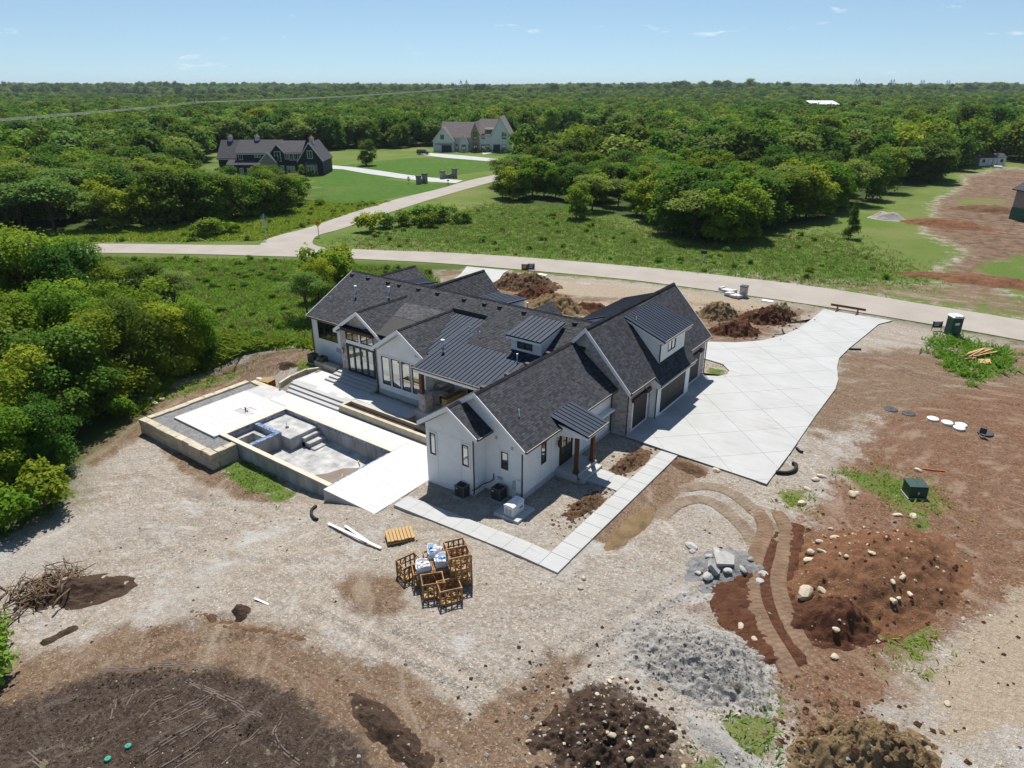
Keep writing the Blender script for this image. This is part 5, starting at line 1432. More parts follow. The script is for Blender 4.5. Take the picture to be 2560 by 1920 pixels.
hp('red_dirt_mound', (19.00, 0.06), 2.5, 1.8, 1.3, 'soil_rust', 'fresh dark rust dirt lump on the near end of the rocky red mound', rot=0.6, seed=34, n=90, rough=0.55, clod=0.4)
hp('gravel_pile', (14.69, -6.13), 3.7, 2.5, 1.25, 'gravel_pile', 'broad low pile of crushed pale gravel between dark soil and wheel ruts', rot=0.2, seed=5, n=140, clod=0.22, rough=0.4, cat='gravel pile')
hp('topsoil_mound', (13.11, -12.27), 3.0, 2.4, 1.0, 'soil_dark', 'dark brown topsoil mound full of pale stones', seed=6, n=150, rot=0.7, clod=0.3, rough=0.55)
hp('clod_mound', (21.65, -7.09), 3.3, 1.9, 1.2, 'soil_tan', 'lumpy tan and rust clod mound with one big boulder of clay on top', seed=7, n=120, rot=0.75, clod=0.35, rough=0.9)
hp('gravel_spill', (16.68, -9.94), 2.3, 0.8, 0.35, 'gravel_pile', 'flat tongue of spilled pale gravel on grass', seed=8, n=60, rot=-0.25, clod=0.15, rough=0.1, cat='gravel pile')
hp('clod_mound', (5.80, -17.54), 2.8, 0.75, 0.5, 'soil_dark', 'ridge of dark clods along the edge of the black soil', seed=9, n=90, rot=-0.14, rough=0.8)
hp('soil_lump', (-6.05, -16.60), 0.8, 0.6, 0.45, 'soil_dark', 'small dark soil lump on the pale gravel near a white slat', seed=10, n=50, rough=0.7)
hp('root_soil_heap', (-16.91, -20.59), 3.3, 1.5, 0.6, 'soil_dark', 'heap of dark soil under the tangled uprooted tree roots', seed=11, n=90, rot=0.9, rough=0.6)
hp('planting_soil', (3.68, 1.60), 2.6, 0.8, 0.5, 'soil_brown', 'long loose heap of brown soil in the bed beside the generator', rot=1.52, seed=12, n=90, rough=0.75, clod=0.3)
hp('planting_soil', (3.35, 8.23), 2.7, 0.8, 0.5, 'soil_brown', 'long loose heap of brown soil in the bed beside the porch posts', rot=1.52, seed=13, n=90, rough=0.75, clod=0.3)
hp('planting_soil', (7.16, 10.01), 1.7, 0.8, 0.35, 'soil_brown', 'low strip of tan soil pushed along the driveway edge by the path', rot=-0.35, seed=14, n=60, rough=0.6)
hp('planting_soil', (7.11, 1.14), 4.2, 1.0, 0.22, 'soil_tan', 'flattened strip of tan soil printed by crawler tracks beside the path', rot=1.5, seed=15, n=90, rough=0.3)
hp('clod_mound', (-3.93, 44.77), 3.3, 2.1, 1.6, 'soil_tan', 'high tan clod heap closest to the garage corner', seed=16, n=80, rough=0.9, rot=0.6)
hp('rust_dirt_heap', (-0.29, 40.35), 3.2, 2.0, 1.2, 'soil_rust', 'rust red dirt heap touching the driveway curve', seed=17, n=80, rough=0.7, rot=0.5)
hp('rust_dirt_heap', (1.12, 46.54), 3.4, 2.2, 1.5, 'soil_rust', 'rust red dirt heap with a tan cap near the stone column', seed=18, n=80, rough=0.8, rot=0.6)
hp('clod_mound', (1.72, 48.89), 2.6, 1.4, 1.5, 'soil_tan', 'tan cap of clods on the back of the rust red heap', seed=19, n=60, rough=0.9, rot=0.6)
hp('clod_mound', (-29.75, 42.13), 6.0, 3.0, 1.7, 'soil_brown', 'rough brown clod heap behind the roof beside the front drive', seed=20, n=90, rough=0.9, rot=0.6)
hp('rust_dirt_heap', (-25.28, 39.39), 3.6, 2.4, 1.5, 'soil_rust', 'rust red dirt heap behind the roof ridge', seed=21, n=80, rough=0.8)
hp('clod_mound', (-20.70, 36.58), 5.0, 2.6, 1.5, 'soil_tan', 'long tan clod heap behind the small street gable', seed=22, n=90, rough=0.8, rot=-0.1)
hp('rust_dirt_heap', (-16.88, 37.76), 3.6, 1.8, 1.1, 'soil_rust', 'smooth rust red dirt heap beside the metal garage dormer', seed=23, n=70, rough=0.4, rot=0.4)
hp('gravel_pile', (0.18, 126.61), 4.2, 2.4, 1.5, 'gravel_pile', 'pale gravel pile in the far meadow by the dirt clearing', seed=24, n=50, rough=0.2, cat='gravel pile')
hp('rust_dirt_heap', (10.46, 125.42), 10, 4.5, 1.2, 'soil_red', 'wide brown dirt bank in the far clearing', seed=25, n=70, rough=0.5, clod=1.2)
hp('rust_dirt_heap', (15.60, 150.36), 9, 4, 1.2, 'soil_brown', 'brown dirt bank beside the half built house', seed=26, n=60, rough=0.5, clod=1.2)
hp('rust_dirt_heap', (20.64, 81.24), 14, 3.2, 0.8, 'soil_red', 'long low red dirt bank beyond the street', seed=27, n=80, rough=0.6, clod=1.0, rot=0.15)
hp('soil_lump', (-32.31, 6.17), 1.2, 0.6, 0.25, 'soil_dark', 'small dark soil heap beside the condensers at the far wall', seed=28, n=50, rough=0.6, rot=0.3)
hp('rubble_pile', (12.92, 1.10), 2.7, 1.9, 0.55, 'gravel_dark', 'pile of grey crushed concrete crowned by broken slabs', seed=29, n=90, rot=0.9, rough=0.3, clod=0.25, cat='rubble pile')

# ------------------------------------------------------------------ rocks
def rock_mesh(seed, n=10):
    rg = random.Random(seed)
    bm = bmesh.new()
    bmesh.ops.create_icosphere(bm, subdivisions=2, radius=0.5)
    pl = []
    for _ in range(9):
        n_ = Vector((rg.gauss(0, 1), rg.gauss(0, 1), rg.gauss(0, 1))).normalized(); pl.append((n_, rg.uniform(0.30, 0.46)))
    for v in bm.verts:
        for n_, dd in pl:
            q = v.co.dot(n_)
            if q > dd: v.co *= dd / q
        v.co *= 1.18 + rg.uniform(-0.03, 0.03)
        v.co.x *= 1.2; v.co.z *= 0.72
        v.co.z += 0.22
    me = bpy.data.meshes.new('rock'); bm.to_mesh(me); bm.free()
    return me
ROCKS = [rock_mesh(i) for i in range(7)]
for m_ in ROCKS: m_.materials.append(M['rock'])
RUB = [rock_mesh(20 + i) for i in range(5)]
for m_ in RUB: m_.materials.append(M['rubble'])
def surf(x, y):
    """top of ground and heaps at a point"""
    z = gz_at(x, y)
    if -32.9 < x < -29 and -8 < y < 2.5: z = max(z, -0.57)
    for hx, hy, rad, bv in HEAPS:
        if abs(x - hx) < rad and abs(y - hy) < rad:
            hit = bv.ray_cast(Vector((x, y, 50)), Vector((0, 0, -1)))
            if hit[0] is not None: z = max(z, hit[0].z)
    return z
def put_rock(x, y, s, label, group, meshes=ROCKS, cat='rock', sink=0.06):
    o = bpy.data.objects.new('rock', random.choice(meshes)); COL.objects.link(o)
    o.location = (x, y, surf(x, y) - s * sink)
    o.scale = (s * random.uniform(0.8, 1.3), s * random.uniform(0.8, 1.2), s * random.uniform(0.7, 1.1))
    o.rotation_euler = (random.uniform(-.2, .2), random.uniform(-.2, .2), random.uniform(0, 6.3))
    tag(o, label, cat, group)
rr = random.Random(5)
for (a, b, s) in ((905,250,.45),(830,265,.5),(820,305,.55),(885,185,.5),(990,145,.45),(800,510,.9),(905,470,.45),(1055,310,.3),(1410,470,.35),(1350,485,.35),(1355,605,.4),(1460,570,.35),(1390,600,.3),(990,780,.35),(985,935,.4),(470,825,.35),(380,730,.5),(970,45,.3),(1265,140,.25),(1215,310,.3)):
    x, y = {(905,250):(17.18, 4.58),(830,265):(16.66, 4.43),(820,305):(16.73, 3.81),(885,185):(16.75, 5.91),(990,145):(17.40, 6.77),(800,510):(17.32, 0.87),(905,470):(17.92, 1.46),(1055,310):(18.47, 3.87),(1410,470):(21.17, 4.13),(1350,485):(20.82, 3.36),(1355,605):(21.09, 2.55),(1460,570):(21.68, 3.63),(1390,600):(21.29, 2.92),(990,780):(19.23, -1.12),(985,935):(19.53, -2.28),(470,825):(16.17, -3.40),(380,730):(15.29, -2.82),(970,45):(16.88, 8.30),(1265,140):(19.42, 7.48),(1215,310):(19.54, 4.66)}[(a, b)]
    put_rock(x, y, s * 0.8, 'pale limestone rock lying on the red dirt mound', 'rocks on the red mound')
DM = (12.99, -12.36)
for i in range(30):
    a = rr.uniform(0, 6.28); r = rr.uniform(0.2, 1.05) if i > 20 else rr.uniform(0.85, 1.1)
    x = DM[0] + 3.3 * r * math.cos(a); y = DM[1] + 2.9 * r * math.sin(a)
    put_rock(x, y, rr.uniform(0.08, 0.24), 'pale stone in the dark brown topsoil mound', 'stones in the topsoil mound')
for p, s in (((-38.76, -5.02),.7),((-38.24, -4.64),.8),((-37.81, -3.78),.6),((-38.45, -5.60),.45),((-37.40, -4.57),.5),((-38.81, -4.10),.6)):
    put_rock(p[0], p[1], s, 'limestone offcut in the small stone heap on the grass verge', 'limestone offcuts')
for p, s in (((17.09, 13.10),.6),((14.75, 10.16),.5),((14.92, 14.32),.4),((14.67, 13.71),.45),((14.56, 12.19),.35),((17.33, 13.51),.4),((20.12, 19.21),.4),((8.78, 10.81),.5),((20.75, 12.63),.4),((19.92, 12.13),.35),((7.26, -4.48),.3),((7.48, -5.24),.3),((24.11, -2.19),.3),((16.98, -8.15),.25)):
    put_rock(p[0], p[1], s, 'single pale rock lying on open ground', 'scattered single rocks')
RB = (12.92, 1.10)
for i in range(16):
    a = rr.uniform(0, 6.28); r = rr.uniform(0.1, 1.0)
    put_rock(RB[0] + 2.2 * r * math.cos(a), RB[1] + 1.7 * r * math.sin(a), rr.uniform(0.25, 0.6), 'broken grey concrete chunk in the rubble pile', 'concrete chunks', RUB, 'rubble')
# two tilted broken slabs on top
for k, (dx, dy, L, W, tlt, lab) in enumerate(((0.0, -0.2, 1.25, 0.85, 0.25, 'biggest flat broken concrete slab on the rubble pile'), (-0.3, -1.0, 1.0, 0.7, 0.7, 'steeply tilted broken concrete slab on the rubble pile'))):
    x, y = RB[0] + dx, RB[1] + dy
    m = MB().prism([(-L / 2, -W / 2, 0), (L * 0.3, -W * 0.6, 0), (L / 2, W * 0.1, 0), (L * 0.2, W / 2, 0), (-L * 0.4, W * 0.4, 0)], (0, 0, 0.25))
    o = obj('concrete_slab_piece', m, M['rubble']); o.location = (x, y, surf(x, y) + 0.05); o.rotation_euler = (tlt, 0.1, 0.8 + k)
    tag(o, lab, 'rubble')
RM = (19.75, 5.30)
# loose stones too many to count
def scatter_stones(name, n, sampler, smin, smax, mat, label):
    vs = []; fs = []
    base = np.array([(1, 0, 0), (-1, 0, 0), (0, 1, 0), (0, -1, 0), (0, 0, 1), (0, 0, -1)], float) * 0.5
    F = [(0, 2, 4), (2, 1, 4), (1, 3, 4), (3, 0, 4), (2, 0, 5), (1, 2, 5), (3, 1, 5), (0, 3, 5)]
    for i in range(n):
        p = sampler()
        if p is None: continue
        x, y = p; s = smin + (smax - smin) * rr.random() ** 3
        z = surf(x, y)
        jit = base * np.array([[rr.uniform(0.7, 1.3)] for _ in range(6)]) * s
        a = rr.uniform(0, 6.3); c, d_ = math.cos(a), math.sin(a)
        k = len(vs)
        for q in jit: vs.append((x + q[0] * c - q[1] * d_, y + q[0] * d_ + q[1] * c, z + q[2] * 0.7 + s * 0.1))
        fs += [tuple(t + k for t in f) for f in F]
    o = link_mesh(name, vs, fs, mat)
    return tag(o, label, None, kind='stuff')
def inside_poly(poly, x, y):
    r = False
    for i in range(len(poly)):
        x1, y1 = poly[i]; x2, y2 = poly[(i + 1) % len(poly)]
        if (y1 > y) != (y2 > y) and x < (x2 - x1) * (y - y1) / (y2 - y1) + x1: r = not r
    return r
def rnd_in(x0, x1, y0, y1): return lambda: (rr.uniform(x0, x1), rr.uniform(y0, y1))
def gauss(p, s1, s2=None): return lambda: (rr.gauss(p[0], s1), rr.gauss(p[1], s2 or s1))
def not_built(f):
    def g():
        x, y = f()
        if -25.2 < x < -7 and -6.5 < y < 9 or -33 < x < -22 and -8 < y < 8 or -32 < x < 2 and -1.5 < y < 27 or 2.2 < x < 3.7 and -4.9 < y < 10 or -6.8 < x < 3.6 and -4.9 < y < -3.4: return None
        if x > 1 and y > 11 and x < 14: return None
        return x, y
    return g
scatter_stones('loose_stones', 3000, not_built(rnd_in(-26, 30, -28, 18)), 0.025, 0.12, M['rock'], 'loose pale stones strewn over the bare ground')
scatter_stones('loose_clods', 1300, not_built(rnd_in(-26, 30, -28, 18)), 0.03, 0.20, M['soil_brown'], 'loose brown clods strewn over the bare ground')
scatter_stones('loose_clods', 2600, lambda: next(q for q in iter(lambda: (rr.gauss(-8, 6), rr.gauss(-22, 4)), None) if inside_poly(DARKS[0][0], *q)), 0.03, 0.16, M['soil_dark'], 'dark crumbs of topsoil on the black soil')
scatter_stones('loose_stones', 900, not_built(lambda: (rr.gauss(12, 5), rr.gauss(-11, 4))), 0.04, 0.2, M['rubble'], 'loose grey stones in the churned corner')
scatter_stones('loose_clods', 500, lambda: (rr.gauss(DM[0], 2.4), rr.gauss(DM[1], 2.2)), 0.05, 0.28, M['soil_dark'], 'dark clods on the topsoil mound')
scatter_stones('loose_clods', 300, lambda: (rr.gauss(RM[0], 3.6), rr.gauss(RM[1], 3.4)), 0.05, 0.34, M['soil_rust'], 'rust clods on the red mound')
scatter_stones('loose_stones', 240, gauss(RM, 4.2, 3.6), 0.05, 0.26, M['rock'], 'small pale stones strewn over the red mound')
scatter_stones('loose_stones', 130, gauss(DM, 2.2, 2.0), 0.04, 0.20, M['rock'], 'small pale stones strewn over the topsoil mound')
CM = (21.65, -7.09)
scatter_stones('clay_clods', 420, gauss(CM, 1.7, 1.4), 0.08, 0.42, M['soil_tan'], 'crumbly tan clods on the lumpy mound')
scatter_stones('clay_clods', 200, gauss(CM, 1.6, 1.4), 0.08, 0.40, M['soil_rust'], 'crumbly rust clods on the lumpy mound')
for nm, p, mt in (('tan', (-3.93, 44.77), 'soil_tan'), ('rust', (-0.29, 40.35), 'soil_rust'), ('rust', (1.12, 46.54), 'soil_rust'), ('tan', (1.72, 48.89), 'soil_tan'), ('tan', (-29.75, 42.13), 'soil_tan')):
    scatter_stones('clay_clods', 160, gauss(p, 1.9, 1.4), 0.12, 0.5, M[mt], '%s clods on a heap by the street' % nm)
for p in ((3.68, 1.60), (3.35, 8.23)):
    scatter_stones('clay_clods', 160, gauss(p, 0.45, 1.5), 0.06, 0.3, M['soil_brown'], 'brown clods in the planting bed')
GP = (14.69, -6.13)
scatter_stones('gravel_stones', 2600, gauss(GP, 1.8, 1.6), 0.03, 0.15, M['gravel_pile'], 'coarse stones on the crushed gravel pile')
scatter_stones('gravel_stones', 500, gauss((12.98, -3.72), 1.8, 2.6), 0.05, 0.22, M['rubble'], 'broken grey stones between gravel and rubble')

# ------------------------------------------------------------------ wheel ruts pressed by tyres
def track(pts, wdt, label, mat='soil_brown', lift=0.07, pitch=0.33):
    L = smooth_line(pts, 14)
    c = [L[0]]
    for p in L[1:]:
        while (p - c[-1]).length > 0.08:
            c.append(c[-1] + (p - c[-1]).normalized() * 0.08)
    vs = []; fs = []; m_ = 13
    for i, p in enumerate(c):
        d = (c[min(i + 1, len(c) - 1)] - c[max(i - 1, 0)]).normalized(); s_ = Vector((d.y, -d.x, 0))
        for k in range(m_):
            t = k / (m_ - 1) * 2 - 1
            x, y = p.x + s_.x * t * wdt / 2, p.y + s_.y * t * wdt / 2
            u = i * 0.08 / pitch + (0.5 if t > 0 else 0.0)
            tread = 0.022 if (u % 1.0) < 0.55 else 0.0
            edge = abs(t)
            z = gz_at(x, y) + lift + tread * (1 if edge < 0.85 else 0) + 0.03 * float(vnoise(np.array(x * 3), np.array(y * 3), 8))
            fe = min(i, len(c) - 1 - i)
            if fe < 14: z -= (14 - fe) / 14 * (lift + 0.07)
            if edge > 0.8: z -= (edge - 0.8) / 0.2 * (lift + 0.02 + 0.10 * float(vnoise(np.array(x * 1.3), np.array(y * 1.3), 18)))
            vs.append((x, y, z))
    for i in range(len(c) - 1):
        for k in range(m_ - 1):
            a = i * m_ + k
            fs.append((a, a + 1, a + 1 + m_, a + m_))
    o = link_mesh('tyre_track', vs, fs, M[mat], None)
    return tag(o, label, None, kind='structure')
M['soil_track'] = soil('pressed_clay', (0.145, 0.092, 0.06), (0.205, 0.138, 0.092), (0.28, 0.20, 0.14), 1.0, 6, 0.4)
M['soil_track2'] = soil('pressed_gravelly_clay', (0.165, 0.122, 0.085), (0.25, 0.195, 0.145), (0.35, 0.29, 0.225), 1.0, 8, 0.5)
track([(12.41, 8.09), (13.56, 6.44), (13.88, 5.12), (14.12, 3.13), (14.49, 1.08), (15.23, -0.80), (16.25, -2.25), (17.17, -3.34), (18.00, -4.25), (18.68, -4.97)], 1.05, 'left deep tyre rut curving past the red mound', 'soil_track')
track([(13.50, 8.66), (14.51, 7.13), (14.99, 5.93), (15.41, 3.72), (15.69, 1.95), (16.33, 0.29), (17.11, -1.09), (17.96, -2.15), (18.72, -3.04)], 1.0, 'right deep tyre rut curving past the red mound', 'soil_track')
track([(13.97, 3.31), (13.22, 4.77), (11.87, 5.94), (10.15, 6.81), (8.89, 6.33), (8.21, 4.53), (8.23, 2.68)], 1.1, 'outer tyre track looping round the rubble pile', 'soil_track2', 0.03)
track([(15.14, 4.35), (14.24, 5.89), (12.73, 7.40), (10.73, 8.58), (8.90, 8.41), (7.47, 6.66)], 1.1, 'wide tyre track between the driveway corner and the rubble pile', 'soil_track2', 0.03)

def berm(pts, wdt, h, mat, label, seed=1):
    c = smooth_line(pts, 40); vs = []; fs = []; m_ = 17
    for i, p in enumerate(c):
        d = (c[min(i + 1, len(c) - 1)] - c[max(i - 1, 0)]).normalized(); s_ = Vector((d.y, -d.x, 0))
        e_ = min(i, len(c) - 1 - i) / 12.0
        for k in range(m_):
            t = k / (m_ - 1) * 2 - 1
            w2 = wdt / 2 * (0.75 + 0.5 * float(vnoise(np.array(i * 0.09), np.array(seed * 3.0 + (0 if t < 0 else 7)), 4)))
            x, y = p.x + s_.x * t * w2, p.y + s_.y * t * w2
            pr = max(0.0, 1 - t * t) ** 0.8 * min(1.0, e_)
            z = gz_at(x, y) - 0.05 + pr * (h * (0.6 + 0.8 * float(fbm(np.array(x * 1.4), np.array(y * 1.4), 2, seed))) + 0.22 * (float(fbm(np.array(x * 4.5), np.array(y * 4.5), 3, seed + 2)) - 0.4))
            vs.append((x, y, z))
    for i in range(len(c) - 1):
        for k in range(m_ - 1):
            a = i * m_ + k
            fs.append((a, a + 1, a + 1 + m_, a + m_))
    o = link_mesh('soil_berm', vs, fs, M[mat], None, True)
    return tag(o, label, None, kind='structure')
berm([(14.08, 6.42), (14.66, 4.05), (15.07, 1.50), (15.85, -0.35), (16.80, -1.85), (17.88, -3.06), (18.55, -3.74)], 0.9, 0.14, 'soil_rust', 'churned rust soil ridge between the two deep ruts', 2)
berm([(13.79, 2.54), (13.98, 0.70), (14.57, -0.99), (15.50, -2.54), (16.52, -3.81), (17.26, -4.57)], 1.7, 0.22, 'soil_rust', 'churned rust soil thrown up beside the left rut', 3)
berm([(13.80, 0.26), (13.75, -1.00), (14.44, -2.22), (15.40, -3.13)], 1.8, 0.16, 'soil_rust', 'rust soil spread between the rubble and the left rut', 4)
berm([(15.03, 7.91), (15.73, 5.36), (16.14, 2.92), (16.71, 1.16), (17.55, -0.50), (18.49, -1.89)], 1.0, 0.2, 'soil_rust', 'churned rust soil thrown up beside the right rut', 5)
berm([(-8.82, -18.19), (-5.63, -17.41), (-3.03, -16.57), (-1.30, -16.07)], 0.7, 0.07, 'soil_brown', 'thin brown soil windrow along the gravel edge', 8)
berm([(-13.67, -23.41), (-13.70, -22.47), (-13.67, -21.59)], 0.7, 0.2, 'soil_dark', 'dark soil windrow below the uprooted roots', 9)
M['soil_scrape'] = simple('scraped_dry_soil', (0.125, 0.10, 0.083), 0.95, 0.2, 6, bump=0.3)
def scrape(pts, n, gap, label, wd=0.055):
    L = smooth_line(pts, 30); vs = []; fs = []
    for q in range(n):
        off = (q - (n - 1) / 2) * gap
        run = None
        for i, p in enumerate(L):
            d = (L[min(i + 1, len(L) - 1)] - L[max(i - 1, 0)]).normalized(); s_ = Vector((d.y, -d.x, 0))
            on = float(vnoise(np.array(i * 0.22 + q * 5.3), np.array(q * 2.7 + pts[0][0]), 2)) > 0.38
            x, y = p.x + s_.x * off, p.y + s_.y * off
            if on:
                for t in (-1, 1): vs.append((x + s_.x * t * wd / 2, y + s_.y * t * wd / 2, max(gz_at(x + s_.x * t * wd / 2, y + s_.y * t * wd / 2), gz_at(x, y)) + 0.012))
                k = len(vs)
                if run: fs.append((k - 4, k - 3, k - 1, k - 2))
            run = on
    o = link_mesh('scrape_mark', vs, fs, M['soil_scrape'], None)
    return tag(o, label, None, kind='structure')
for k_, (pts, n_, g_) in enumerate((([(-2.99, -23.07), (-2.51, -22.05), (-2.15, -20.98), (-1.88, -20.48)], 4, 0.14), ([(-1.64, -23.98), (-1.35, -22.71), (-0.96, -21.21)], 3, 0.14), ([(-4.11, -20.77), (-2.50, -20.62), (-0.59, -20.35), (0.74, -20.21)], 3, 0.11),
        ([(-3.69, -23.11), (-3.95, -22.29), (-3.64, -21.55)], 2, 0.14), ([(-4.84, -23.84), (-5.81, -23.24)], 3, 0.10), ([(-5.04, -23.09), (-5.59, -22.34)], 3, 0.10), ([(-8.07, -22.58), (-6.82, -21.49), (-5.07, -20.21), (-3.77, -19.67)], 3, 0.12),
        ([(1.29, -19.37), (1.76, -20.26), (2.57, -20.56), (3.79, -20.53)], 2, 0.10), ([(-0.39, -23.90), (-0.05, -22.47), (0.17, -20.48)], 3, 0.16), ([(-6.16, -26.59), (-4.71, -26.48)], 3, 0.12), ([(1.27, -22.62), (1.22, -21.20), (1.22, -20.47)], 2, 0.14))):
    scrape(pts, n_, g_, 'pale blade and tooth marks scraped in the black soil')

# ------------------------------------------------------------------ equipment by the house
def condenser(p, rz, label, group=None, h=0.88, w_=0.76):
    z = gz_at(*p)
    t = lthing('condenser', (p[0], p[1], z - 0.02), label, 'air conditioner', group, rz)
    a = w_ / 2
    obj('base_pad', MB().box(-a - 0.08, a + 0.08, -a - 0.08, a + 0.08, -0.02, 0.07), M['concrete_old'], t)
    obj('core', MB().box(-a + 0.03, a - 0.03, -a + 0.03, a - 0.03, 0.07, h - 0.06), M['black_metal'], t)
    for sx, sy in ((-1, -1), (1, -1), (1, 1), (-1, 1)):
        obj('corner_post', MB().box(sx * a - 0.04 if sx > 0 else -a, a if sx > 0 else -a + 0.04, sy * a - 0.04 if sy > 0 else -a, a if sy > 0 else -a + 0.04, 0.07, h), M['condenser'], t)
    for s_ in range(4):
        m = MB()
        for k in range(9):
            q = -a + 0.06 + k * (w_ - 0.12) / 8
            if s_ == 0: m.box(q - 0.012, q + 0.012, -a, -a + 0.015, 0.1, h - 0.05)
            elif s_ == 1: m.box(q - 0.012, q + 0.012, a - 0.015, a, 0.1, h - 0.05)
            elif s_ == 2: m.box(-a, -a + 0.015, q - 0.012, q + 0.012, 0.1, h - 0.05)
            else: m.box(a - 0.015, a, q - 0.012, q + 0.012, 0.1, h - 0.05)
        obj('louvre_grille', m, M['condenser'], t)
    obj('top_panel', join(MB().box(-a, a, -a, -a + 0.08, h - 0.02, h + 0.02), MB().box(-a, a, a - 0.08, a, h - 0.02, h + 0.02), MB().box(-a, -a + 0.08, -a + 0.08, a - 0.08, h - 0.02, h + 0.02), MB().box(a - 0.08, a, -a + 0.08, a - 0.08, h - 0.02, h + 0.02)), M['condenser'], t)
    m = MB()
    for r_ in (0.08, 0.15, 0.22, 0.29):
        m.tube([(r_ * math.cos(k * math.pi / 10), r_ * math.sin(k * math.pi / 10), h + 0.035) for k in range(21)], 0.008, 4, False)
    for k in range(6):
        m.bar((0, 0, h + 0.03), (0.32 * math.cos(k * math.pi / 3), 0.32 * math.sin(k * math.pi / 3), h + 0.03), 0.012)
    obj('fan_guard', m, M['black_metal'], t)
    obj('fan_blade', join(*[MB().bar((0, 0, h - 0.05), (0.27 * math.cos(k * 2.09), 0.27 * math.sin(k * 2.09), h - 0.05), 0.12, 0.01) for k in range(3)]), M['black_metal'], t)
    obj('badge', MB().box(-a + 0.1, -a + 0.25, -a - 0.006, -a, h - 0.2, h - 0.14), M['white_plastic'], t)
    return t
condenser((-3.75, -1.54), 0, 'grey condenser beside the long downspout on the near white wall')
condenser((-1.46, -0.62), 0, 'grey condenser beside the white breaker cabinet on the near wall')
condenser((-30.29, 7.71), 0, 'dark condenser at the outer corner under the four pane window')
condenser((-28.83, 7.66), 0, 'dark condenser next to the limestone blocks under the far window')
# standby generator on its slab
obj('generator_slab', MB().cbox(-0.5, 1.35, -2.42, -0.55, -0.3, 0.12, 0.015), M['concrete_old'])
tag(bpy.data.objects['generator_slab'], 'square grey concrete slab under the white generator', 'slab')
gt = thing('generator', (0.46, -1.57, 0.12), 'white standby generator with vented end on concrete slab', 'generator')
obj('cabinet', MB().cbox(0.13, 0.80, -2.17, -0.99, 0.18, 0.72, 0.03), M['white_plastic'], gt)
obj('plinth', MB().box(0.09, 0.84, -2.21, -0.95, 0.12, 0.18), M['white_plastic'], gt)
obj('lid', MB().prism([(0.11, -2.20, 0.725), (0.82, -2.20, 0.725), (0.82, -2.20, 0.78), (0.68, -2.20, 0.85), (0.25, -2.20, 0.85), (0.11, -2.20, 0.78)], (0, 1.24, 0)), M['white_plastic'], gt)
for k in range(2):
    m = MB()
    for q in range(7): m.box(0.21 + k * 0.29, 0.43 + k * 0.29, -2.182, -2.17, 0.26 + q * 0.05, 0.285 + q * 0.05)
    obj('vent_louvre', m, M['grey_plastic'], gt)
obj('brand_strip', MB().box(0.802, 0.808, -1.47, -1.12, 0.36, 0.46), simple('maroon_print', (0.25, 0.04, 0.10), 0.5, 0.1), gt)
# barbecue and planter box in the covered patio
gr = thing('barbecue_grill', (-14.0, 8.0, 1.33), 'stainless barbecue grill with domed lid on the brick counter', 'grill')
obj('grill_body', MB().box(-14.4, -13.7, 7.55, 8.55, 1.33, 1.52), M['steel_grill'], gr)
obj('grill_lid', MB().prism([(-14.4, 7.55, 1.525), (-13.7, 7.55, 1.525), (-13.72, 7.55, 1.65), (-13.9, 7.55, 1.80), (-14.2, 7.55, 1.80), (-14.38, 7.55, 1.65)], (0, 1.0, 0)), M['steel_grill'], gr)
obj('lid_handle', MB().tube([(-13.66, 7.7, 1.6), (-13.62, 7.7, 1.62), (-13.62, 8.4, 1.62), (-13.66, 8.4, 1.6)], 0.02, 6), M['steel_grill'], gr)
pb = thing('wooden_box', (-12.5, 7.8, 0.35), 'long open raw timber box standing under the patio roof', 'box')
for (a, b, c, d_) in ((-12.75, -12.2, 6.6, 6.65), (-12.75, -12.2, 9.0, 9.05), (-12.75, -12.70, 6.65, 9.0), (-12.25, -12.20, 6.65, 9.0)):
    obj('board', MB().box(a, b, c, d_, 0.35, 1.25), M['raw_wood'], pb)
obj('bottom_board', MB().box(-12.70, -12.25, 6.65, 9.0, 0.36, 0.42), M['raw_wood'], pb)

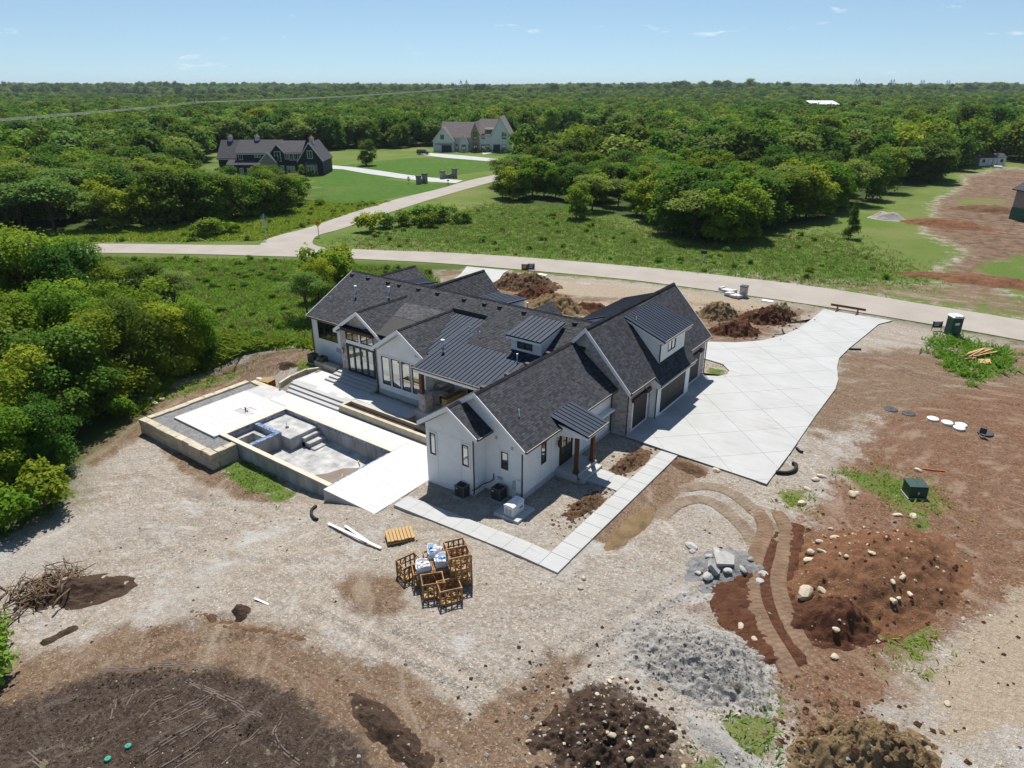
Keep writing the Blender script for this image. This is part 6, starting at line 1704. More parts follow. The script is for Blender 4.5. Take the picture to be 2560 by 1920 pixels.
# ------------------------------------------------------------------ pallets, crates and bulk bags
def crate_proto(name, W=1.12, D=0.85, H=1.0):
    t = lthing(name, (0, 0, 0), '', 'crate')
    a, b = W / 2, D / 2
    for sx in (-1, 1):
        for sy in (-1, 1):
            obj('corner_post', MB().box(sx * a - 0.04, sx * a + 0.04, sy * b - 0.04, sy * b + 0.04, 0, H), M['crate_wood'], t)
    for z in (0.14, H - 0.04):
        for sy in (-1, 1): obj('side_rail', MB().box(-a + 0.04, a - 0.04, sy * b - 0.025, sy * b + 0.025, z - 0.05, z + 0.05), M['crate_wood'], t)
        for sx in (-1, 1): obj('end_rail', MB().box(sx * a - 0.025, sx * a + 0.025, -b + 0.04, b - 0.04, z - 0.035, z + 0.035), M['crate_wood'], t)
    for sy in (-1, 1):
        obj('brace', MB().bar((-a + 0.05, sy * b, 0.18), (-0.02, sy * b, H - 0.09), 0.02, 0.08, (0, 1, 0)), M['crate_wood'], t)
        obj('brace', MB().bar((a - 0.05, sy * b, 0.18), (0.02, sy * b, H - 0.09), 0.02, 0.08, (0, 1, 0)), M['crate_wood'], t)
        for xx in (-0.3, 0.0, 0.3): obj('slat', MB().box(xx - 0.045, xx + 0.045, sy * (b + 0.03) - 0.01, sy * (b + 0.03) + 0.01, 0.02, H - 0.02), M['crate_wood'], t)
        obj('slat', MB().box(-a + 0.04, a - 0.04, sy * (b + 0.03) - 0.01, sy * (b + 0.03) + 0.01, 0.52, 0.6), M['crate_wood'], t)
    for sx in (-1, 1):
        obj('brace', MB().bar((sx * a, -b + 0.05, 0.18), (sx * a, b - 0.05, H - 0.09), 0.08, 0.02, (1, 0, 0)), M['crate_wood'], t)
        obj('slat', MB().box(sx * (a + 0.03) - 0.01, sx * (a + 0.03) + 0.01, -b + 0.04, b - 0.04, 0.52, 0.6), M['crate_wood'], t)
    for k in range(8):
        x = -a + 0.05 + (k + 0.5) * (W - 0.1) / 8
        obj('floor_board', MB().box(x - 0.055, x + 0.055, -b + 0.05, b - 0.05, 0.10, 0.13), M['raw_wood'], t)
    for y in (-b + 0.1, 0, b - 0.1):
        obj('skid', MB().box(-a + 0.05, a - 0.05, y - 0.04, y + 0.04, 0.0, 0.10), M['crate_wood'], t)
    return t
CP = crate_proto('timber_crate')
crates = [
    ((-0.71, -9.66), 0.95, 0, 'open timber crate at the outer end with a white pipe leaning on it'),
    ((0.47, -7.16), 0.65, 0, 'open timber crate behind the bulk bags beside the path'),
    ((1.42, -10.14), 0.52, 0, 'open timber crate holding offcuts next to the square bag of rubble'),
    ((2.41, -9.96), 0.60, 0, 'lowest open timber crate with a bare plank floor at the group edge'),
    ((1.95, -8.61), 0.62, 0, 'bottom timber crate of the two high stack'),
    ((1.95, -8.61), 0.60, 1.01, 'top timber crate of the two high stack, filled with scrap wood'),
    ((0.13, -8.54), 0.55, 0, 'timber crate holding the torn tall white bag'),
    ((0.42, -9.76), 0.55, 0, 'timber crate holding the square white bag of rubble'),
    ((0.97, -8.88), 0.55, 0, 'timber crate holding the white bag with blue wrap'),
]
first = True
CR = []
for (p, rz, dz_, lab) in crates:
    o = CP if first else copy_tree(CP)
    first = False
    o.location = (p[0], p[1], gz_at(*p) + 0.01 + dz_); o.rotation_euler = (0, 0, rz + 0.35)
    o['label'] = lab; o['group'] = 'timber crates by the bulk bags'
    CR.append(o)
def scrap(p, rz, z, n, label, seed):
    r_ = random.Random(seed)
    t = lthing('scrap_timber', (p[0], p[1], z), label, 'scrap wood', None, rz)
    for k in range(n):
        a = r_.uniform(0, 3.1); L = r_.uniform(0.3, 0.7); x, y = r_.uniform(-.2, .2), r_.uniform(-.15, .15); zz = 0.03 + 0.05 * k * 0.6
        dx, dy = L / 2 * math.cos(a) * 0.8, L / 2 * math.sin(a) * 0.6
        obj('offcut', MB().bar((x - dx, y - dy, zz), (x + dx, y + dy, zz + r_.uniform(0, .1)), 0.07, 0.025), M['raw_wood'] if k % 3 else M['crate_wood'], t)
for i, lab in ((2, 'offcuts lying in the crate next to the square bag'), (3, 'a few offcuts lying in the lowest crate'), (5, 'heap of scrap wood in the stacked crate'), (1, 'thin offcuts lying in the crate beside the path')):
    l_ = CR[i].location
    scrap((l_.x, l_.y), CR[i].rotation_euler.z, l_.z + 0.13, 9, lab, 40 + i)
def bulk_bag(p, rz, z, W, H, label, blue, seed):
    r_ = random.Random(seed)
    t = lthing('bulk_bag', (p[0], p[1], z), label, 'bag', None, rz)
    n = 28; a = W / 2; vs = []; fs = []
    lev = [(0.0, 0.88, 0), (0.25, 1.0, 0), (0.6, 1.03, 0), (0.9, 0.98, 0), (1.0, 1.04, 0.05), (0.99, 0.95, 0.05), (0.85, 0.86, 0.0)]
    for (h_, s_, f_) in lev:
        for k in range(n):
            an = 2 * math.pi * k / n
            c, d_ = math.cos(an), math.sin(an)
            sq = 1 / max(abs(c), abs(d_)) ; rr_ = a * s_ * (0.25 + 0.75 * sq * 0.92) * (1 + 0.05 * math.sin(3 * an + h_ * 6 + seed) + 0.04 * r_.uniform(-1, 1))
            vs.append((rr_ * c, rr_ * d_, H * h_ * (1 + (0.08 * math.sin(2 * an + seed) if h_ > 0.85 else 0))))
    for i in range(len(lev) - 1):
        for k in range(n): fs.append((i * n + k, i * n + (k + 1) % n, (i + 1) * n + (k + 1) % n, (i + 1) * n + k))
    fs.append(tuple(range(n))[::-1]); fs.append(tuple(range((len(lev) - 1) * n, len(lev) * n)))
    link_mesh('bag_body', vs, fs, M['bag'], t, True)
    for k in range(26):
        x, y = r_.uniform(-a * .62, a * .62), r_.uniform(-a * .62, a * .62); s_ = r_.uniform(0.1, 0.24)
        m = MB().prism([(x - s_ / 2, y - s_ / 3, H * 0.86), (x + s_ / 2, y - s_ / 2.4, H * 0.86), (x + s_ / 2.2, y + s_ / 3, H * 0.86), (x - s_ / 3, y + s_ / 2.5, H * 0.86)], (r_.uniform(-.05, .05), r_.uniform(-.05, .05), r_.uniform(0.04, 0.16)))
        obj('stone_offcut', m, M['blue_plastic'] if blue and k % 6 == 0 else M['paver'], t)
    for sx, sy in ((-1, -1), (1, -1), (1, 1), (-1, 1)):
        obj('lifting_loop', MB().tube([(sx * a * .8, sy * a * .6, H * .9), (sx * a * .95, sy * a * .85, H * 1.12), (sx * a * .6, sy * a * .85, H * .9)], 0.02, 5), M['bag'], t)
    return t
for i, W, H, lab, bl in ((6, 0.80, 1.30, 'tall torn white bulk bag stuffed with packing scraps', True), (7, 0.80, 1.15, 'square white bulk bag full of white stone offcuts', False), (8, 0.80, 1.2, 'white bulk bag with strips of bright blue wrap', True)):
    l_ = CR[i].location
    bulk_bag((l_.x, l_.y), CR[i].rotation_euler.z, l_.z + 0.132, W, H, lab, bl, 60 + i)
wp = thing('leaning_pipe', (*(-0.78, -10.02), 0), 'white flexible pipe leaning on the outer crate', 'pipe')
q = (-0.78, -10.02); q2 = (-0.39, -10.05)
obj('pipe', MB().tube([(q[0] - .05, q[1] + .25, gz_at(*q) + 0.35), (q[0], q[1], gz_at(*q) + 0.1), (q2[0], q2[1], gz_at(*q2) + 0.04)], 0.035, 8), M['pvc'], wp)
# stack of decking boards
PB = (-3.83, -7.33)
bs = lthing('board_stack', (PB[0], PB[1], gz_at(*PB)), 'small stack of raw decking boards on bearers on open gravel', 'timber', None, 0.95)
for lev, z in ((0, 0.10), (1, 0.27)):
    for k in range(3): obj('bearer', MB().box(-0.8, 0.8, -0.45 + k * 0.45 - 0.04, -0.45 + k * 0.45 + 0.04, z - 0.10, z), M['crate_wood'], bs)
    for k in range(8):
        x = -0.72 + k * 0.206
        obj('deck_board', MB().box(x - 0.085, x + 0.085, -0.62 + random.uniform(-.03, .03), 0.62 + random.uniform(-.03, .03), z, z + 0.07), M['raw_wood'], bs)
for a, b, lab in (((-8.71, -8.70), (-3.92, -8.79), 'long white plank lying on gravel below the patio'), ((-7.61, -8.30), (-5.25, -8.64), 'shorter grey plank leaning on the long white plank')):
    t = thing('plank', (a[0], a[1], gz_at(*a)), lab, 'plank')
    obj('board', MB().bar((a[0], a[1], gz_at(*a) + 0.14), (b[0], b[1], gz_at(*b) + 0.12), 0.16, 0.04), M['pvc'] if 'long' in lab else M['concrete_old'], t)
p = (-5.87, -15.53)
tag(obj('slat', MB().bar((p[0] - .5, p[1] - .1, gz_at(*p) + .05), (p[0] + .5, p[1] + .05, gz_at(*p) + .05), 0.1, 0.03), M['pvc']), 'short white slat beside a dark soil lump', 'plank')
# uprooted tree roots
rt = thing('root_tangle', (*(-18.32, -21.29), gz_at(*(-18.32, -21.29))), 'tangle of bare uprooted tree roots and branches on dark soil', 'roots')
rc = (-18.32, -21.29); r_ = random.Random(3)
for k in range(75):
    a = r_.gauss(2.5, 0.9); L = r_.uniform(0.8, 3.0)
    x, y = rc[0] + r_.gauss(0, 0.9), rc[1] + r_.gauss(0, 0.9); z = surf(x, y) + r_.uniform(0.02, 0.25)
    pts = []
    for i in range(6):
        t = i / 5
        xx, yy = x + L * (t - .5) * math.cos(a) + r_.gauss(0, .07), y + L * (t - .5) * math.sin(a) + r_.gauss(0, .07)
        pts.append((xx, yy, max(z + 0.25 * math.sin(t * 3.1) * r_.random(), gz_at(xx, yy) + 0.03)))
    R0 = r_.uniform(0.02, 0.075)
    obj('root_branch', MB().tube(pts, [R0 * (1 - 0.13 * i) for i in range(6)], 6), M['dead_wood'], rt, True)
# drain pipes
def hose(pts, r, label, mat='rubber'):
    p0 = pts[0]
    t = thing('drain_pipe', (p0[0], p0[1], gz_at(*p0)), label, 'pipe')
    L = smooth_line(pts, 6)
    obj('pipe', MB().tube([(p.x, p.y, gz_at(p.x, p.y) + r + 0.01) for p in L], r, 8), M[mat], t, True)
hose([(12.26, 12.96), (12.92, 13.37), (13.23, 13.93), (13.11, 14.75), (12.82, 14.94)], 0.13, 'bent black corrugated drain pipe at the driveway corner')
hose([(10.88, 41.94), (11.90, 42.41)], 0.09, 'short straight black drain pipe at the driveway bend')
hose([(12.41, 17.43), (12.74, 17.10), (12.95, 17.16)], 0.09, 'short bent black drain pipe halfway along the driveway edge')
hose([(-11.89, -7.17), (-11.77, -7.61), (-11.22, -8.09), (-10.53, -8.44), (-10.05, -8.51)], 0.10, 'curved black drain hose on gravel below the patio corner')
hose([(3.53, 44.34), (4.05, 43.12), (4.33, 42.71)], 0.08, 'short black drain pipe between rust dirt heap and driveway')
# septic lids
def lid(p, r_, h, mat, label, group=None):
    z = gz_at(*p)
    t = thing('access_lid', (p[0], p[1], z), label, 'lid', group)
    obj('riser', MB().cyl(p[0], p[1], z - 0.1, z + h, r_ * 0.96, 24), M[mat], t)
    obj('cover', MB().tube([(p[0], p[1], z + h), (p[0], p[1], z + h + 0.03), (p[0], p[1], z + h + 0.06)], [r_, r_, r_ * 0.85], 24), M[mat], t)
    obj('hub', MB().cyl(p[0], p[1], z + h + 0.06, z + h + 0.09, r_ * 0.15, 10), M[mat], t)
lid((16.85, 28.92), 0.52, 0.03, 'dark_plastic', 'flat dark lid tilted into the red soil, farther from the white lids')
lid((18.16, 28.88), 0.5, 0.03, 'dark_plastic', 'flat dark lid between its twin and the white lids')
lid((19.89, 28.74), 0.42, 0.12, 'white_plastic', 'round white access lid standing alone next to the dark lids')
lid((20.90, 28.56), 0.42, 0.12, 'white_plastic', 'round white access lid between the lone lid and the touching pair')
lid((21.82, 28.86), 0.42, 0.10, 'white_plastic', 'round white access lid of the touching pair, nearer the control box')
lid((21.76, 28.16), 0.42, 0.12, 'white_plastic', 'round white access lid of the touching pair, with grey gravel at its rim')
lid((23.49, 28.47), 0.55, 0.10, 'dark_plastic', 'dark round lid behind the little control box')
cb = (23.30, 27.70)
t = thing('control_box', (cb[0], cb[1], gz_at(*cb)), 'small grey pump control box on two legs', 'control box')
obj('cabinet', MB().box(cb[0] - 0.22, cb[0] + 0.22, cb[1] - 0.1, cb[1] + 0.1, gz_at(*cb) + 0.3, gz_at(*cb) + 0.75), M['dark_plastic'], t)
for s_ in (-0.15, 0.15): obj('leg', MB().box(cb[0] + s_ - 0.03, cb[0] + s_ + 0.03, cb[1] - 0.03, cb[1] + 0.03, gz_at(*cb) - 0.1, gz_at(*cb) + 0.3), M['white_plastic'], t)
for p, lab in (((-2.64, -24.14), 'flat green plastic lid in the black soil'), ((-2.73, -24.91), 'upright tilted green plastic lid in the black soil'), ((-2.82, -25.62), 'half buried green plastic lid at the edge of the black soil')):
    lid(p, 0.13, 0.05, 'green_lid', lab)
# transformer
tb = (20.36, 15.56)
t = lthing('transformer_box', (tb[0], tb[1], gz_at(*tb)), 'dark green pad mounted transformer box in weeds', 'transformer', None, 0.55)
obj('pad', MB().box(-0.6, 0.6, -0.58, 0.55, -0.1, 0.05), M['concrete_old'], t)
obj('cabinet', MB().prism([(-0.56, -0.52, 0.05), (-0.56, 0.48, 0.05), (-0.56, 0.48, 0.88), (-0.56, -0.44, 0.82), (-0.56, -0.52, 0.76)], (1.12, 0, 0)), M['green_box'], t)
for x0 in (-0.6, 0.005):
    obj('lid', MB().prism([(x0, -0.48, 0.835), (x0, 0.52, 0.905), (x0, 0.52, 0.945), (x0, -0.48, 0.88)], (0.595, 0, 0)), M['green_box'], t)
obj('lock_plate', MB().box(-0.05, 0.05, -0.54, -0.52, 0.35, 0.52), M['coping'], t)
hose([(20.41, 19.60), (21.04, 19.81), (21.64, 20.14)], 0.05, 'straight orange pipe lying on red soil by the weeds', 'orange')
# portable toilet
pp = (18.77, 53.25)
t = lthing('portable_toilet', (pp[0], pp[1], gz_at(*pp)), 'dark green portable toilet with white roof beside the street', 'portable toilet', None, 0.62)
obj('skid', MB().box(-0.58, 0.58, -0.58, 0.58, 0.0, 0.12), M['dark_plastic'], t)
obj('cabin', MB().box(-0.54, 0.54, -0.54, 0.54, 0.12, 2.02), M['potty'], t)
for s_ in (-1, 1):
    for k in range(4):
        x = -0.4 + k * 0.27
        obj('wall_rib', MB().box(s_ * 0.54 - 0.02 + (0.0 if s_ > 0 else -0.0), s_ * 0.54 + 0.02, x - 0.03, x + 0.03, 0.2, 1.8), M['potty'], t)
dr = obj('door', MB().box(-0.40, 0.40, -0.575, -0.542, 0.18, 1.85), M['potty'], t)
obj('door_vent', join(*[MB().box(-0.3, 0.3, -0.59, -0.577, 1.62 + k * 0.05, 1.64 + k * 0.05) for k in range(4)]), M['dark_plastic'], dr)
obj('latch', MB().box(0.28, 0.36, -0.60, -0.577, 0.95, 1.08), M['dark_plastic'], dr)
obj('sign_panel', MB().box(-0.26, 0.2, -0.585, -0.577, 1.25, 1.5), M['white_plastic'], dr)
obj('sign_panel', MB().box(-0.5, 0.5, -0.556, -0.548, 1.88, 1.97), M['potty'], t)
rf = obj('roof', MB().prism([(-0.6, -0.6, 2.02), (0.6, -0.6, 2.02), (0.6, -0.6, 2.1), (0.35, -0.6, 2.24), (-0.35, -0.6, 2.24), (-0.6, -0.6, 2.1)], (0, 1.2, 0)), M['white_plastic'], t)
for k in range(3): obj('roof_rib', MB().bar((-0.38 + k * 0.38, -0.58, 2.25), (-0.38 + k * 0.38, 0.58, 2.25), 0.08, 0.05), M['white_plastic'], rf)
obj('vent_pipe', MB().cyl(0.4, 0.4, 2.1, 2.4, 0.05, 10), M['white_plastic'], t)
# barricade at the drive mouth
ba, bb = (6.04, 54.93), (9.87, 54.90)
t = thing('barricade', ((ba[0] + bb[0]) / 2, (ba[1] + bb[1]) / 2, 0.1), 'brown timber barricade beam on two trestles across the drive mouth', 'barricade')
obj('beam', MB().bar((ba[0], ba[1], 0.72), (bb[0], bb[1], 0.72), 0.10, 0.26), M['rust_wood'], t)
dx, dy = bb[0] - ba[0], bb[1] - ba[1]; L_ = math.hypot(dx, dy); nx_, ny_ = -dy / L_, dx / L_
for f in (0.2, 0.78):
    cx, cy = ba[0] + dx * f, ba[1] + dy * f
    for s_ in (-1, 1): obj('trestle_leg', MB().bar((cx + nx_ * 0.5 * s_, cy + ny_ * 0.5 * s_, 0.12), (cx + nx_ * 0.06 * s_, cy + ny_ * 0.06 * s_, 0.62), 0.09), M['rust_wood'], t)
    obj('trestle_foot', MB().bar((cx - nx_ * 0.7, cy - ny_ * 0.7, 0.14), (cx + nx_ * 0.7, cy + ny_ * 0.7, 0.14), 0.1, 0.08), M['rust_wood'], t)
# little signs
def yard_sign(p, w_, h_, top, mat, label, rz=0.6):
    t = lthing('yard_sign', (p[0], p[1], gz_at(*p) - 0.03), label, 'sign', None, rz)
    for s_ in (-1, 1): obj('stake', MB().box(s_ * w_ / 2 - 0.025, s_ * w_ / 2 + 0.025, -0.02, 0.02, 0, top), M['crate_wood'] if 'maroon' in label else M['black_metal'], t)
    obj('board', MB().box(-w_ / 2, w_ / 2, -0.035, -0.02, top - h_ - 0.05, top - 0.05), mat, t)
    obj('print', join(*[MB().box(-w_ * 0.35, w_ * (0.35 - 0.1 * k), -0.038, -0.0352, top - 0.2 - k * h_ * 0.22, top - 0.14 - k * h_ * 0.22) for k in range(3)]), M['white_plastic'], t)
yard_sign((-33.30, 47.56), 0.9, 0.9, 1.5, simple('maroon_board', (0.10, 0.02, 0.03), 0.5, 0.1), 'maroon builder sign on wooden stakes by the front drive')
yard_sign((-32.73, 48.37), 0.9, 0.9, 1.5, simple('slate_board', (0.05, 0.06, 0.08), 0.5, 0.1), 'slate grey builder sign next to the maroon sign')
yard_sign((17.25, 53.89), 1.0, 0.7, 1.1, M['dark_plastic'], 'dark framed yard sign beside the portable toilet')
# lumber thrown in the weeds
lp = (21.66, 47.14)
t = thing('lumber_pile', (lp[0], lp[1], gz_at(*lp)), 'loose pile of yellow lumber lying in tall weeds', 'timber')
r_ = random.Random(9)
for k in range(20):
    a = 1.12 + r_.gauss(0, 0.12); L = r_.uniform(2.4, 4.6)
    x, y = lp[0] + r_.gauss(0, 0.35), lp[1] + r_.gauss(0, 0.3); z = gz_at(x, y) + 0.22 + 0.06 * (k // 3)
    obj('board', MB().bar((x - L / 2 * math.cos(a), y - L / 2 * math.sin(a), z), (x + L / 2 * math.cos(a), y + L / 2 * math.sin(a), z + r_.uniform(0, .15)), 0.12, 0.045), M['raw_wood'], t)
lp2 = (22.32, 45.58)
obj('plywood_sheet', MB().prism([(lp2[0] - .5, lp2[1] - .8, 0.15), (lp2[0] + .5, lp2[1] - .6, 0.3), (lp2[0] + .3, lp2[1] + .6, 0.35), (lp2[0] - .6, lp2[1] + .4, 0.2)], (0, 0, 0.02)), M['raw_wood'], t)
# stone column and pallets of stone at the street
scp = (-4.27, 54.46)
t = thing('stone_column', (scp[0], scp[1], gz_at(*scp)), 'small square brick mailbox column beside the street', 'column')
z = gz_at(*scp)
obj('shaft', MB().box(scp[0] - .4, scp[0] + .4, scp[1] - .4, scp[1] + .4, z - .1, z + 1.35), M['brick'], t)
obj('cap', MB().cbox(scp[0] - .46, scp[0] + .46, scp[1] - .46, scp[1] + .46, z + 1.35, z + 1.46, 0.03), M['dark_plastic'], t)
for (p, n, lab) in (((-6.68, 55.62), 7, 'pallet of pale stone slabs set back from the street'), ((-5.22, 53.77), 5, 'pallet of pale stone slabs next to the brick column')):
    t = lthing('stone_pallet', (p[0], p[1], gz_at(*p)), lab, 'pallet', None, -0.35)
    obj('pallet', join(*[MB().box(-1.1, 1.1, -0.5 + k * 0.45 - .05, -0.5 + k * 0.45 + .05, 0, 0.14) for k in range(3)]), M['crate_wood'], t)
    for k in range(n):
        obj('stone_slab', MB().cbox(-1.1 + k * 2.2 / n + 0.01, -1.1 + (k + 1) * 2.2 / n - 0.01, -0.55 + random.uniform(-.05, .05), 0.5, 0.141, 0.40 + random.uniform(-.12, .1), 0.02), M['paver'], t)
for p, lab in (((-1.11, 54.23), 'white cover plate lying near the rust heap'), ((-30.96, 48.56), 'white cover plate lying near the two builder signs')):
    tag(obj('cover_plate', MB().cbox(p[0] - .7, p[0] + .7, p[1] - .35, p[1] + .35, gz_at(*p) - .02, gz_at(*p) + 0.12, 0.03), M['white_plastic']), lab, 'cover plate')
# offcut pallet and wrap at the wall end
p = (-31.52, 3.16)
t = lthing('timber_pallet', (p[0], p[1], -1.0), 'raw timber pallet leaning at the far end of the retaining wall', 'pallet', None, 0.2)
for k in range(7): obj('pallet_board', MB().box(-0.6 + k * 0.18, -0.48 + k * 0.18, -0.5, 0.5, 0.34, 0.38), M['raw_wood'], t)
for k in range(3): obj('pallet_bearer', MB().box(-0.6, 0.6, -0.46 + k * 0.42, -0.38 + k * 0.42, -0.3, 0.34), M['crate_wood'], t)
for p, s, lab in (((-33.18, 3.01), .8, 'white wrapped stone block on the retaining wall end'), ((-33.33, 3.67), .7, 'second white stone block behind the timber pallet')):
    o = bpy.data.objects.new('stone_block', ROCKS[1].copy()); o.data.materials.clear(); o.data.materials.append(M['paver']); COL.objects.link(o)
    o.location = (p[0], p[1], surf(*p) - 0.02); o.scale = (s * 1.3, s * .8, s * .6); tag(o, lab, 'stone')
hose([(-30.18, 2.97), (-28.87, 2.22), (-27.83, 1.88)], 0.10, 'grey flexible conduit crossing the gravel fill', 'dark_plastic')

# ------------------------------------------------------------------ vegetation
def leaf_cloud(cent, dirs, size, rg, flat=0.35):
    n = len(cent)
    nrm = dirs * 0.6 + rg.normal(size=(n, 3)) * 0.42 + np.array([0, 0, flat])
    nrm /= np.linalg.norm(nrm, axis=1, keepdims=True) + 1e-9
    ref = rg.normal(size=(n, 3))
    t = np.cross(nrm, ref); t /= np.linalg.norm(t, axis=1, keepdims=True) + 1e-9
    b = np.cross(nrm, t)
    s = size * rg.uniform(0.6, 1.35, (n, 1))
    a = rg.uniform(0.55, 0.9, (n, 1))
    v = np.stack([cent - t * s, cent - b * s * a - nrm * s * 0.15, cent + t * s, cent + b * s * a - nrm * s * 0.15], 1)
    return v.reshape(-1, 3)

def quad_mesh(name, v, rnd, mat):
    n = len(v) // 4
    me = bpy.data.meshes.new(name)
    me.vertices.add(len(v)); me.vertices.foreach_set('co', v.astype(np.float32).ravel())
    me.loops.add(n * 4); me.polygons.add(n)
    me.loops.foreach_set('vertex_index', np.arange(n * 4, dtype=np.int32))
    me.polygons.foreach_set('loop_start', np.arange(0, n * 4, 4, dtype=np.int32))
    me.polygons.foreach_set('loop_total', np.full(n, 4, np.int32))
    me.update()
    at = me.attributes.new('rnd', 'FLOAT', 'FACE'); at.data.foreach_set('value', rnd.astype(np.float32))
    me.materials.append(mat)
    return me

def crown_mesh(name, seed, H, R, n, leaf, mat, style='round', low=0.12):
    """leafy crown made of many small faces on uneven lobes; base of the tree at z=0"""
    rg = np.random.default_rng(seed)
    nb = {'round': 30, 'locust': 26, 'cedar': 20, 'bush': 14}[style]
    zc = H * (low + 1) / 2; rz = H * (1 - low) / 2
    bc = []; br = []
    for i in range(nb):
        d = rg.normal(size=3); d /= np.linalg.norm(d)
        k = rg.uniform(0.45, 0.86)
        if style == 'cedar':
            zz = rg.uniform(low, 0.95); rr_ = (1.02 - zz) * R * rg.uniform(0.4, 0.9); a = rg.uniform(0, 6.28)
            bc.append((rr_ * math.cos(a), rr_ * math.sin(a), zz * H)); br.append(R * (0.5 * (1.1 - zz) + 0.1)); continue
        if style == 'locust':
            d[2] = abs(d[2]) * 0.9 - 0.15
        if style in ('round', 'bush'):
            zz = rg.uniform(low + 0.08, 0.9); a = rg.uniform(0, 6.28)
            rr_ = R * math.sqrt(max(0.05, 1 - ((zz - 0.42) / 0.62) ** 2)) * rg.uniform(0.35, 0.82)
            bc.append((rr_ * math.cos(a), rr_ * math.sin(a), zz * H)); br.append(R * rg.uniform(0.24, 0.44)); continue
        bc.append((d[0] * R * k, d[1] * R * k, zc + d[2] * rz * k)); br.append(R * rg.uniform(0.26, 0.46))
    bc = np.array(bc); br = np.array(br)
    w_ = br ** 2; w_ /= w_.sum()
    pick = rg.choice(nb, n, p=w_)
    d = rg.normal(size=(n, 3)); d /= np.linalg.norm(d, axis=1, keepdims=True)
    d[:, 2] = np.where(d[:, 2] < -0.35, -d[:, 2], d[:, 2])
    rad = br[pick][:, None] * np.where(rg.random((n, 1)) < 0.25, rg.uniform(0.3, 0.8, (n, 1)), rg.uniform(0.78, 1.12, (n, 1)))
    rad = rad * np.where(rg.random((n, 1)) < 0.12, rg.uniform(1.1, 1.5, (n, 1)), 1.0)
    sq = np.array([1, 1, {'round': 0.8, 'locust': 0.32, 'cedar': 0.8, 'bush': 0.8}[style]])
    c = bc[pick] + d * rad * sq
    # ragged sprays at the outline
    c += rg.normal(size=(n, 3)) * leaf * 0.9
    c[:, 2] = np.maximum(c[:, 2], H * low * 0.4 + 0.05)
    v = leaf_cloud(c, d, leaf, rg, 1.0 if style == 'locust' else 0.55)
    brnd = rg.random(nb)
    rnd = np.clip(0.55 * rg.random(n) + 0.45 * brnd[pick], 0, 1)
    return quad_mesh(name, v, rnd, mat), bc

def trunk_mesh(name, seed, H, bc, r0, low=0.12):
    rg = random.Random(seed)
    m = MB()
    top = H * 0.7
    pts = [(0, 0, -0.4), (rg.uniform(-.05, .05), rg.uniform(-.05, .05), H * 0.12), (rg.uniform(-.15, .15), rg.uniform(-.15, .15), H * 0.35), (rg.uniform(-.25, .25), rg.uniform(-.25, .25), top)]
    m.tube(pts, [r0 * 1.25, r0, r0 * 0.7, r0 * 0.2], 7)
    for i in range(min(7, len(bc))):
        b = bc[i * 2 % len(bc)]
        z0 = H * rg.uniform(0.14, 0.45)
        m.tube([(0, 0, z0), (b[0] * 0.45, b[1] * 0.45, z0 + (b[2] - z0) * 0.55 + 0.1), tuple(b)], [r0 * 0.5, r0 * 0.3, r0 * 0.08], 5)
    me = bpy.data.meshes.new(name); me.from_pydata(m.v, [], m.f); me.update(); me.shade_smooth(); me.materials.append(M['bark'])
    return me

PROTO = {}
def proto(key, seed, H, R, n, leaf, mat, style='round', low=0.12, r0=0.16):
    cm, bc = crown_mesh('crown', seed, H, R, n, leaf, M[mat], style, low)
    PROTO[key] = (cm, trunk_mesh('trunk', seed, H, bc, r0, low), H)
proto('nA', 1, 10, 3.9, 13000, 0.135, 'leaf', 'round', 0.05)
proto('nB', 2, 10, 3.7, 13000, 0.13, 'leaf', 'round', 0.04)
proto('nC', 3, 10, 4.2, 13000, 0.14, 'leaf_dark', 'round', 0.04)
proto('nD', 4, 10, 4.0, 10000, 0.12, 'leaf_light', 'locust', 0.18)
proto('mA', 11, 10, 4.0, 4200, 0.25, 'leaf', 'round', 0.05)
proto('mB', 12, 10, 3.7, 4200, 0.25, 'leaf', 'round', 0.06)
proto('mC', 13, 10, 4.3, 4200, 0.26, 'leaf_dark', 'round', 0.05)
proto('mD', 14, 10, 4.6, 4200, 0.22, 'leaf_light', 'locust', 0.14)
proto('mE', 15, 10, 4.4, 4200, 0.22, 'leaf_light', 'locust', 0.2)
proto('mF', 16, 10, 2.6, 3600, 0.22, 'leaf_dark', 'cedar', 0.03)
proto('fA', 21, 10, 4.4, 1300, 0.46, 'leaf', 'round', 0.1)
proto('fB', 22, 10, 4.0, 1300, 0.46, 'leaf', 'round', 0.1)
proto('fC', 23, 10, 4.6, 1300, 0.46, 'leaf_dark', 'round', 0.1)
proto('fD', 24, 10, 4.8, 1300, 0.44, 'leaf_light', 'locust', 0.2)
proto('fE', 25, 10, 4.1, 1300, 0.48, 'leaf_dark', 'round', 0.1)
proto('bush', 31, 2.0, 1.3, 1500, 0.11, 'leaf', 'bush', 0.02, 0.04)
proto('bushL', 32, 2.0, 1.4, 1500, 0.11, 'weed', 'bush', 0.02, 0.04)
proto('sapling', 33, 4.5, 0.9, 700, 0.12, 'leaf', 'round', 0.3, 0.05)

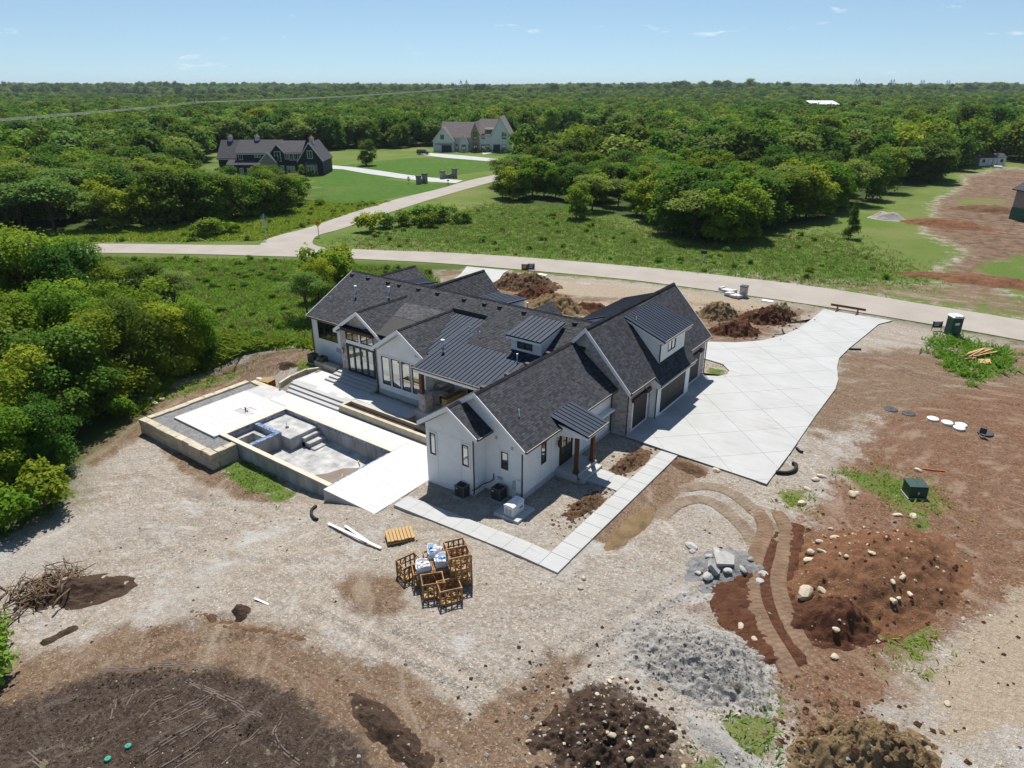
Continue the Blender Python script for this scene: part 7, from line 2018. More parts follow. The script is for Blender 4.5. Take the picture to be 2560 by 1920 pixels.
def plant(key, x, y, h, label, group=None, name='tree', cat='tree', wide=1.0, z=None):
    cm, tm, H = PROTO[key]
    o = bpy.data.objects.new(name, None); o.empty_display_size = 0.5; COL.objects.link(o)
    o.location = (x, y, (zg(x, y) if z is None else z) - 0.05)
    s = h / H
    o.scale = (s * wide, s * wide, s)
    o.rotation_euler = (0, 0, random.uniform(0, 6.28))
    c = bpy.data.objects.new('crown', cm); COL.objects.link(c); c.parent = o
    t = bpy.data.objects.new('trunk', tm); COL.objects.link(t); t.parent = o
    tag(o, label, cat, group)
    return o
LAB = {'A': 'bright green broadleaf tree', 'B': 'leafy green broadleaf tree', 'C': 'dark green dense tree', 'D': 'feathery light green tree', 'E': 'flat topped feathery pale tree', 'F': 'narrow dark cedar tree'}
def lab(key, where): return LAB[key[-1]] + ' ' + where
# grove beside the pool
for (p, h, k) in (((-43.24, 3.08), 7.0, 'nA'), ((-42.91, 0.34), 7.5, 'nB'), ((-47.65, 0.86), 8.5, 'nA'), ((-42.45, -3.46), 8.5, 'nC'), ((-48.57, -2.88), 9.5, 'nA'), ((-40.47, -7.62), 9, 'nB'), ((-47.35, -7.58), 10.5, 'nA'), ((-38.63, -11.32), 8.5, 'nC'),
                  ((-45.66, -11.41), 10.5, 'nB'), ((-36.20, -15.39), 8.5, 'nA'), ((-43.17, -15.16), 10.5, 'nC'), ((-36.28, -18.46), 9.5, 'nA'), ((-31.72, -18.29), 6.5, 'nB'), ((-51.01, -15.31), 10.5, 'nB'), ((-30.47, -20.94), 6.5, 'nA'),
                  ((-58.73, -1.05), 11, 'nC'), ((-62.45, -3.76), 12.5, 'nA'), ((-64.06, -6.78), 13, 'nB'), ((-70.49, -3.40), 11.5, 'nA'), ((-66.12, -0.21), 11, 'nB'), ((-64.90, 2.87), 9.5, 'nA'), ((-72.43, -6.92), 12, 'nC'), ((-57.78, 2.74), 8.5, 'nB'), ((-53.54, 7.16), 6.5, 'nD'), ((-61.25, -11.50), 10.5, 'nA'), ((-44.90, -19.41), 10, 'nC'), ((-32.83, -15.12), 5.5, 'nC'), ((-58.56, -14.00), 11, 'nC'), ((-56.74, 5.88), 6.5, 'nC')):
    plant(k, p[0], p[1], h, lab(k, 'in the thick grove beside the retaining wall'), 'grove beside the pool', wide=random.uniform(0.95, 1.2))
for (p, h, k, l) in (((-27.05, -17.77), 3.0, 'bush', 'low leafy shrub at the foot of the grove by pale gravel'), ((-25.86, -20.16), 2.8, 'bush', 'low leafy shrub at the outer foot of the grove'), ((-36.94, -7.93), 2.0, 'bush', 'low shrub between the grove and the dirt strip'), ((-39.80, -3.52), 1.6, 'bushL', 'small bright shrub on the dirt strip below the grove'),
                     ((-13.06, -26.66), 3.0, 'bushL', 'bright lime shrub at the edge of the brown soil'), ((-15.70, -25.32), 2.0, 'bushL', 'small lime shrub above the bright lime shrub'),
                     ((-55.48, 32.60), 3.4, 'bush', 'dense round shrub behind the roof end'), ((-49.99, 25.38), 5.0, 'bush', 'dark shrub standing close behind the house gable'), ((-41.43, 15.91), 6.5, 'nD', 'feathery tree leaning over the end wall of the house'), ((-46.25, 21.54), 5.5, 'nA', 'leafy green tree just behind the house end wall'), ((-53.14, 30.45), 4.0, 'bush', 'rounded dark bush between the house and the street')):
    plant(k, p[0], p[1], h, l, None, 'shrub' if 'shrub' in l or 'bush' in l else 'tree', 'shrub' if 'shrub' in l or 'bush' in l else 'tree')
# trees of the meadow beyond the street
for (p, h, k) in (((-76.13, 102.06), 7.5, 'mA'), ((-79.20, 103.43), 6.5, 'mC'), ((-73.49, 103.98), 7.5, 'mB'), ((-74.66, 109.52), 9.5, 'mA'), ((-72.40, 111.17), 9, 'mB'), ((-68.12, 109.69), 8, 'mA'), ((-65.14, 110.08), 7.5, 'mC'), ((-58.54, 114.89), 8, 'mC'), ((-50.66, 108.12), 7, 'mD'), ((-56.66, 109.40), 7.5, 'mA'), ((-56.56, 122.73), 8, 'mB'),
                  ((-42.73, 101.34), 7.2, 'mA'), ((-47.29, 116.23), 7.5, 'mC'), ((-47.73, 124.57), 8, 'mB'), ((-42.18, 119.96), 7.5, 'mE'), ((-36.66, 112.22), 7.5, 'mA'), ((-18.87, 83.14), 9, 'mA'), ((-17.15, 83.94), 8, 'mB'), ((-16.23, 89.32), 9.5, 'mA'), ((-16.38, 101.23), 9.5, 'mC'), ((-15.70, 110.57), 9.5, 'mB'),
                  ((-23.80, 90.38), 7.5, 'mC'), ((-13.15, 117.53), 10.5, 'mA'), ((-11.73, 130.41), 10.5, 'mB'), ((-10.67, 142.96), 11, 'mE'), ((-8.72, 153.04), 10, 'mC'), ((-7.35, 168.44), 11, 'mB'), ((-31.71, 105.31), 7.5, 'mC'), ((-25.27, 103.59), 9.5, 'mB'), ((-23.48, 114.69), 10, 'mA'), ((-19.86, 128.26), 10.5, 'mD'), ((-17.58, 146.57), 10.5, 'mC')):
    plant(k, p[0], p[1], h, lab(k, 'in the tree belt beyond the meadow'), 'tree belt beyond the meadow', wide=random.uniform(0.95, 1.2))
for (p, h, k, l, nm) in (((-50.58, 90.22), 7.0, 'mA', 'single round bushy tree standing free in the meadow', 'tree'), ((-31.55, 93.01), 5.2, 'mE', 'small flat topped pale tree alone in the meadow', 'tree'), ((-1.46, 101.58), 7.0, 'mF', 'thin leaning young tree alone on the bright meadow', 'tree'),
                         ((-160.96, 135.90), 8.0, 'mC', 'round dark tree standing alone in the far lawn', 'tree')):
    plant(k, p[0], p[1], h, l, None, nm, 'tree', wide=0.7 if 'thin' in l else 1.0)
for (p, h, k) in (((-110.09, 34.55), 9, 'mA'), ((-109.05, 37.62), 10, 'mC'), ((-110.58, 41.33), 11, 'mA'), ((-108.57, 44.05), 9.5, 'mC'), ((-105.98, 45.94), 9, 'mB'), ((-104.30, 48.43), 8.5, 'mC'), ((-104.43, 52.24), 8, 'mA'), ((-104.10, 55.87), 7.5, 'mB'), ((-104.14, 59.34), 7.5, 'mC'), ((-109.31, 66.90), 6.5, 'mA'), ((-115.26, 73.50), 5.5, 'mB'), ((-112.97, 29.08), 8, 'mA'), ((-116.55, 27.01), 8, 'mD'), ((-121.02, 22.11), 11, 'mE'), ((-125.84, 18.59), 10, 'mD'), ((-129.28, 16.08), 10, 'mE')):
    plant(k, p[0], p[1], h, lab(k, 'in the wood edge along the far side of the street'), 'wood edge along the street', wide=random.uniform(1.0, 1.25))
for (p, h, k) in (((-93.31, 36.05), 3.0, 'bushL'), ((-93.85, 34.16), 2.2, 'bushL'), ((-92.93, 39.93), 2.0, 'bush'), ((-74.20, 56.27), 3.2, 'bush'), ((-74.76, 60.33), 2.6, 'bushL'), ((-73.59, 64.09), 2.6, 'bushL'), ((-72.75, 67.71), 3.0, 'bushL'), ((-70.87, 70.31), 3.2, 'bushL'), ((-69.32, 72.69), 2.8, 'bushL'), ((-65.81, 72.77), 2.2, 'bushL'), ((-68.68, 65.92), 2.4, 'bush'), ((-105.13, 69.95), 1.6, 'bush')):
    plant(k, p[0], p[1], h, ('bright' if k == 'bushL' else 'dark') + ' green bush growing in the roadside thicket', 'roadside thicket', 'shrub', 'shrub', wide=1.3)
for (p, h, l) in (((-150.42, 100.74), 4.2, 'staked sapling in the lawn before the dark blue house'), ((-153.63, 109.82), 3.4, 'staked sapling beside the dark blue house gable'), ((-115.70, 109.36), 2.2, 'tiny staked sapling by the stone entrance wall'), ((-131.66, 314.77), 4, 'young tree by the far fence'), ((-129.31, 239.98), 3, 'tiny tree in the lawn of the white house')):
    plant('sapling', p[0], p[1], h, l, None, 'sapling', 'tree')

proto('dead', 41, 9, 3.0, 260, 0.14, 'leaf_light', 'round', 0.3, 0.15)
for (p, h, l) in (((-53.81, 5.92), 6.0, 'half bare tree with grey limbs on the meadow side of the grove'), ((-108.40, 45.44), 8.0, 'half bare grey limbed tree in the wood edge along the street'), ((-58.37, 141.91), 8.5, 'thin half bare tree between the crowns of the tree belt'), ((-177.34, 281.43), 12, 'bare limbed tree standing before the far woods')):
    plant('dead', p[0], p[1], h, l, None, 'bare_tree', 'tree')
for i, (p, h) in enumerate((((-75.83, 244.47), 15), ((-68.91, 262.06), 16.5), ((-64.61, 278.64), 15), ((-118.96, 278.98), 15), ((-149.47, 293.61), 15), ((-176.59, 273.82), 15), ((-170.68, 286.29), 14), ((-104.86, 269.82), 14), ((-46.74, 265.69), 15), ((-27.11, 280.02), 16), ((-11.95, 279.36), 15), ((-3.70, 331.64), 17), ((-220.54, 241.75), 15), ((-217.07, 207.38), 16), ((-224.50, 188.80), 15), ((-232.16, 176.93), 14), ((-258.38, 177.24), 15), ((-274.21, 159.00), 15), ((-276.70, 177.89), 16), ((-45.43, 307.10), 17), ((-25.20, 327.96), 16), ((7.85, 318.07), 17), ((16.56, 289.18), 16))):
    k = ('mA', 'mC', 'mE', 'mB', 'mD')[i % 5]
    plant(k, p[0], p[1], h, lab(k, 'towering above the far woods'), 'tall trees of the far woods', wide=random.uniform(0.85, 1.1))
# --- the woods
def inside(poly, x, y):
    r = False
    for i in range(len(poly)):
        x1, y1 = poly[i]; x2, y2 = poly[(i + 1) % len(poly)]
        if (y1 > y) != (y2 > y) and x < (x2 - x1) * (y - y1) / (y2 - y1) + x1: r = not r
    return r
FWD = Vector((-math.sin(YAW), math.cos(YAW))); RGT = Vector((math.cos(YAW), math.sin(YAW)))
rw = random.Random(21)
woods = []
BARN = (CAM[0] + FWD.x * 650 + RGT.x * 274, CAM[1] + FWD.y * 650 + RGT.y * 274)
BUILDINGS = [(BARN, 40), ((BARN[0] - FWD.x * 30, BARN[1] - FWD.y * 30), 60), ((BARN[0] - FWD.x * 60 - RGT.x * 20, BARN[1] - FWD.y * 60 - RGT.y * 20), 60), ((-163.73, 192.86), 26), ((-172.68, 102.00), 32), ((8.56, 269.08), 14), ((22.50, 144.87), 25), ((-622.07, 355.79), 12)]
cell = 6.6
d = 95.0
while d < 560:
    st = cell * (1 + max(0, d - 250) / 900)
    half = d * 0.86
    x = -half
    while x < half:
        a = x + rw.uniform(-.45, .45) * st; b = d + rw.uniform(-.45, .45) * st
        wx = CAM[0] + FWD.x * b + RGT.x * a; wy = CAM[1] + FWD.y * b + RGT.y * a
        x += st
        if inside(MEADOW, wx, wy) or inside(SITE, wx, wy) or inside(YARD, wx, wy): continue
        if b < 118 and a > -20: continue
        if b < 112: continue
        if any((wx - q[0]) ** 2 + (wy - q[1]) ** 2 < (r_ * 0.6) ** 2 for q, r_ in BUILDINGS): continue
        if vnoise(np.array(wx / 22), np.array(wy / 22), 3) < (0.30 if b < 300 else 0.1): continue
        woods.append((b, wx, wy))
    d += st * 0.95
woods.sort()
KM = ['mA', 'mB', 'mC', 'mA', 'mC', 'mD', 'mE', 'mB', 'mF']
rest = []
cnt = 0
LOW2 = [(-234.24, 117.14), (-194.84, 145.89), (-126.40, 88.95), (-145.68, 70.60), (-165.03, 75.80)]
LOW = [(-99.70, 34.99), (-80.05, 49.33), (-156.38, 113.89), (-176.93, 80.03)]
for (b, x, y) in woods:
    zn = float(vnoise(np.array(x / 25), np.array(y / 25), 6))
    h = (rw.uniform(5.5, 9.0) + 3.5 * zn) if b < 330 else (rw.uniform(7, 11) + 4 * zn)
    if inside(LOW, x, y):
        if inside(LOW2, x, y): continue
        h = rw.uniform(5.0, 7.0)
    if cnt < 255:
        k = KM[int(zn * 0.999 * 4 + rw.random() * 5) % 9]
        plant(k, x, y, h, lab(k, 'in the dense woods beyond the street'), 'woods beyond the street', wide=rw.uniform(1.0, 1.3))
        cnt += 1
    else: rest.append((x, y))
# far woods: one mass, instanced on points
def scatter(name, pts, src, smin, smax, label):
    me = bpy.data.meshes.new(name)
    me.from_pydata([(x, y, zg(x, y) - 0.3) for x, y in pts], [], [])
    o = bpy.data.objects.new(name, me); COL.objects.link(o)
    ng = bpy.data.node_groups.new(name, 'GeometryNodeTree')
    ng.interface.new_socket('Geometry', in_out='INPUT', socket_type='NodeSocketGeometry')
    ng.interface.new_socket('Geometry', in_out='OUTPUT', socket_type='NodeSocketGeometry')
    gi = ng.nodes.new('NodeGroupInput'); go = ng.nodes.new('NodeGroupOutput')
    ip = ng.nodes.new('GeometryNodeInstanceOnPoints'); oi = ng.nodes.new('GeometryNodeObjectInfo'); oi.inputs['Object'].default_value = src
    rs = ng.nodes.new('FunctionNodeRandomValue'); rs.data_type = 'FLOAT'; rs.inputs[2].default_value = smin; rs.inputs[3].default_value = smax
    rr2 = ng.nodes.new('FunctionNodeRandomValue'); rr2.data_type = 'FLOAT_VECTOR'; rr2.inputs[0].default_value = (0, 0, 0); rr2.inputs[1].default_value = (0, 0, 6.28)
    L = ng.links.new
    L(gi.outputs[0], ip.inputs['Points']); L(oi.outputs['Geometry'], ip.inputs['Instance']); L(rs.outputs[1], ip.inputs['Scale']); L(rr2.outputs[0], ip.inputs['Rotation']); L(ip.outputs[0], go.inputs[0])
    md = o.modifiers.new('scatter', 'NODES'); md.node_group = ng
    return tag(o, label, None, kind='stuff')
src = {}
for i, (k, p) in enumerate((('fA', (-140, 420)), ('fB', (-120, 440)), ('fC', (-160, 450)), ('fD', (-100, 460)), ('fE', (-180, 430)))):
    o = plant(k, p[0], p[1], 12, LAB[{'fA': 'A', 'fB': 'B', 'fC': 'C', 'fD': 'D', 'fE': 'C'}[k]] + ' deep in the far woods', 'far woods')
    src[k] = [c for c in o.children if c.name.startswith('crown')][0]
far = {k: [] for k in src}
keys = ['fA', 'fB', 'fC', 'fD', 'fE']
def fk(x, y): return keys[int(float(vnoise(np.array(x / 60), np.array(y / 60), 9)) * 3 + rw.random() * 3) % 5]
for x, y in rest: far[fk(x, y)].append((x, y))
d = 560.0
while d < 1700:
    st = 9.5 * (1 + (d - 560) / 1300)
    half = d * 0.84; x = -half
    while x < half:
        a = x + rw.uniform(-.5, .5) * st; b = d + rw.uniform(-.5, .5) * st; x += st
        wx = CAM[0] + FWD.x * b + RGT.x * a; wy = CAM[1] + FWD.y * b + RGT.y * a
        if any((wx - q[0]) ** 2 + (wy - q[1]) ** 2 < (r_ * 0.6) ** 2 for q, r_ in BUILDINGS): continue
        if vnoise(np.array(wx / 130), np.array(wy / 60), 4) < 0.07: continue
        far[fk(wx, wy)].append((wx, wy))
    d += st
for k in keys:
    scatter('distant_woods', far[k], src[k], 0.75, 1.4, 'distant woodland canopy of ' + {'fA': 'bright', 'fB': 'mid', 'fC': 'dark', 'fD': 'feathery pale', 'fE': 'deep'}[k] + ' green crowns')
hor = {k: [] for k in keys}
while d < 7000:
    st = 26 * (1 + (d - 1700) / 2600)
    half = d * 0.84; x = -half
    while x < half:
        a = x + rw.uniform(-.5, .5) * st; b = d + rw.uniform(-.5, .5) * st; x += st
        wx = CAM[0] + FWD.x * b + RGT.x * a; wy = CAM[1] + FWD.y * b + RGT.y * a
        if vnoise(np.array(wx / 300), np.array(wy / 200), 14) < 0.16: continue
        hor[fk(wx, wy)].append((wx, wy))
    d += st * 0.9
for k in keys:
    scatter('horizon_woods', hor[k], src[k], 1.1, 2.7, 'woodland on the horizon of ' + {'fA': 'bright', 'fB': 'mid', 'fC': 'dark', 'fD': 'feathery pale', 'fE': 'deep'}[k] + ' green crowns')

# --- grass and weeds
def tufts(name, pts, hgt, mat, label, blades=7, spread=0.25):
    rg = np.random.default_rng(len(pts))
    P = np.repeat(np.array(pts), blades, 0); n = len(P)
    off = rg.normal(size=(n, 2)) * spread
    x = P[:, 0] + off[:, 0]; y = P[:, 1] + off[:, 1]
    z = np.repeat(np.array([gz_at(a, b) for a, b in pts]), blades)
    h = hgt * rg.uniform(0.5, 1.3, n); w_ = h * rg.uniform(0.10, 0.28, n); an = rg.uniform(0, 6.28, n); ln = rg.normal(size=(n, 2)) * 0.85
    t = np.stack([np.cos(an) * w_, np.sin(an) * w_], 1)
    b0 = np.stack([x - t[:, 0], y - t[:, 1], z - 0.03], 1); b1 = np.stack([x + t[:, 0], y + t[:, 1], z - 0.03], 1)
    tp = np.stack([x + ln[:, 0] * h, y + ln[:, 1] * h, z + h], 1)
    t1 = tp + np.stack([t[:, 0] * 0.5, t[:, 1] * 0.5, -h * 0.1], 1); t0 = tp - np.stack([t[:, 0] * 0.5, t[:, 1] * 0.5, h * 0.1], 1)
    v = np.stack([b0, b1, t1, t0], 1).reshape(-1, 3)
    me = quad_mesh(name, v, np.clip(np.repeat(rg.random(len(pts)), blades) * 0.6 + 0.4 * rg.random(n), 0, 1), M[mat])
    o = bpy.data.objects.new(name, me); COL.objects.link(o)
    return tag(o, label, None, kind='stuff')
def in_poly_pts(poly, n, seed):
    r_ = random.Random(seed); xs_ = [p[0] for p in poly]; ys_ = [p[1] for p in poly]; out = []
    while len(out) < n:
        x, y = r_.uniform(min(xs_), max(xs_)), r_.uniform(min(ys_), max(ys_))
        if inside(poly, x, y): out.append((x, y))
    return out
def jit(pts, s_):
    out = []
    for a, b in pts:
        a += rw.gauss(0, s_); b += rw.gauss(0, s_)
        if not (inside(ROAD_POLY, a, b) or inside(SITE, a, b) or inside(SIDE_POLY, a, b)): out.append((a, b))
    return out
ROAD_POLY = ROAD_MAIN_U + ROAD_MAIN_L[::-1]
SIDE_POLY = [(p.x, p.y) for p in BL] + [(p.x, p.y) for p in BR[::-1]]
YARDL = [(-33, 10.5), (-31.5, 30), (-45.63, 40.79), (-66.02, 33.36), (-87.30, 20.12), (-96.35, 13.91), (-72, 20), (-58, 8), (-47, 1), (-40, 5)]
tufts('tall_grass', in_poly_pts(YARDL, 10000, 1), 0.28, 'weed', 'long green grass on the side yard')
tufts('dry_grass', in_poly_pts(YARDL, 900, 2), 0.4, 'straw', 'dry pale grass stalks in the side yard')
ROADSIDE = [(-71.56, 43.32), (-70.07, 59.29), (-76.25, 95.10), (-55.15, 98.73), (-21.29, 80.01), (-6.72, 105.52), (13.67, 79.20), (8.63, 71.00), (0.03, 65.60), (-18.89, 62.70), (-42.72, 56.63), (-62.44, 47.31)]
tufts('tall_grass', jit(in_poly_pts(ROADSIDE, 12000, 3), 3.0), 0.22, 'weed', 'long meadow grass beyond the street')
tufts('dry_grass', jit(in_poly_pts(ROADSIDE, 3000, 4), 3.0), 0.28, 'straw', 'dry seed stalks in the meadow beyond the street')
LEFTSIDE = [(-126.81, 15.20), (-109.19, 34.07), (-111.97, 71.56), (-101.80, 76.46), (-96.96, 83.37), (-88.40, 55.07), (-85.79, 44.61), (-83.60, 39.19), (-102.50, 23.98), (-118.97, 12.43)]
tufts('tall_grass', in_poly_pts(LEFTSIDE, 5000, 5), 0.45, 'weed', 'long grass between the street and the wood edge')
for i, (poly, s_, v_) in enumerate(GREEN):
    xs_ = [p[0] for p in poly]; ys_ = [p[1] for p in poly]
    ar = (max(xs_) - min(xs_)) * (max(ys_) - min(ys_)) * 0.5
    tufts('weeds', [(a + rw.gauss(0, 0.55), b + rw.gauss(0, 0.55)) for a, b in in_poly_pts(poly, int(min(1100, ar * 11 * v_)), 50 + i)], 0.17 if i not in (1,) else 0.42, 'weed', 'patch %s of green weeds' % ('by the pool wall', 'around the lumber pile', 'around the transformer', 'below the red mound', 'beside the gravel spill', 'on the dirt strip', 'by the driveway corner', 'beside the far condensers', 'in the driveway island')[i], 6, 0.16)
tufts('tall_grass', in_poly_pts([(-36.44, -6.56), (-42.30, -1.42), (-39.71, 4.87), (-35.19, 11.24), (-33, 10.5), (-45, 8), (-44.30, 2.47)], 2600, 77), 0.5, 'weed', 'bright grass fringe along the dirt strip')

clump = plant('bushL', *(-43.48, 68.48), 0.7, 'low weed clump in the meadow beside the street', None, 'weed_clump', 'plant')
csrc = [c for c in clump.children if c.name.startswith('crown')][0]
wp_ = jit(in_poly_pts(ROADSIDE, 130, 91), 1.0) + in_poly_pts(YARDL, 200, 92) + in_poly_pts(LEFTSIDE, 160, 93)
scatter('meadow_weeds', wp_, csrc, 0.12, 0.55, 'scattered leafy weed clumps in the meadows')

# ------------------------------------------------------------------ far houses and other distant things
M['navy'] = simple('navy_siding', (0.020, 0.026, 0.036), 0.7, 0.1, 2)
M['far_white'] = simple('white_siding', (0.62, 0.63, 0.64), 0.8, 0.05)
M['far_roof'] = simple('far_charcoal_roof', (0.055, 0.053, 0.058), 0.9, 0.2, 1.5)
M['far_roof_brown'] = simple('far_taupe_roof', (0.17, 0.14, 0.13), 0.9, 0.15, 1.5)
M['far_stone'] = simple('far_stone', (0.26, 0.24, 0.21), 0.9, 0.3, 2)
M['far_tan'] = simple('far_timber_cladding', (0.30, 0.24, 0.17), 0.9, 0.2, 2)
M['copper'] = simple('copper_roof', (0.16, 0.08, 0.05), 0.5, 0.2)
M['wood_sheath'] = simple('house_wrap', (0.30, 0.26, 0.22), 0.9, 0.1)
M['sheath_green'] = simple('green_sheathing', (0.05, 0.13, 0.08), 0.9, 0.1)
M['steel'] = simple('weathered_steel', (0.12, 0.115, 0.11), 0.7, 0.15)
M['wire'] = simple('aluminium_wire', (0.5, 0.48, 0.42), 0.5, 0.05)

class Far:
    """a far house in its own frame: x along the front, y away from the street, z up"""
    def __init__(s, name, p, rz, label):
        s.t = lthing(name, (p[0], p[1], zg(*p)), label, 'house', None, rz)
        s.roof = None
    def wall(s, x0, x1, y0, y1, z0, z1, mat): return obj('wall', MB().box(x0, x1, y0, y1, z0, z1), M[mat], s.t)
    def gable(s, x0, x1, y0, y1, ze, zr, mat, roof, ov=0.4, front=True, z0=-0.5, trim='far_white'):
        """gable facing the front: ridge along y"""
        xm = (x0 + x1) / 2
        obj('wall', MB().prism([(x0, y0, z0), (x1, y0, z0), (x1, y0, ze), (xm, y0, zr - 0.12), (x0, y0, ze)], (0, y1 - y0, 0)), M[mat], s.t)
        k = (zr - ze) / (xm - x0)
        for sg in (-1, 1):
            e = xm + sg * (xm - x0 + ov); ez_ = zr - k * (xm - x0 + ov)
            r_ = obj('roof', MB().prism([(xm, y0 - ov, zr), (e, y0 - ov, ez_), (e, y1 + ov, ez_), (xm, y1 + ov, zr)], (0, 0, 0.16)), M[roof], s.t)
            obj('rake_board', MB().prism([(xm, y0 - ov - 0.05, zr + 0.17), (e, y0 - ov - 0.05, ez_ + 0.17), (e, y0 - ov - 0.05, ez_ - 0.2), (xm, y0 - ov - 0.05, zr - 0.2)], (0, 0.04, 0)), M[trim], r_)
    def ridge_x(s, x0, x1, y0, y1, ze, zr, mat, roof, ov=0.4, z0=-0.5):
        ym = (y0 + y1) / 2
        obj('wall', MB().prism([(x0, y0, z0), (x0, y1, z0), (x0, y1, ze), (x0, ym, zr - 0.12), (x0, y0, ze)], (x1 - x0, 0, 0)), M[mat], s.t)
        k = (zr - ze) / (ym - y0)
        for sg in (-1, 1):
            e = ym + sg * (ym - y0 + ov); ez_ = zr - k * (ym - y0 + ov)
            r_ = obj('roof', MB().prism([(x0 - ov, ym, zr), (x1 + ov, ym, zr), (x1 + ov, e, ez_), (x0 - ov, e, ez_)], (0, 0, 0.16)), M[roof], s.t)
            obj('eave_board', MB().box(x0 - ov, x1 + ov, e - 0.06, e + 0.06, ez_ - 0.22, ez_ + 0.02), M['far_white'], r_)
    def win(s, x, y, z, w_=1.0, h=1.6, trim='far_white', face='-Y'):
        f = obj('window', frame_mb(face, y, x - w_ / 2 - 0.15, x + w_ / 2 + 0.15, z - 0.15, z + h + 0.15, 0.15, 0.0, 0.09), M[trim], s.t)
        obj('pane', fbox(face, y, x - w_ / 2, x + w_ / 2, z, z + h, 0.0, 0.03), M['glass_dark'], f)
        obj('mullion', fbox(face, y, x - 0.05, x + 0.05, z, z + h, 0.03, 0.06), M[trim], f)
    def cupola(s, x, y, z):
        c = obj('cupola', MB().box(x - .55, x + .55, y - .55, y + .55, z - 0.6, z + 1.0), M['far_white'], s.t)
        obj('cupola_roof', MB().tube([(x, y, z + 1.0), (x, y, z + 1.5), (x, y, z + 1.9)], [0.95, 0.45, 0.05], 8), M['copper'], c)
        obj('finial', MB().cyl(x, y, z + 1.85, z + 2.5, 0.04, 6), M['copper'], c)

bh = Far('far_house', (-161.88, 100.85), YAW + 0.03, 'dark blue two storey house with cupolas and white trim')
# x: -17 .. +9 across the front
bh.ridge_x(-18.5, -9.0, 4.0, 16.0, 4.6, 9.2, 'navy', 'far_roof')
bh.ridge_x(-12.0, 0.5, 1.5, 13.5, 6.2, 9.4, 'navy', 'far_roof', z0=-2.5)
bh.ridge_x(0.0, 7.5, 0.5, 12.5, 6.4, 9.2, 'navy', 'far_roof')
bh.gable(7.0, 14.0, -1.0, 12.0, 4.4, 9.2, 'navy', 'far_roof')
bh.gable(-1.2, 2.6, 0.0, 8.0, 6.6, 8.8, 'navy', 'far_roof')
bh.gable(-4.0, 0.6, -2.2, 3.0, 4.2, 6.6, 'far_stone', 'far_roof')
obj('entry_door', MB().box(-2.3, -1.1, -2.27, -2.2, 0.0, 2.6), M['black_metal'], bh.t)
for (x0, x1) in ((-14.5, -11.0), (-10.9, -4.2)):
    r_ = obj('porch_roof', MB().prism([(x0, 1.5, 4.1), (x1, 1.5, 4.1), (x1, -1.4, 2.9), (x0, -1.4, 2.9)], (0, 0, 0.18)), M['far_roof'], bh.t)
    obj('wall', MB().box(x0 + 0.4, x1 - 0.3, -1.0, 1.5, -3.0, 3.0), M['navy'], bh.t)
for x, y, z, w_, h in ((-10.8, 1.5, 4.4, 1.0, 1.4), (-6.2, 1.5, 5.0, 0.7, 0.8), (-5.2, 1.5, 5.0, 0.7, 0.8), (0.7, 0.0, 4.0, 1.6, 2.6), (3.2, 0.5, 4.6, 0.8, 1.4), (4.6, 0.5, 4.3, 0.9, 1.7), (5.9, 0.5, 4.3, 0.9, 1.7), (10.5, -1.0, 4.9, 1.3, 2.0), (1.6, 0.0, 0.8, 0.9, 1.8), (3.4, 0.5, 0.8, 0.9, 1.6), (4.7, 0.5, 0.8, 0.9, 1.6), (-13.3, -1.0, 0.2, 0.8, 1.8), (-10.2, -1.0, 0.2, 0.9, 1.8), (-5.6, -1.0, 0.2, 1.2, 1.9), (-8.0, -1.0, 0.2, 0.9, 1.8)):
    bh.win(x, y, z, w_, h)
obj('bay', MB().box(9.0, 12.4, -1.9, -1.0, -0.3, 3.2), M['far_stone'], bh.t); bh.win(10.7, -1.9, 0.8, 1.6, 1.8)
obj('bay_roof', MB().prism([(8.7, -2.1, 3.2), (12.7, -2.1, 3.2), (12.3, -1.02, 4.0), (9.1, -1.02, 4.0)], (0, 0, 0.1)), M['far_roof'], bh.t)
for x, y, z in ((-16.0, 10, 9.2), (-7.0, 7.5, 9.4), (10.5, 3.0, 9.2)): bh.cupola(x, y, z)
for x in (7.0, 0.55): obj('downpipe', MB().box(x - 0.08, x + 0.08, 0.3, 0.46, 0, 6.2), M['far_white'], bh.t)
rs_ = random.Random(4)
for i in range(9):
    q = bh.t.matrix_world
    x, y = -3 + i * 1.9 + rs_.uniform(-.4, .4), -3.4 + rs_.uniform(-.4, .4)
    c, s_ = math.cos(YAW + .03), math.sin(YAW + .03); b0 = (-161.88, 100.85)
    plant('bush', b0[0] + x * c - y * s_, b0[1] + x * s_ + y * c, rs_.uniform(0.8, 1.4), 'clipped garden shrub along the dark blue house', 'shrubs along the dark blue house', 'shrub', 'shrub')

wh = Far('far_house', (-167.97, 195.04), YAW - 0.10, 'white gabled house with taupe roofs and open garage')
wh.gable(-12.0, -3.5, -1.0, 14.0, 4.4, 9.4, 'far_white', 'far_roof_brown')
wh.ridge_x(-9.0, 3.5, 1.0, 13.0, 5.6, 11.0, 'far_white', 'far_roof_brown')
wh.gable(-1.2, 2.4, -1.2, 6.0, 3.6, 6.6, 'far_white', 'far_roof_brown')
wh.gable(3.6, 6.8, -0.2, 12.0, 7.6, 11.4, 'far_tan', 'far_roof_brown')
wh.ridge_x(6.6, 15.0, 0.2, 13.0, 6.6, 12.2, 'far_white', 'far_roof_brown')
wh.gable(12.0, 19.0, -0.6, 14.0, 7.4, 13.4, 'far_white', 'far_roof_brown')
obj('garage_opening', MB().box(-8.6, -4.4, -1.06, -1.0, 0.0, 2.6), M['black_metal'], wh.t)
obj('pergola_beam', MB().box(-11.2, -3.9, -1.7, -1.5, 2.9, 3.15), M['timber_dark'], wh.t)
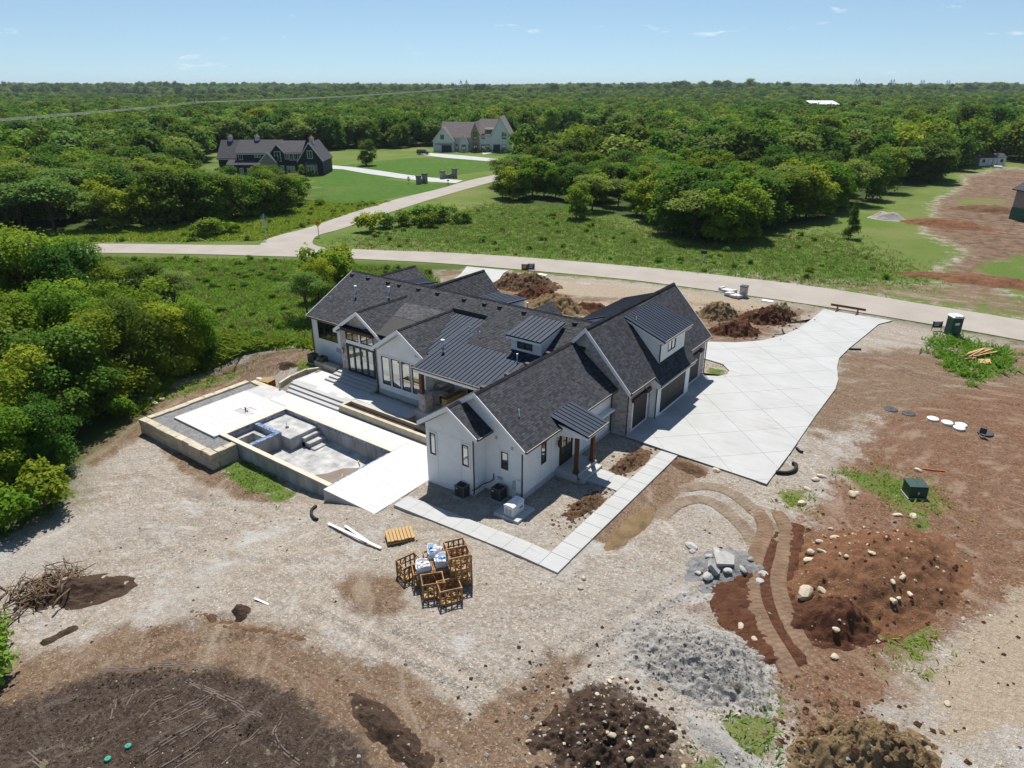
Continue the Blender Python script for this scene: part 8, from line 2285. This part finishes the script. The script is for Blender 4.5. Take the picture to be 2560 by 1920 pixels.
for x, y, z, w_, h in ((-8.2, -1.0, 5.0, 1.2, 1.4), (-2.6, 1.0, 1.0, 0.6, 1.8), (0.6, -1.2, 0.8, 1.4, 1.9), (5.2, -0.2, 5.0, 1.3, 2.4), (5.2, -0.2, 0.8, 1.3, 2.4), (8.4, 0.2, 5.2, 1.0, 1.7), (8.4, 0.2, 1.0, 1.4, 1.7), (10.4, 0.2, 1.0, 0.9, 1.7), (17.0, -0.6, 5.2, 1.4, 2.2), (17.0, -0.6, 1.0, 1.4, 1.8)):
    wh.win(x, y, z, w_, h, 'black_metal')
obj('porch_opening', MB().box(12.6, 15.4, -0.66, -0.6, 0, 3.0), M['dark_plastic'], wh.t)
obj('dormer', MB().prism([(9.2, 1.6, 6.6), (12.2, 1.6, 6.6), (12.2, 1.6, 8.4), (9.2, 1.6, 8.4)], (0, 2.6, 0)), M['far_white'], wh.t)
obj('dormer_roof', MB().prism([(8.9, 1.2, 8.45), (12.5, 1.2, 8.45), (12.5, 5.0, 9.8), (8.9, 5.0, 9.8)], (0, 0, 0.14)), M['far_roof_brown'], wh.t)
wh.win(10.1, 1.6, 6.9, 0.8, 1.2, 'black_metal'); wh.win(11.3, 1.6, 6.9, 0.8, 1.2, 'black_metal')
b0 = (-167.97, 195.04); c, s_ = math.cos(YAW - .1), math.sin(YAW - .1)
for i in range(9):
    x, y = 3.5 + i * 1.9 + rs_.uniform(-.4, .4), -2.6 + rs_.uniform(-.4, .4)
    plant('bush', b0[0] + x * c - y * s_, b0[1] + x * s_ + y * c, rs_.uniform(0.9, 1.7), 'garden shrub along the white gabled house', 'shrubs along the white house', 'shrub', 'shrub')

# parked car at the white house
cp = (-172.58, 176.30)
car = lthing('parked_car', (cp[0], cp[1], zg(*cp) + 0.08), 'dark grey sport utility car parked by the white garage', 'car', None, YAW - 0.1)
M['car_paint'] = simple('dark_grey_car_paint', (0.03, 0.034, 0.04), 0.3, 0.05, spec=0.6)
obj('body', MB().prism([(-2.4, -0.95, 0.4), (2.4, -0.95, 0.4), (2.45, -0.95, 0.95), (1.35, -0.95, 1.1), (0.75, -0.95, 1.78), (-2.1, -0.95, 1.82), (-2.45, -0.95, 1.05)], (0, 1.9, 0)), M['car_paint'], car)
for s_y in (-0.96, 0.93):
    obj('side_window', MB().prism([(1.15, s_y, 1.15), (0.68, s_y, 1.68), (-1.9, s_y, 1.7), (-2.1, s_y, 1.15)], (0, 0.03, 0)), M['glass_dark'], car)
obj('windscreen', MB().prism([(1.38, -0.8, 1.12), (1.38, 0.8, 1.12), (0.80, 0.75, 1.74), (0.80, -0.75, 1.74)], (0.02, 0, 0.02)), M['glass_dark'], car)
for x in (-1.5, 1.5):
    for y in (-0.98, 0.78):
        wl = obj('wheel', MB().tube([(x, y, 0.38), (x, y + 0.2, 0.38)], 0.38, 16), M['rubber'], car)
        obj('rim', MB().tube([(x, y - 0.012, 0.38), (x, y + 0.21, 0.38)], 0.22, 12), M['chrome'], wl)
for y in (-0.7, 0.5): obj('headlight', MB().box(2.44, 2.47, y, y + 0.25, 0.75, 0.9), M['white_plastic'], car)

# stone entrance walls
def entrance(p, q, label):
    t = thing('entrance_wall', ((p[0] + q[0]) / 2, (p[1] + q[1]) / 2, 0), label, 'wall')
    for (a, h) in ((p, 2.0), (q, 2.4)):
        sh = obj('pillar', MB().box(a[0] - .55, a[0] + .55, a[1] - .55, a[1] + .55, -0.2, h), M['far_stone'], t)
        obj('cap', MB().cbox(a[0] - .65, a[0] + .65, a[1] - .65, a[1] + .65, h, h + 0.2, 0.05), M['dark_plastic'], sh)
    d_ = Vector((q[0] - p[0], q[1] - p[1], 0)); n_ = Vector((-d_.y, d_.x, 0)).normalized() * 0.2
    P0 = Vector((p[0], p[1], -0.2)); pts = []
    for k in range(7):
        tt = k / 6; pts.append(P0 + d_ * tt + Vector((0, 0, 1.75 - 0.6 * math.sin(tt * 3.1416) + 0.35 * tt)))
    obj('curved_panel', MB().prism([P0 - n_, P0 + d_ - n_] + [pp_ - n_ for pp_ in pts[::-1]], tuple(n_ * 2)), M['far_stone'], t)
entrance((-113.11, 110.65), (-113.12, 113.07), 'low stone entrance wall on the lawn side of the far drive')
entrance((-115.37, 122.93), (-113.98, 126.64), 'low stone entrance wall on the meadow side of the far drive')
p = (-105.09, 113.54)
t = thing('mailbox', (p[0], p[1], 0), 'black mailbox on a post beside the far drive', 'mailbox')
obj('post', MB().box(p[0] - .06, p[0] + .06, p[1] - .06, p[1] + .06, -0.1, 1.1), M['black_metal'], t); obj('box', MB().box(p[0] - .2, p[0] + .3, p[1] - .12, p[1] + .12, 1.1, 1.4), M['black_metal'], t)

# road signs
p = (-77.79, 47.37)
t = lthing('road_sign', (p[0], p[1], 0), 'yellow diamond warning sign on a post at the junction', 'road sign', None, YAW)
obj('post', MB().box(-0.05, 0.05, -0.05, 0.05, -0.1, 3.0), M['grey_plastic'], t)
yl = obj('plate', MB().prism([(0, -0.07, 1.75), (0.72, -0.07, 2.47), (0, -0.07, 3.19), (-0.72, -0.07, 2.47)], (0, 0.015, 0)), simple('traffic_yellow', (0.72, 0.36, 0.02), 0.5, 0.05), t)
obj('symbol', join(MB().box(-0.32, 0.32, -0.076, -0.071, 2.55, 2.63), MB().box(-0.26, 0.26, -0.076, -0.071, 2.40, 2.48), MB().box(-0.30, 0.30, -0.076, -0.071, 2.25, 2.33)), M['black_metal'], yl)
p = (-82.90, 40.19)
t = lthing('street_name_sign', (p[0], p[1], 0), 'green street name blades above the back of a white sign', 'road sign', None, YAW)
obj('post', MB().box(-0.05, 0.05, -0.05, 0.05, -0.1, 4.2), M['grey_plastic'], t)
obj('name_blade', MB().box(-0.55, 0.55, -0.02, 0.02, 3.85, 4.15), simple('street_green', (0.02, 0.22, 0.12), 0.5, 0.05), t)
obj('name_blade', MB().box(-0.02, 0.02, -0.55, 0.55, 4.18, 4.46), bpy.data.materials['street_green'], t)
obj('octagon_plate', MB().tube([(0, -0.07, 3.0), (0, -0.085, 3.0)], 0.42, 8), M['grey_plastic'], t)
p = (-9.20, 46.94)
p = (-15.65, 69.75)
t = thing('mailbox', (p[0], p[1], 0), 'dark mailbox on a white post beyond the street in the meadow edge', 'mailbox')
obj('post', MB().box(p[0] - .08, p[0] + .08, p[1] - .08, p[1] + .08, -0.1, 1.2), M['white_plastic'], t); obj('box', MB().box(p[0] - .4, p[0] + .4, p[1] - .2, p[1] + .2, 1.2, 1.7), M['black_metal'], t)

# shed in the far clearing
p = (8.88, 259.84)
t = lthing('garden_shed', (p[0], p[1], zg(*p)), 'small white shed with grey roof in the far clearing', 'shed', None, YAW + 0.08)
obj('wall', MB().prism([(-4.6, -1.9, -0.3), (-4.6, 1.9, -0.3), (-4.6, 1.9, 2.5), (-4.6, 0.3, 3.6), (-4.6, -1.9, 2.6)], (9.2, 0, 0)), M['far_white'], t)
obj('roof', MB().prism([(-4.8, -2.2, 2.55), (4.8, -2.2, 2.55), (4.8, 0.3, 3.75), (-4.8, 0.3, 3.75)], (0, 0, 0.12)), M['far_roof'], t)
obj('roof', MB().prism([(-4.8, 0.3, 3.75), (4.8, 0.3, 3.75), (4.8, 2.2, 2.4), (-4.8, 2.2, 2.4)], (0, 0, 0.12)), M['far_roof'], t)
for x in (-3.2, 3.2):
    w1 = obj('window', MB().box(x - .5, x + .5, -1.96, -1.9, 1.1, 2.1), M['dark_plastic'], t)
for x in (-0.85, 0.85):
    dd = obj('door', frame_mb('-Y', -1.9, x - .8, x + .8, 0.05, 2.2, 0.08, 0.0, 0.05), M['dark_plastic'], t)
    obj('leaf', fbox('-Y', -1.9, x - .7, x + .7, 0.13, 2.1, 0.0, 0.02), M['far_white'], dd)
p = (12.22, 251.62)
tag(obj('wrapped_bundle', MB().cbox(p[0] - 1.2, p[0] + 1.2, p[1] - .6, p[1] + .6, -0.02, 0.7, 0.15), M['pvc']), 'white wrapped bundle lying beside the far shed', 'bundle')
# half-built house at the edge
p = (28.57, 141.65)
hb = lthing('unfinished_house', (p[0], p[1], zg(*p)), 'unfinished house with tan sheathing and green base at the clearing', 'house', None, YAW + 0.2)
obj('wall', MB().prism([(-6, -5, -0.3), (6, -5, -0.3), (6, -5, 5.8), (0, -5, 9.2), (-6, -5, 5.8)], (0, 11, 0)), M['wood_sheath'], hb)
obj('base_sheathing', MB().box(-6.06, 6.06, -5.06, 6.06, -0.2, 2.4), M['sheath_green'], hb)
for sg in (-1, 1): obj('roof', MB().prism([(0, -5.6, 9.4), (sg * 6.6, -5.6, 5.6), (sg * 6.6, 6.6, 5.6), (0, 6.6, 9.4)], (0, 0, 0.2)), M['far_roof'], hb)
for k, (dx, dz_, lb) in enumerate(((-8.0, 0, 'lower'), (-7.6, 2.4, 'upper'))):
    q = hb.location; an = YAW + 0.2
    x, y = q.x + dx * math.cos(an) + 4.6 * math.sin(an), q.y + dx * math.sin(an) - 4.6 * math.cos(an)
    tt = lthing('stone_stack', (x, y, q.z - 0.05), ('two cream stone stacks on pallets beside the unfinished house' if k == 0 else 'cream stone stack leaning at the unfinished house wall'), 'stone stack', None, an)
    for j in range(5 if k == 0 else 8): obj('stone_row', MB().cbox(-1.0 + 0.05 * (j % 2), 1.0 + 0.05 * (j % 2), -0.6, 0.6, j * 0.42, j * 0.42 + 0.40, 0.06), M['limestone'], tt)
# white-roofed barn in the woods
bz0 = zg(*BARN)
t = lthing('barn', (BARN[0], BARN[1], bz0), 'long barn with a bright white roof deep in the woods', 'barn', None, YAW)
obj('wall', MB().box(-10.5, 10.5, -3, 9, -6, 9.8 - bz0), M['copper'], t)
obj('roof', MB().prism([(-12, -5, 9.8 - bz0), (12, -5, 9.8 - bz0), (12, 11, 12.6 - bz0), (-12, 11, 12.6 - bz0)], (0, 0, 0.3)), M['pvc'], t)

# pasture fence behind the white house
fa, fb = (-175.76, 237.53), (-135.89, 299.55)
t = thing('pasture_fence', ((fa[0] + fb[0]) / 2, (fa[1] + fb[1]) / 2, 0), 'thin post and wire fence behind the white house', 'fence')
for k in range(28):
    x, y = fa[0] + (fb[0] - fa[0]) * k / 27, fa[1] + (fb[1] - fa[1]) * k / 27
    obj('fence_post', MB().box(x - .1, x + .1, y - .1, y + .1, -0.2, 1.5), M['bark'], t)
for z in (0.5, 1.0, 1.4): obj('fence_wire', MB().bar((fa[0], fa[1], z), (fb[0], fb[1], z), 0.05), M['steel'], t)

# transmission line
def pylon(p, z0, H, kc, label, r_=0.3):
    t = lthing('pylon', (p[0], p[1], z0), label, 'pylon', 'transmission pylons', YAW + 0.25)
    W = 3.4
    for s_ in (-1, 1):
        obj('pole', MB().tube([(s_ * W, 0, -3), (s_ * W, 0, H)], [r_, r_ * 0.8], 8), M['steel'], t)
        obj('diagonal_brace', MB().bar((s_ * W, 0, H * 0.97), (s_ * 7.6, 0, H * kc), r_), M['steel'], t)
        obj('diagonal_brace', MB().bar((s_ * W, 0, H * 0.97), (0, 0, H * kc), r_), M['steel'], t)
        obj('diagonal_brace', MB().bar((s_ * W, 0, H * 0.30), (-s_ * W, 0, H * (kc - 0.04)), r_), M['steel'], t)
    obj('crossarm', MB().box(-8, 8, -r_ / 2, r_ / 2, H * kc - r_, H * kc), M['steel'], t)
    for x in (-7.6, 0, 7.6): obj('insulator', MB().tube([(x, 0, H * kc - r_), (x, 0, H * kc - 1.6)], 0.2, 6), M['dark_plastic'], t)
    return t
P1, P2 = (-500.45, 282.99), (-568.03, 676.57)
pylon(P1, -2.0, 23.5, 0.72, 'steel frame pylon rising from the woods behind the dark blue house')
pylon(P2, -2.0, 34.0, 0.75, 'tall twin pole pylon standing against the sky above the woods', 0.45)
for k, (sx, lb) in enumerate(((1850, 'tiny twin pole pylon on the skyline, first of the row beside the white barn'), (1925, 'tiny twin pole pylon on the skyline, second of the row beside the white barn'), (1990, 'tiny twin pole pylon on the skyline, third of the row beside the white barn'), (2045, 'tiny twin pole pylon on the skyline, last of the row beside the white barn'))):
    D_ = 1500.0 + 120 * k
    q = (sx * 1.1573 - 1280) / 1865 * D_
    pylon((CAM[0] + FWD.x * D_ + RGT.x * q, CAM[1] + FWD.y * D_ + RGT.y * q), 5.0, 34, 0.75, lb, 0.5)
P0 = (CAM[0] + FWD.x * 220 - RGT.x * 165, CAM[1] + FWD.y * 220 - RGT.y * 165)
def wire(a, za, b, zb_, sag, off, label, rad):
    n = 40; pts = []
    d_ = Vector((b[0] - a[0], b[1] - a[1])).normalized(); nn = Vector((-d_.y, d_.x))
    for i in range(n + 1):
        t = i / n
        pts.append((a[0] + (b[0] - a[0]) * t + nn.x * off, a[1] + (b[1] - a[1]) * t + nn.y * off, za + (zb_ - za) * t - sag * 4 * t * (1 - t)))
    o = obj('power_line', MB().tube(pts, rad, 5), M['wire'])
    tag(o, label, 'power line', 'power lines')
for off, nm in ((-7.6, 'outer'), (0, 'middle'), (7.6, 'inner')):
    wire(P1, 13.6, P2, 23.0, 2.0, off, '%s power line strung between the two big pylons' % nm, 0.11)
    wire(P1, 13.6, P0, 14.5, 0.5, off * 0.6, '%s power line running from the frame pylon over the grove' % nm, 0.07)

# ------------------------------------------------------------------ air
hzb = bpy.data.materials.new('haze_air'); hzb.use_nodes = True
ht = hzb.node_tree
for n_ in list(ht.nodes):
    if n_.type != 'OUTPUT_MATERIAL': ht.nodes.remove(n_)
pv = ht.nodes.new('ShaderNodeVolumePrincipled')
pv.inputs['Color'].default_value = (0.78, 0.88, 1.0, 1)
pv.inputs['Density'].default_value = 0.00006
pv.inputs['Anisotropy'].default_value = 0.0
ht.links.new(pv.outputs[0], [n_ for n_ in ht.nodes if n_.type == 'OUTPUT_MATERIAL'][0].inputs['Volume'])
hb_ = obj('haze', MB().box(-11500, 11500, -11500, 11500, -12, 110), hzb)
tag(hb_, 'thin pale blue summer haze over the countryside', None, kind='stuff')
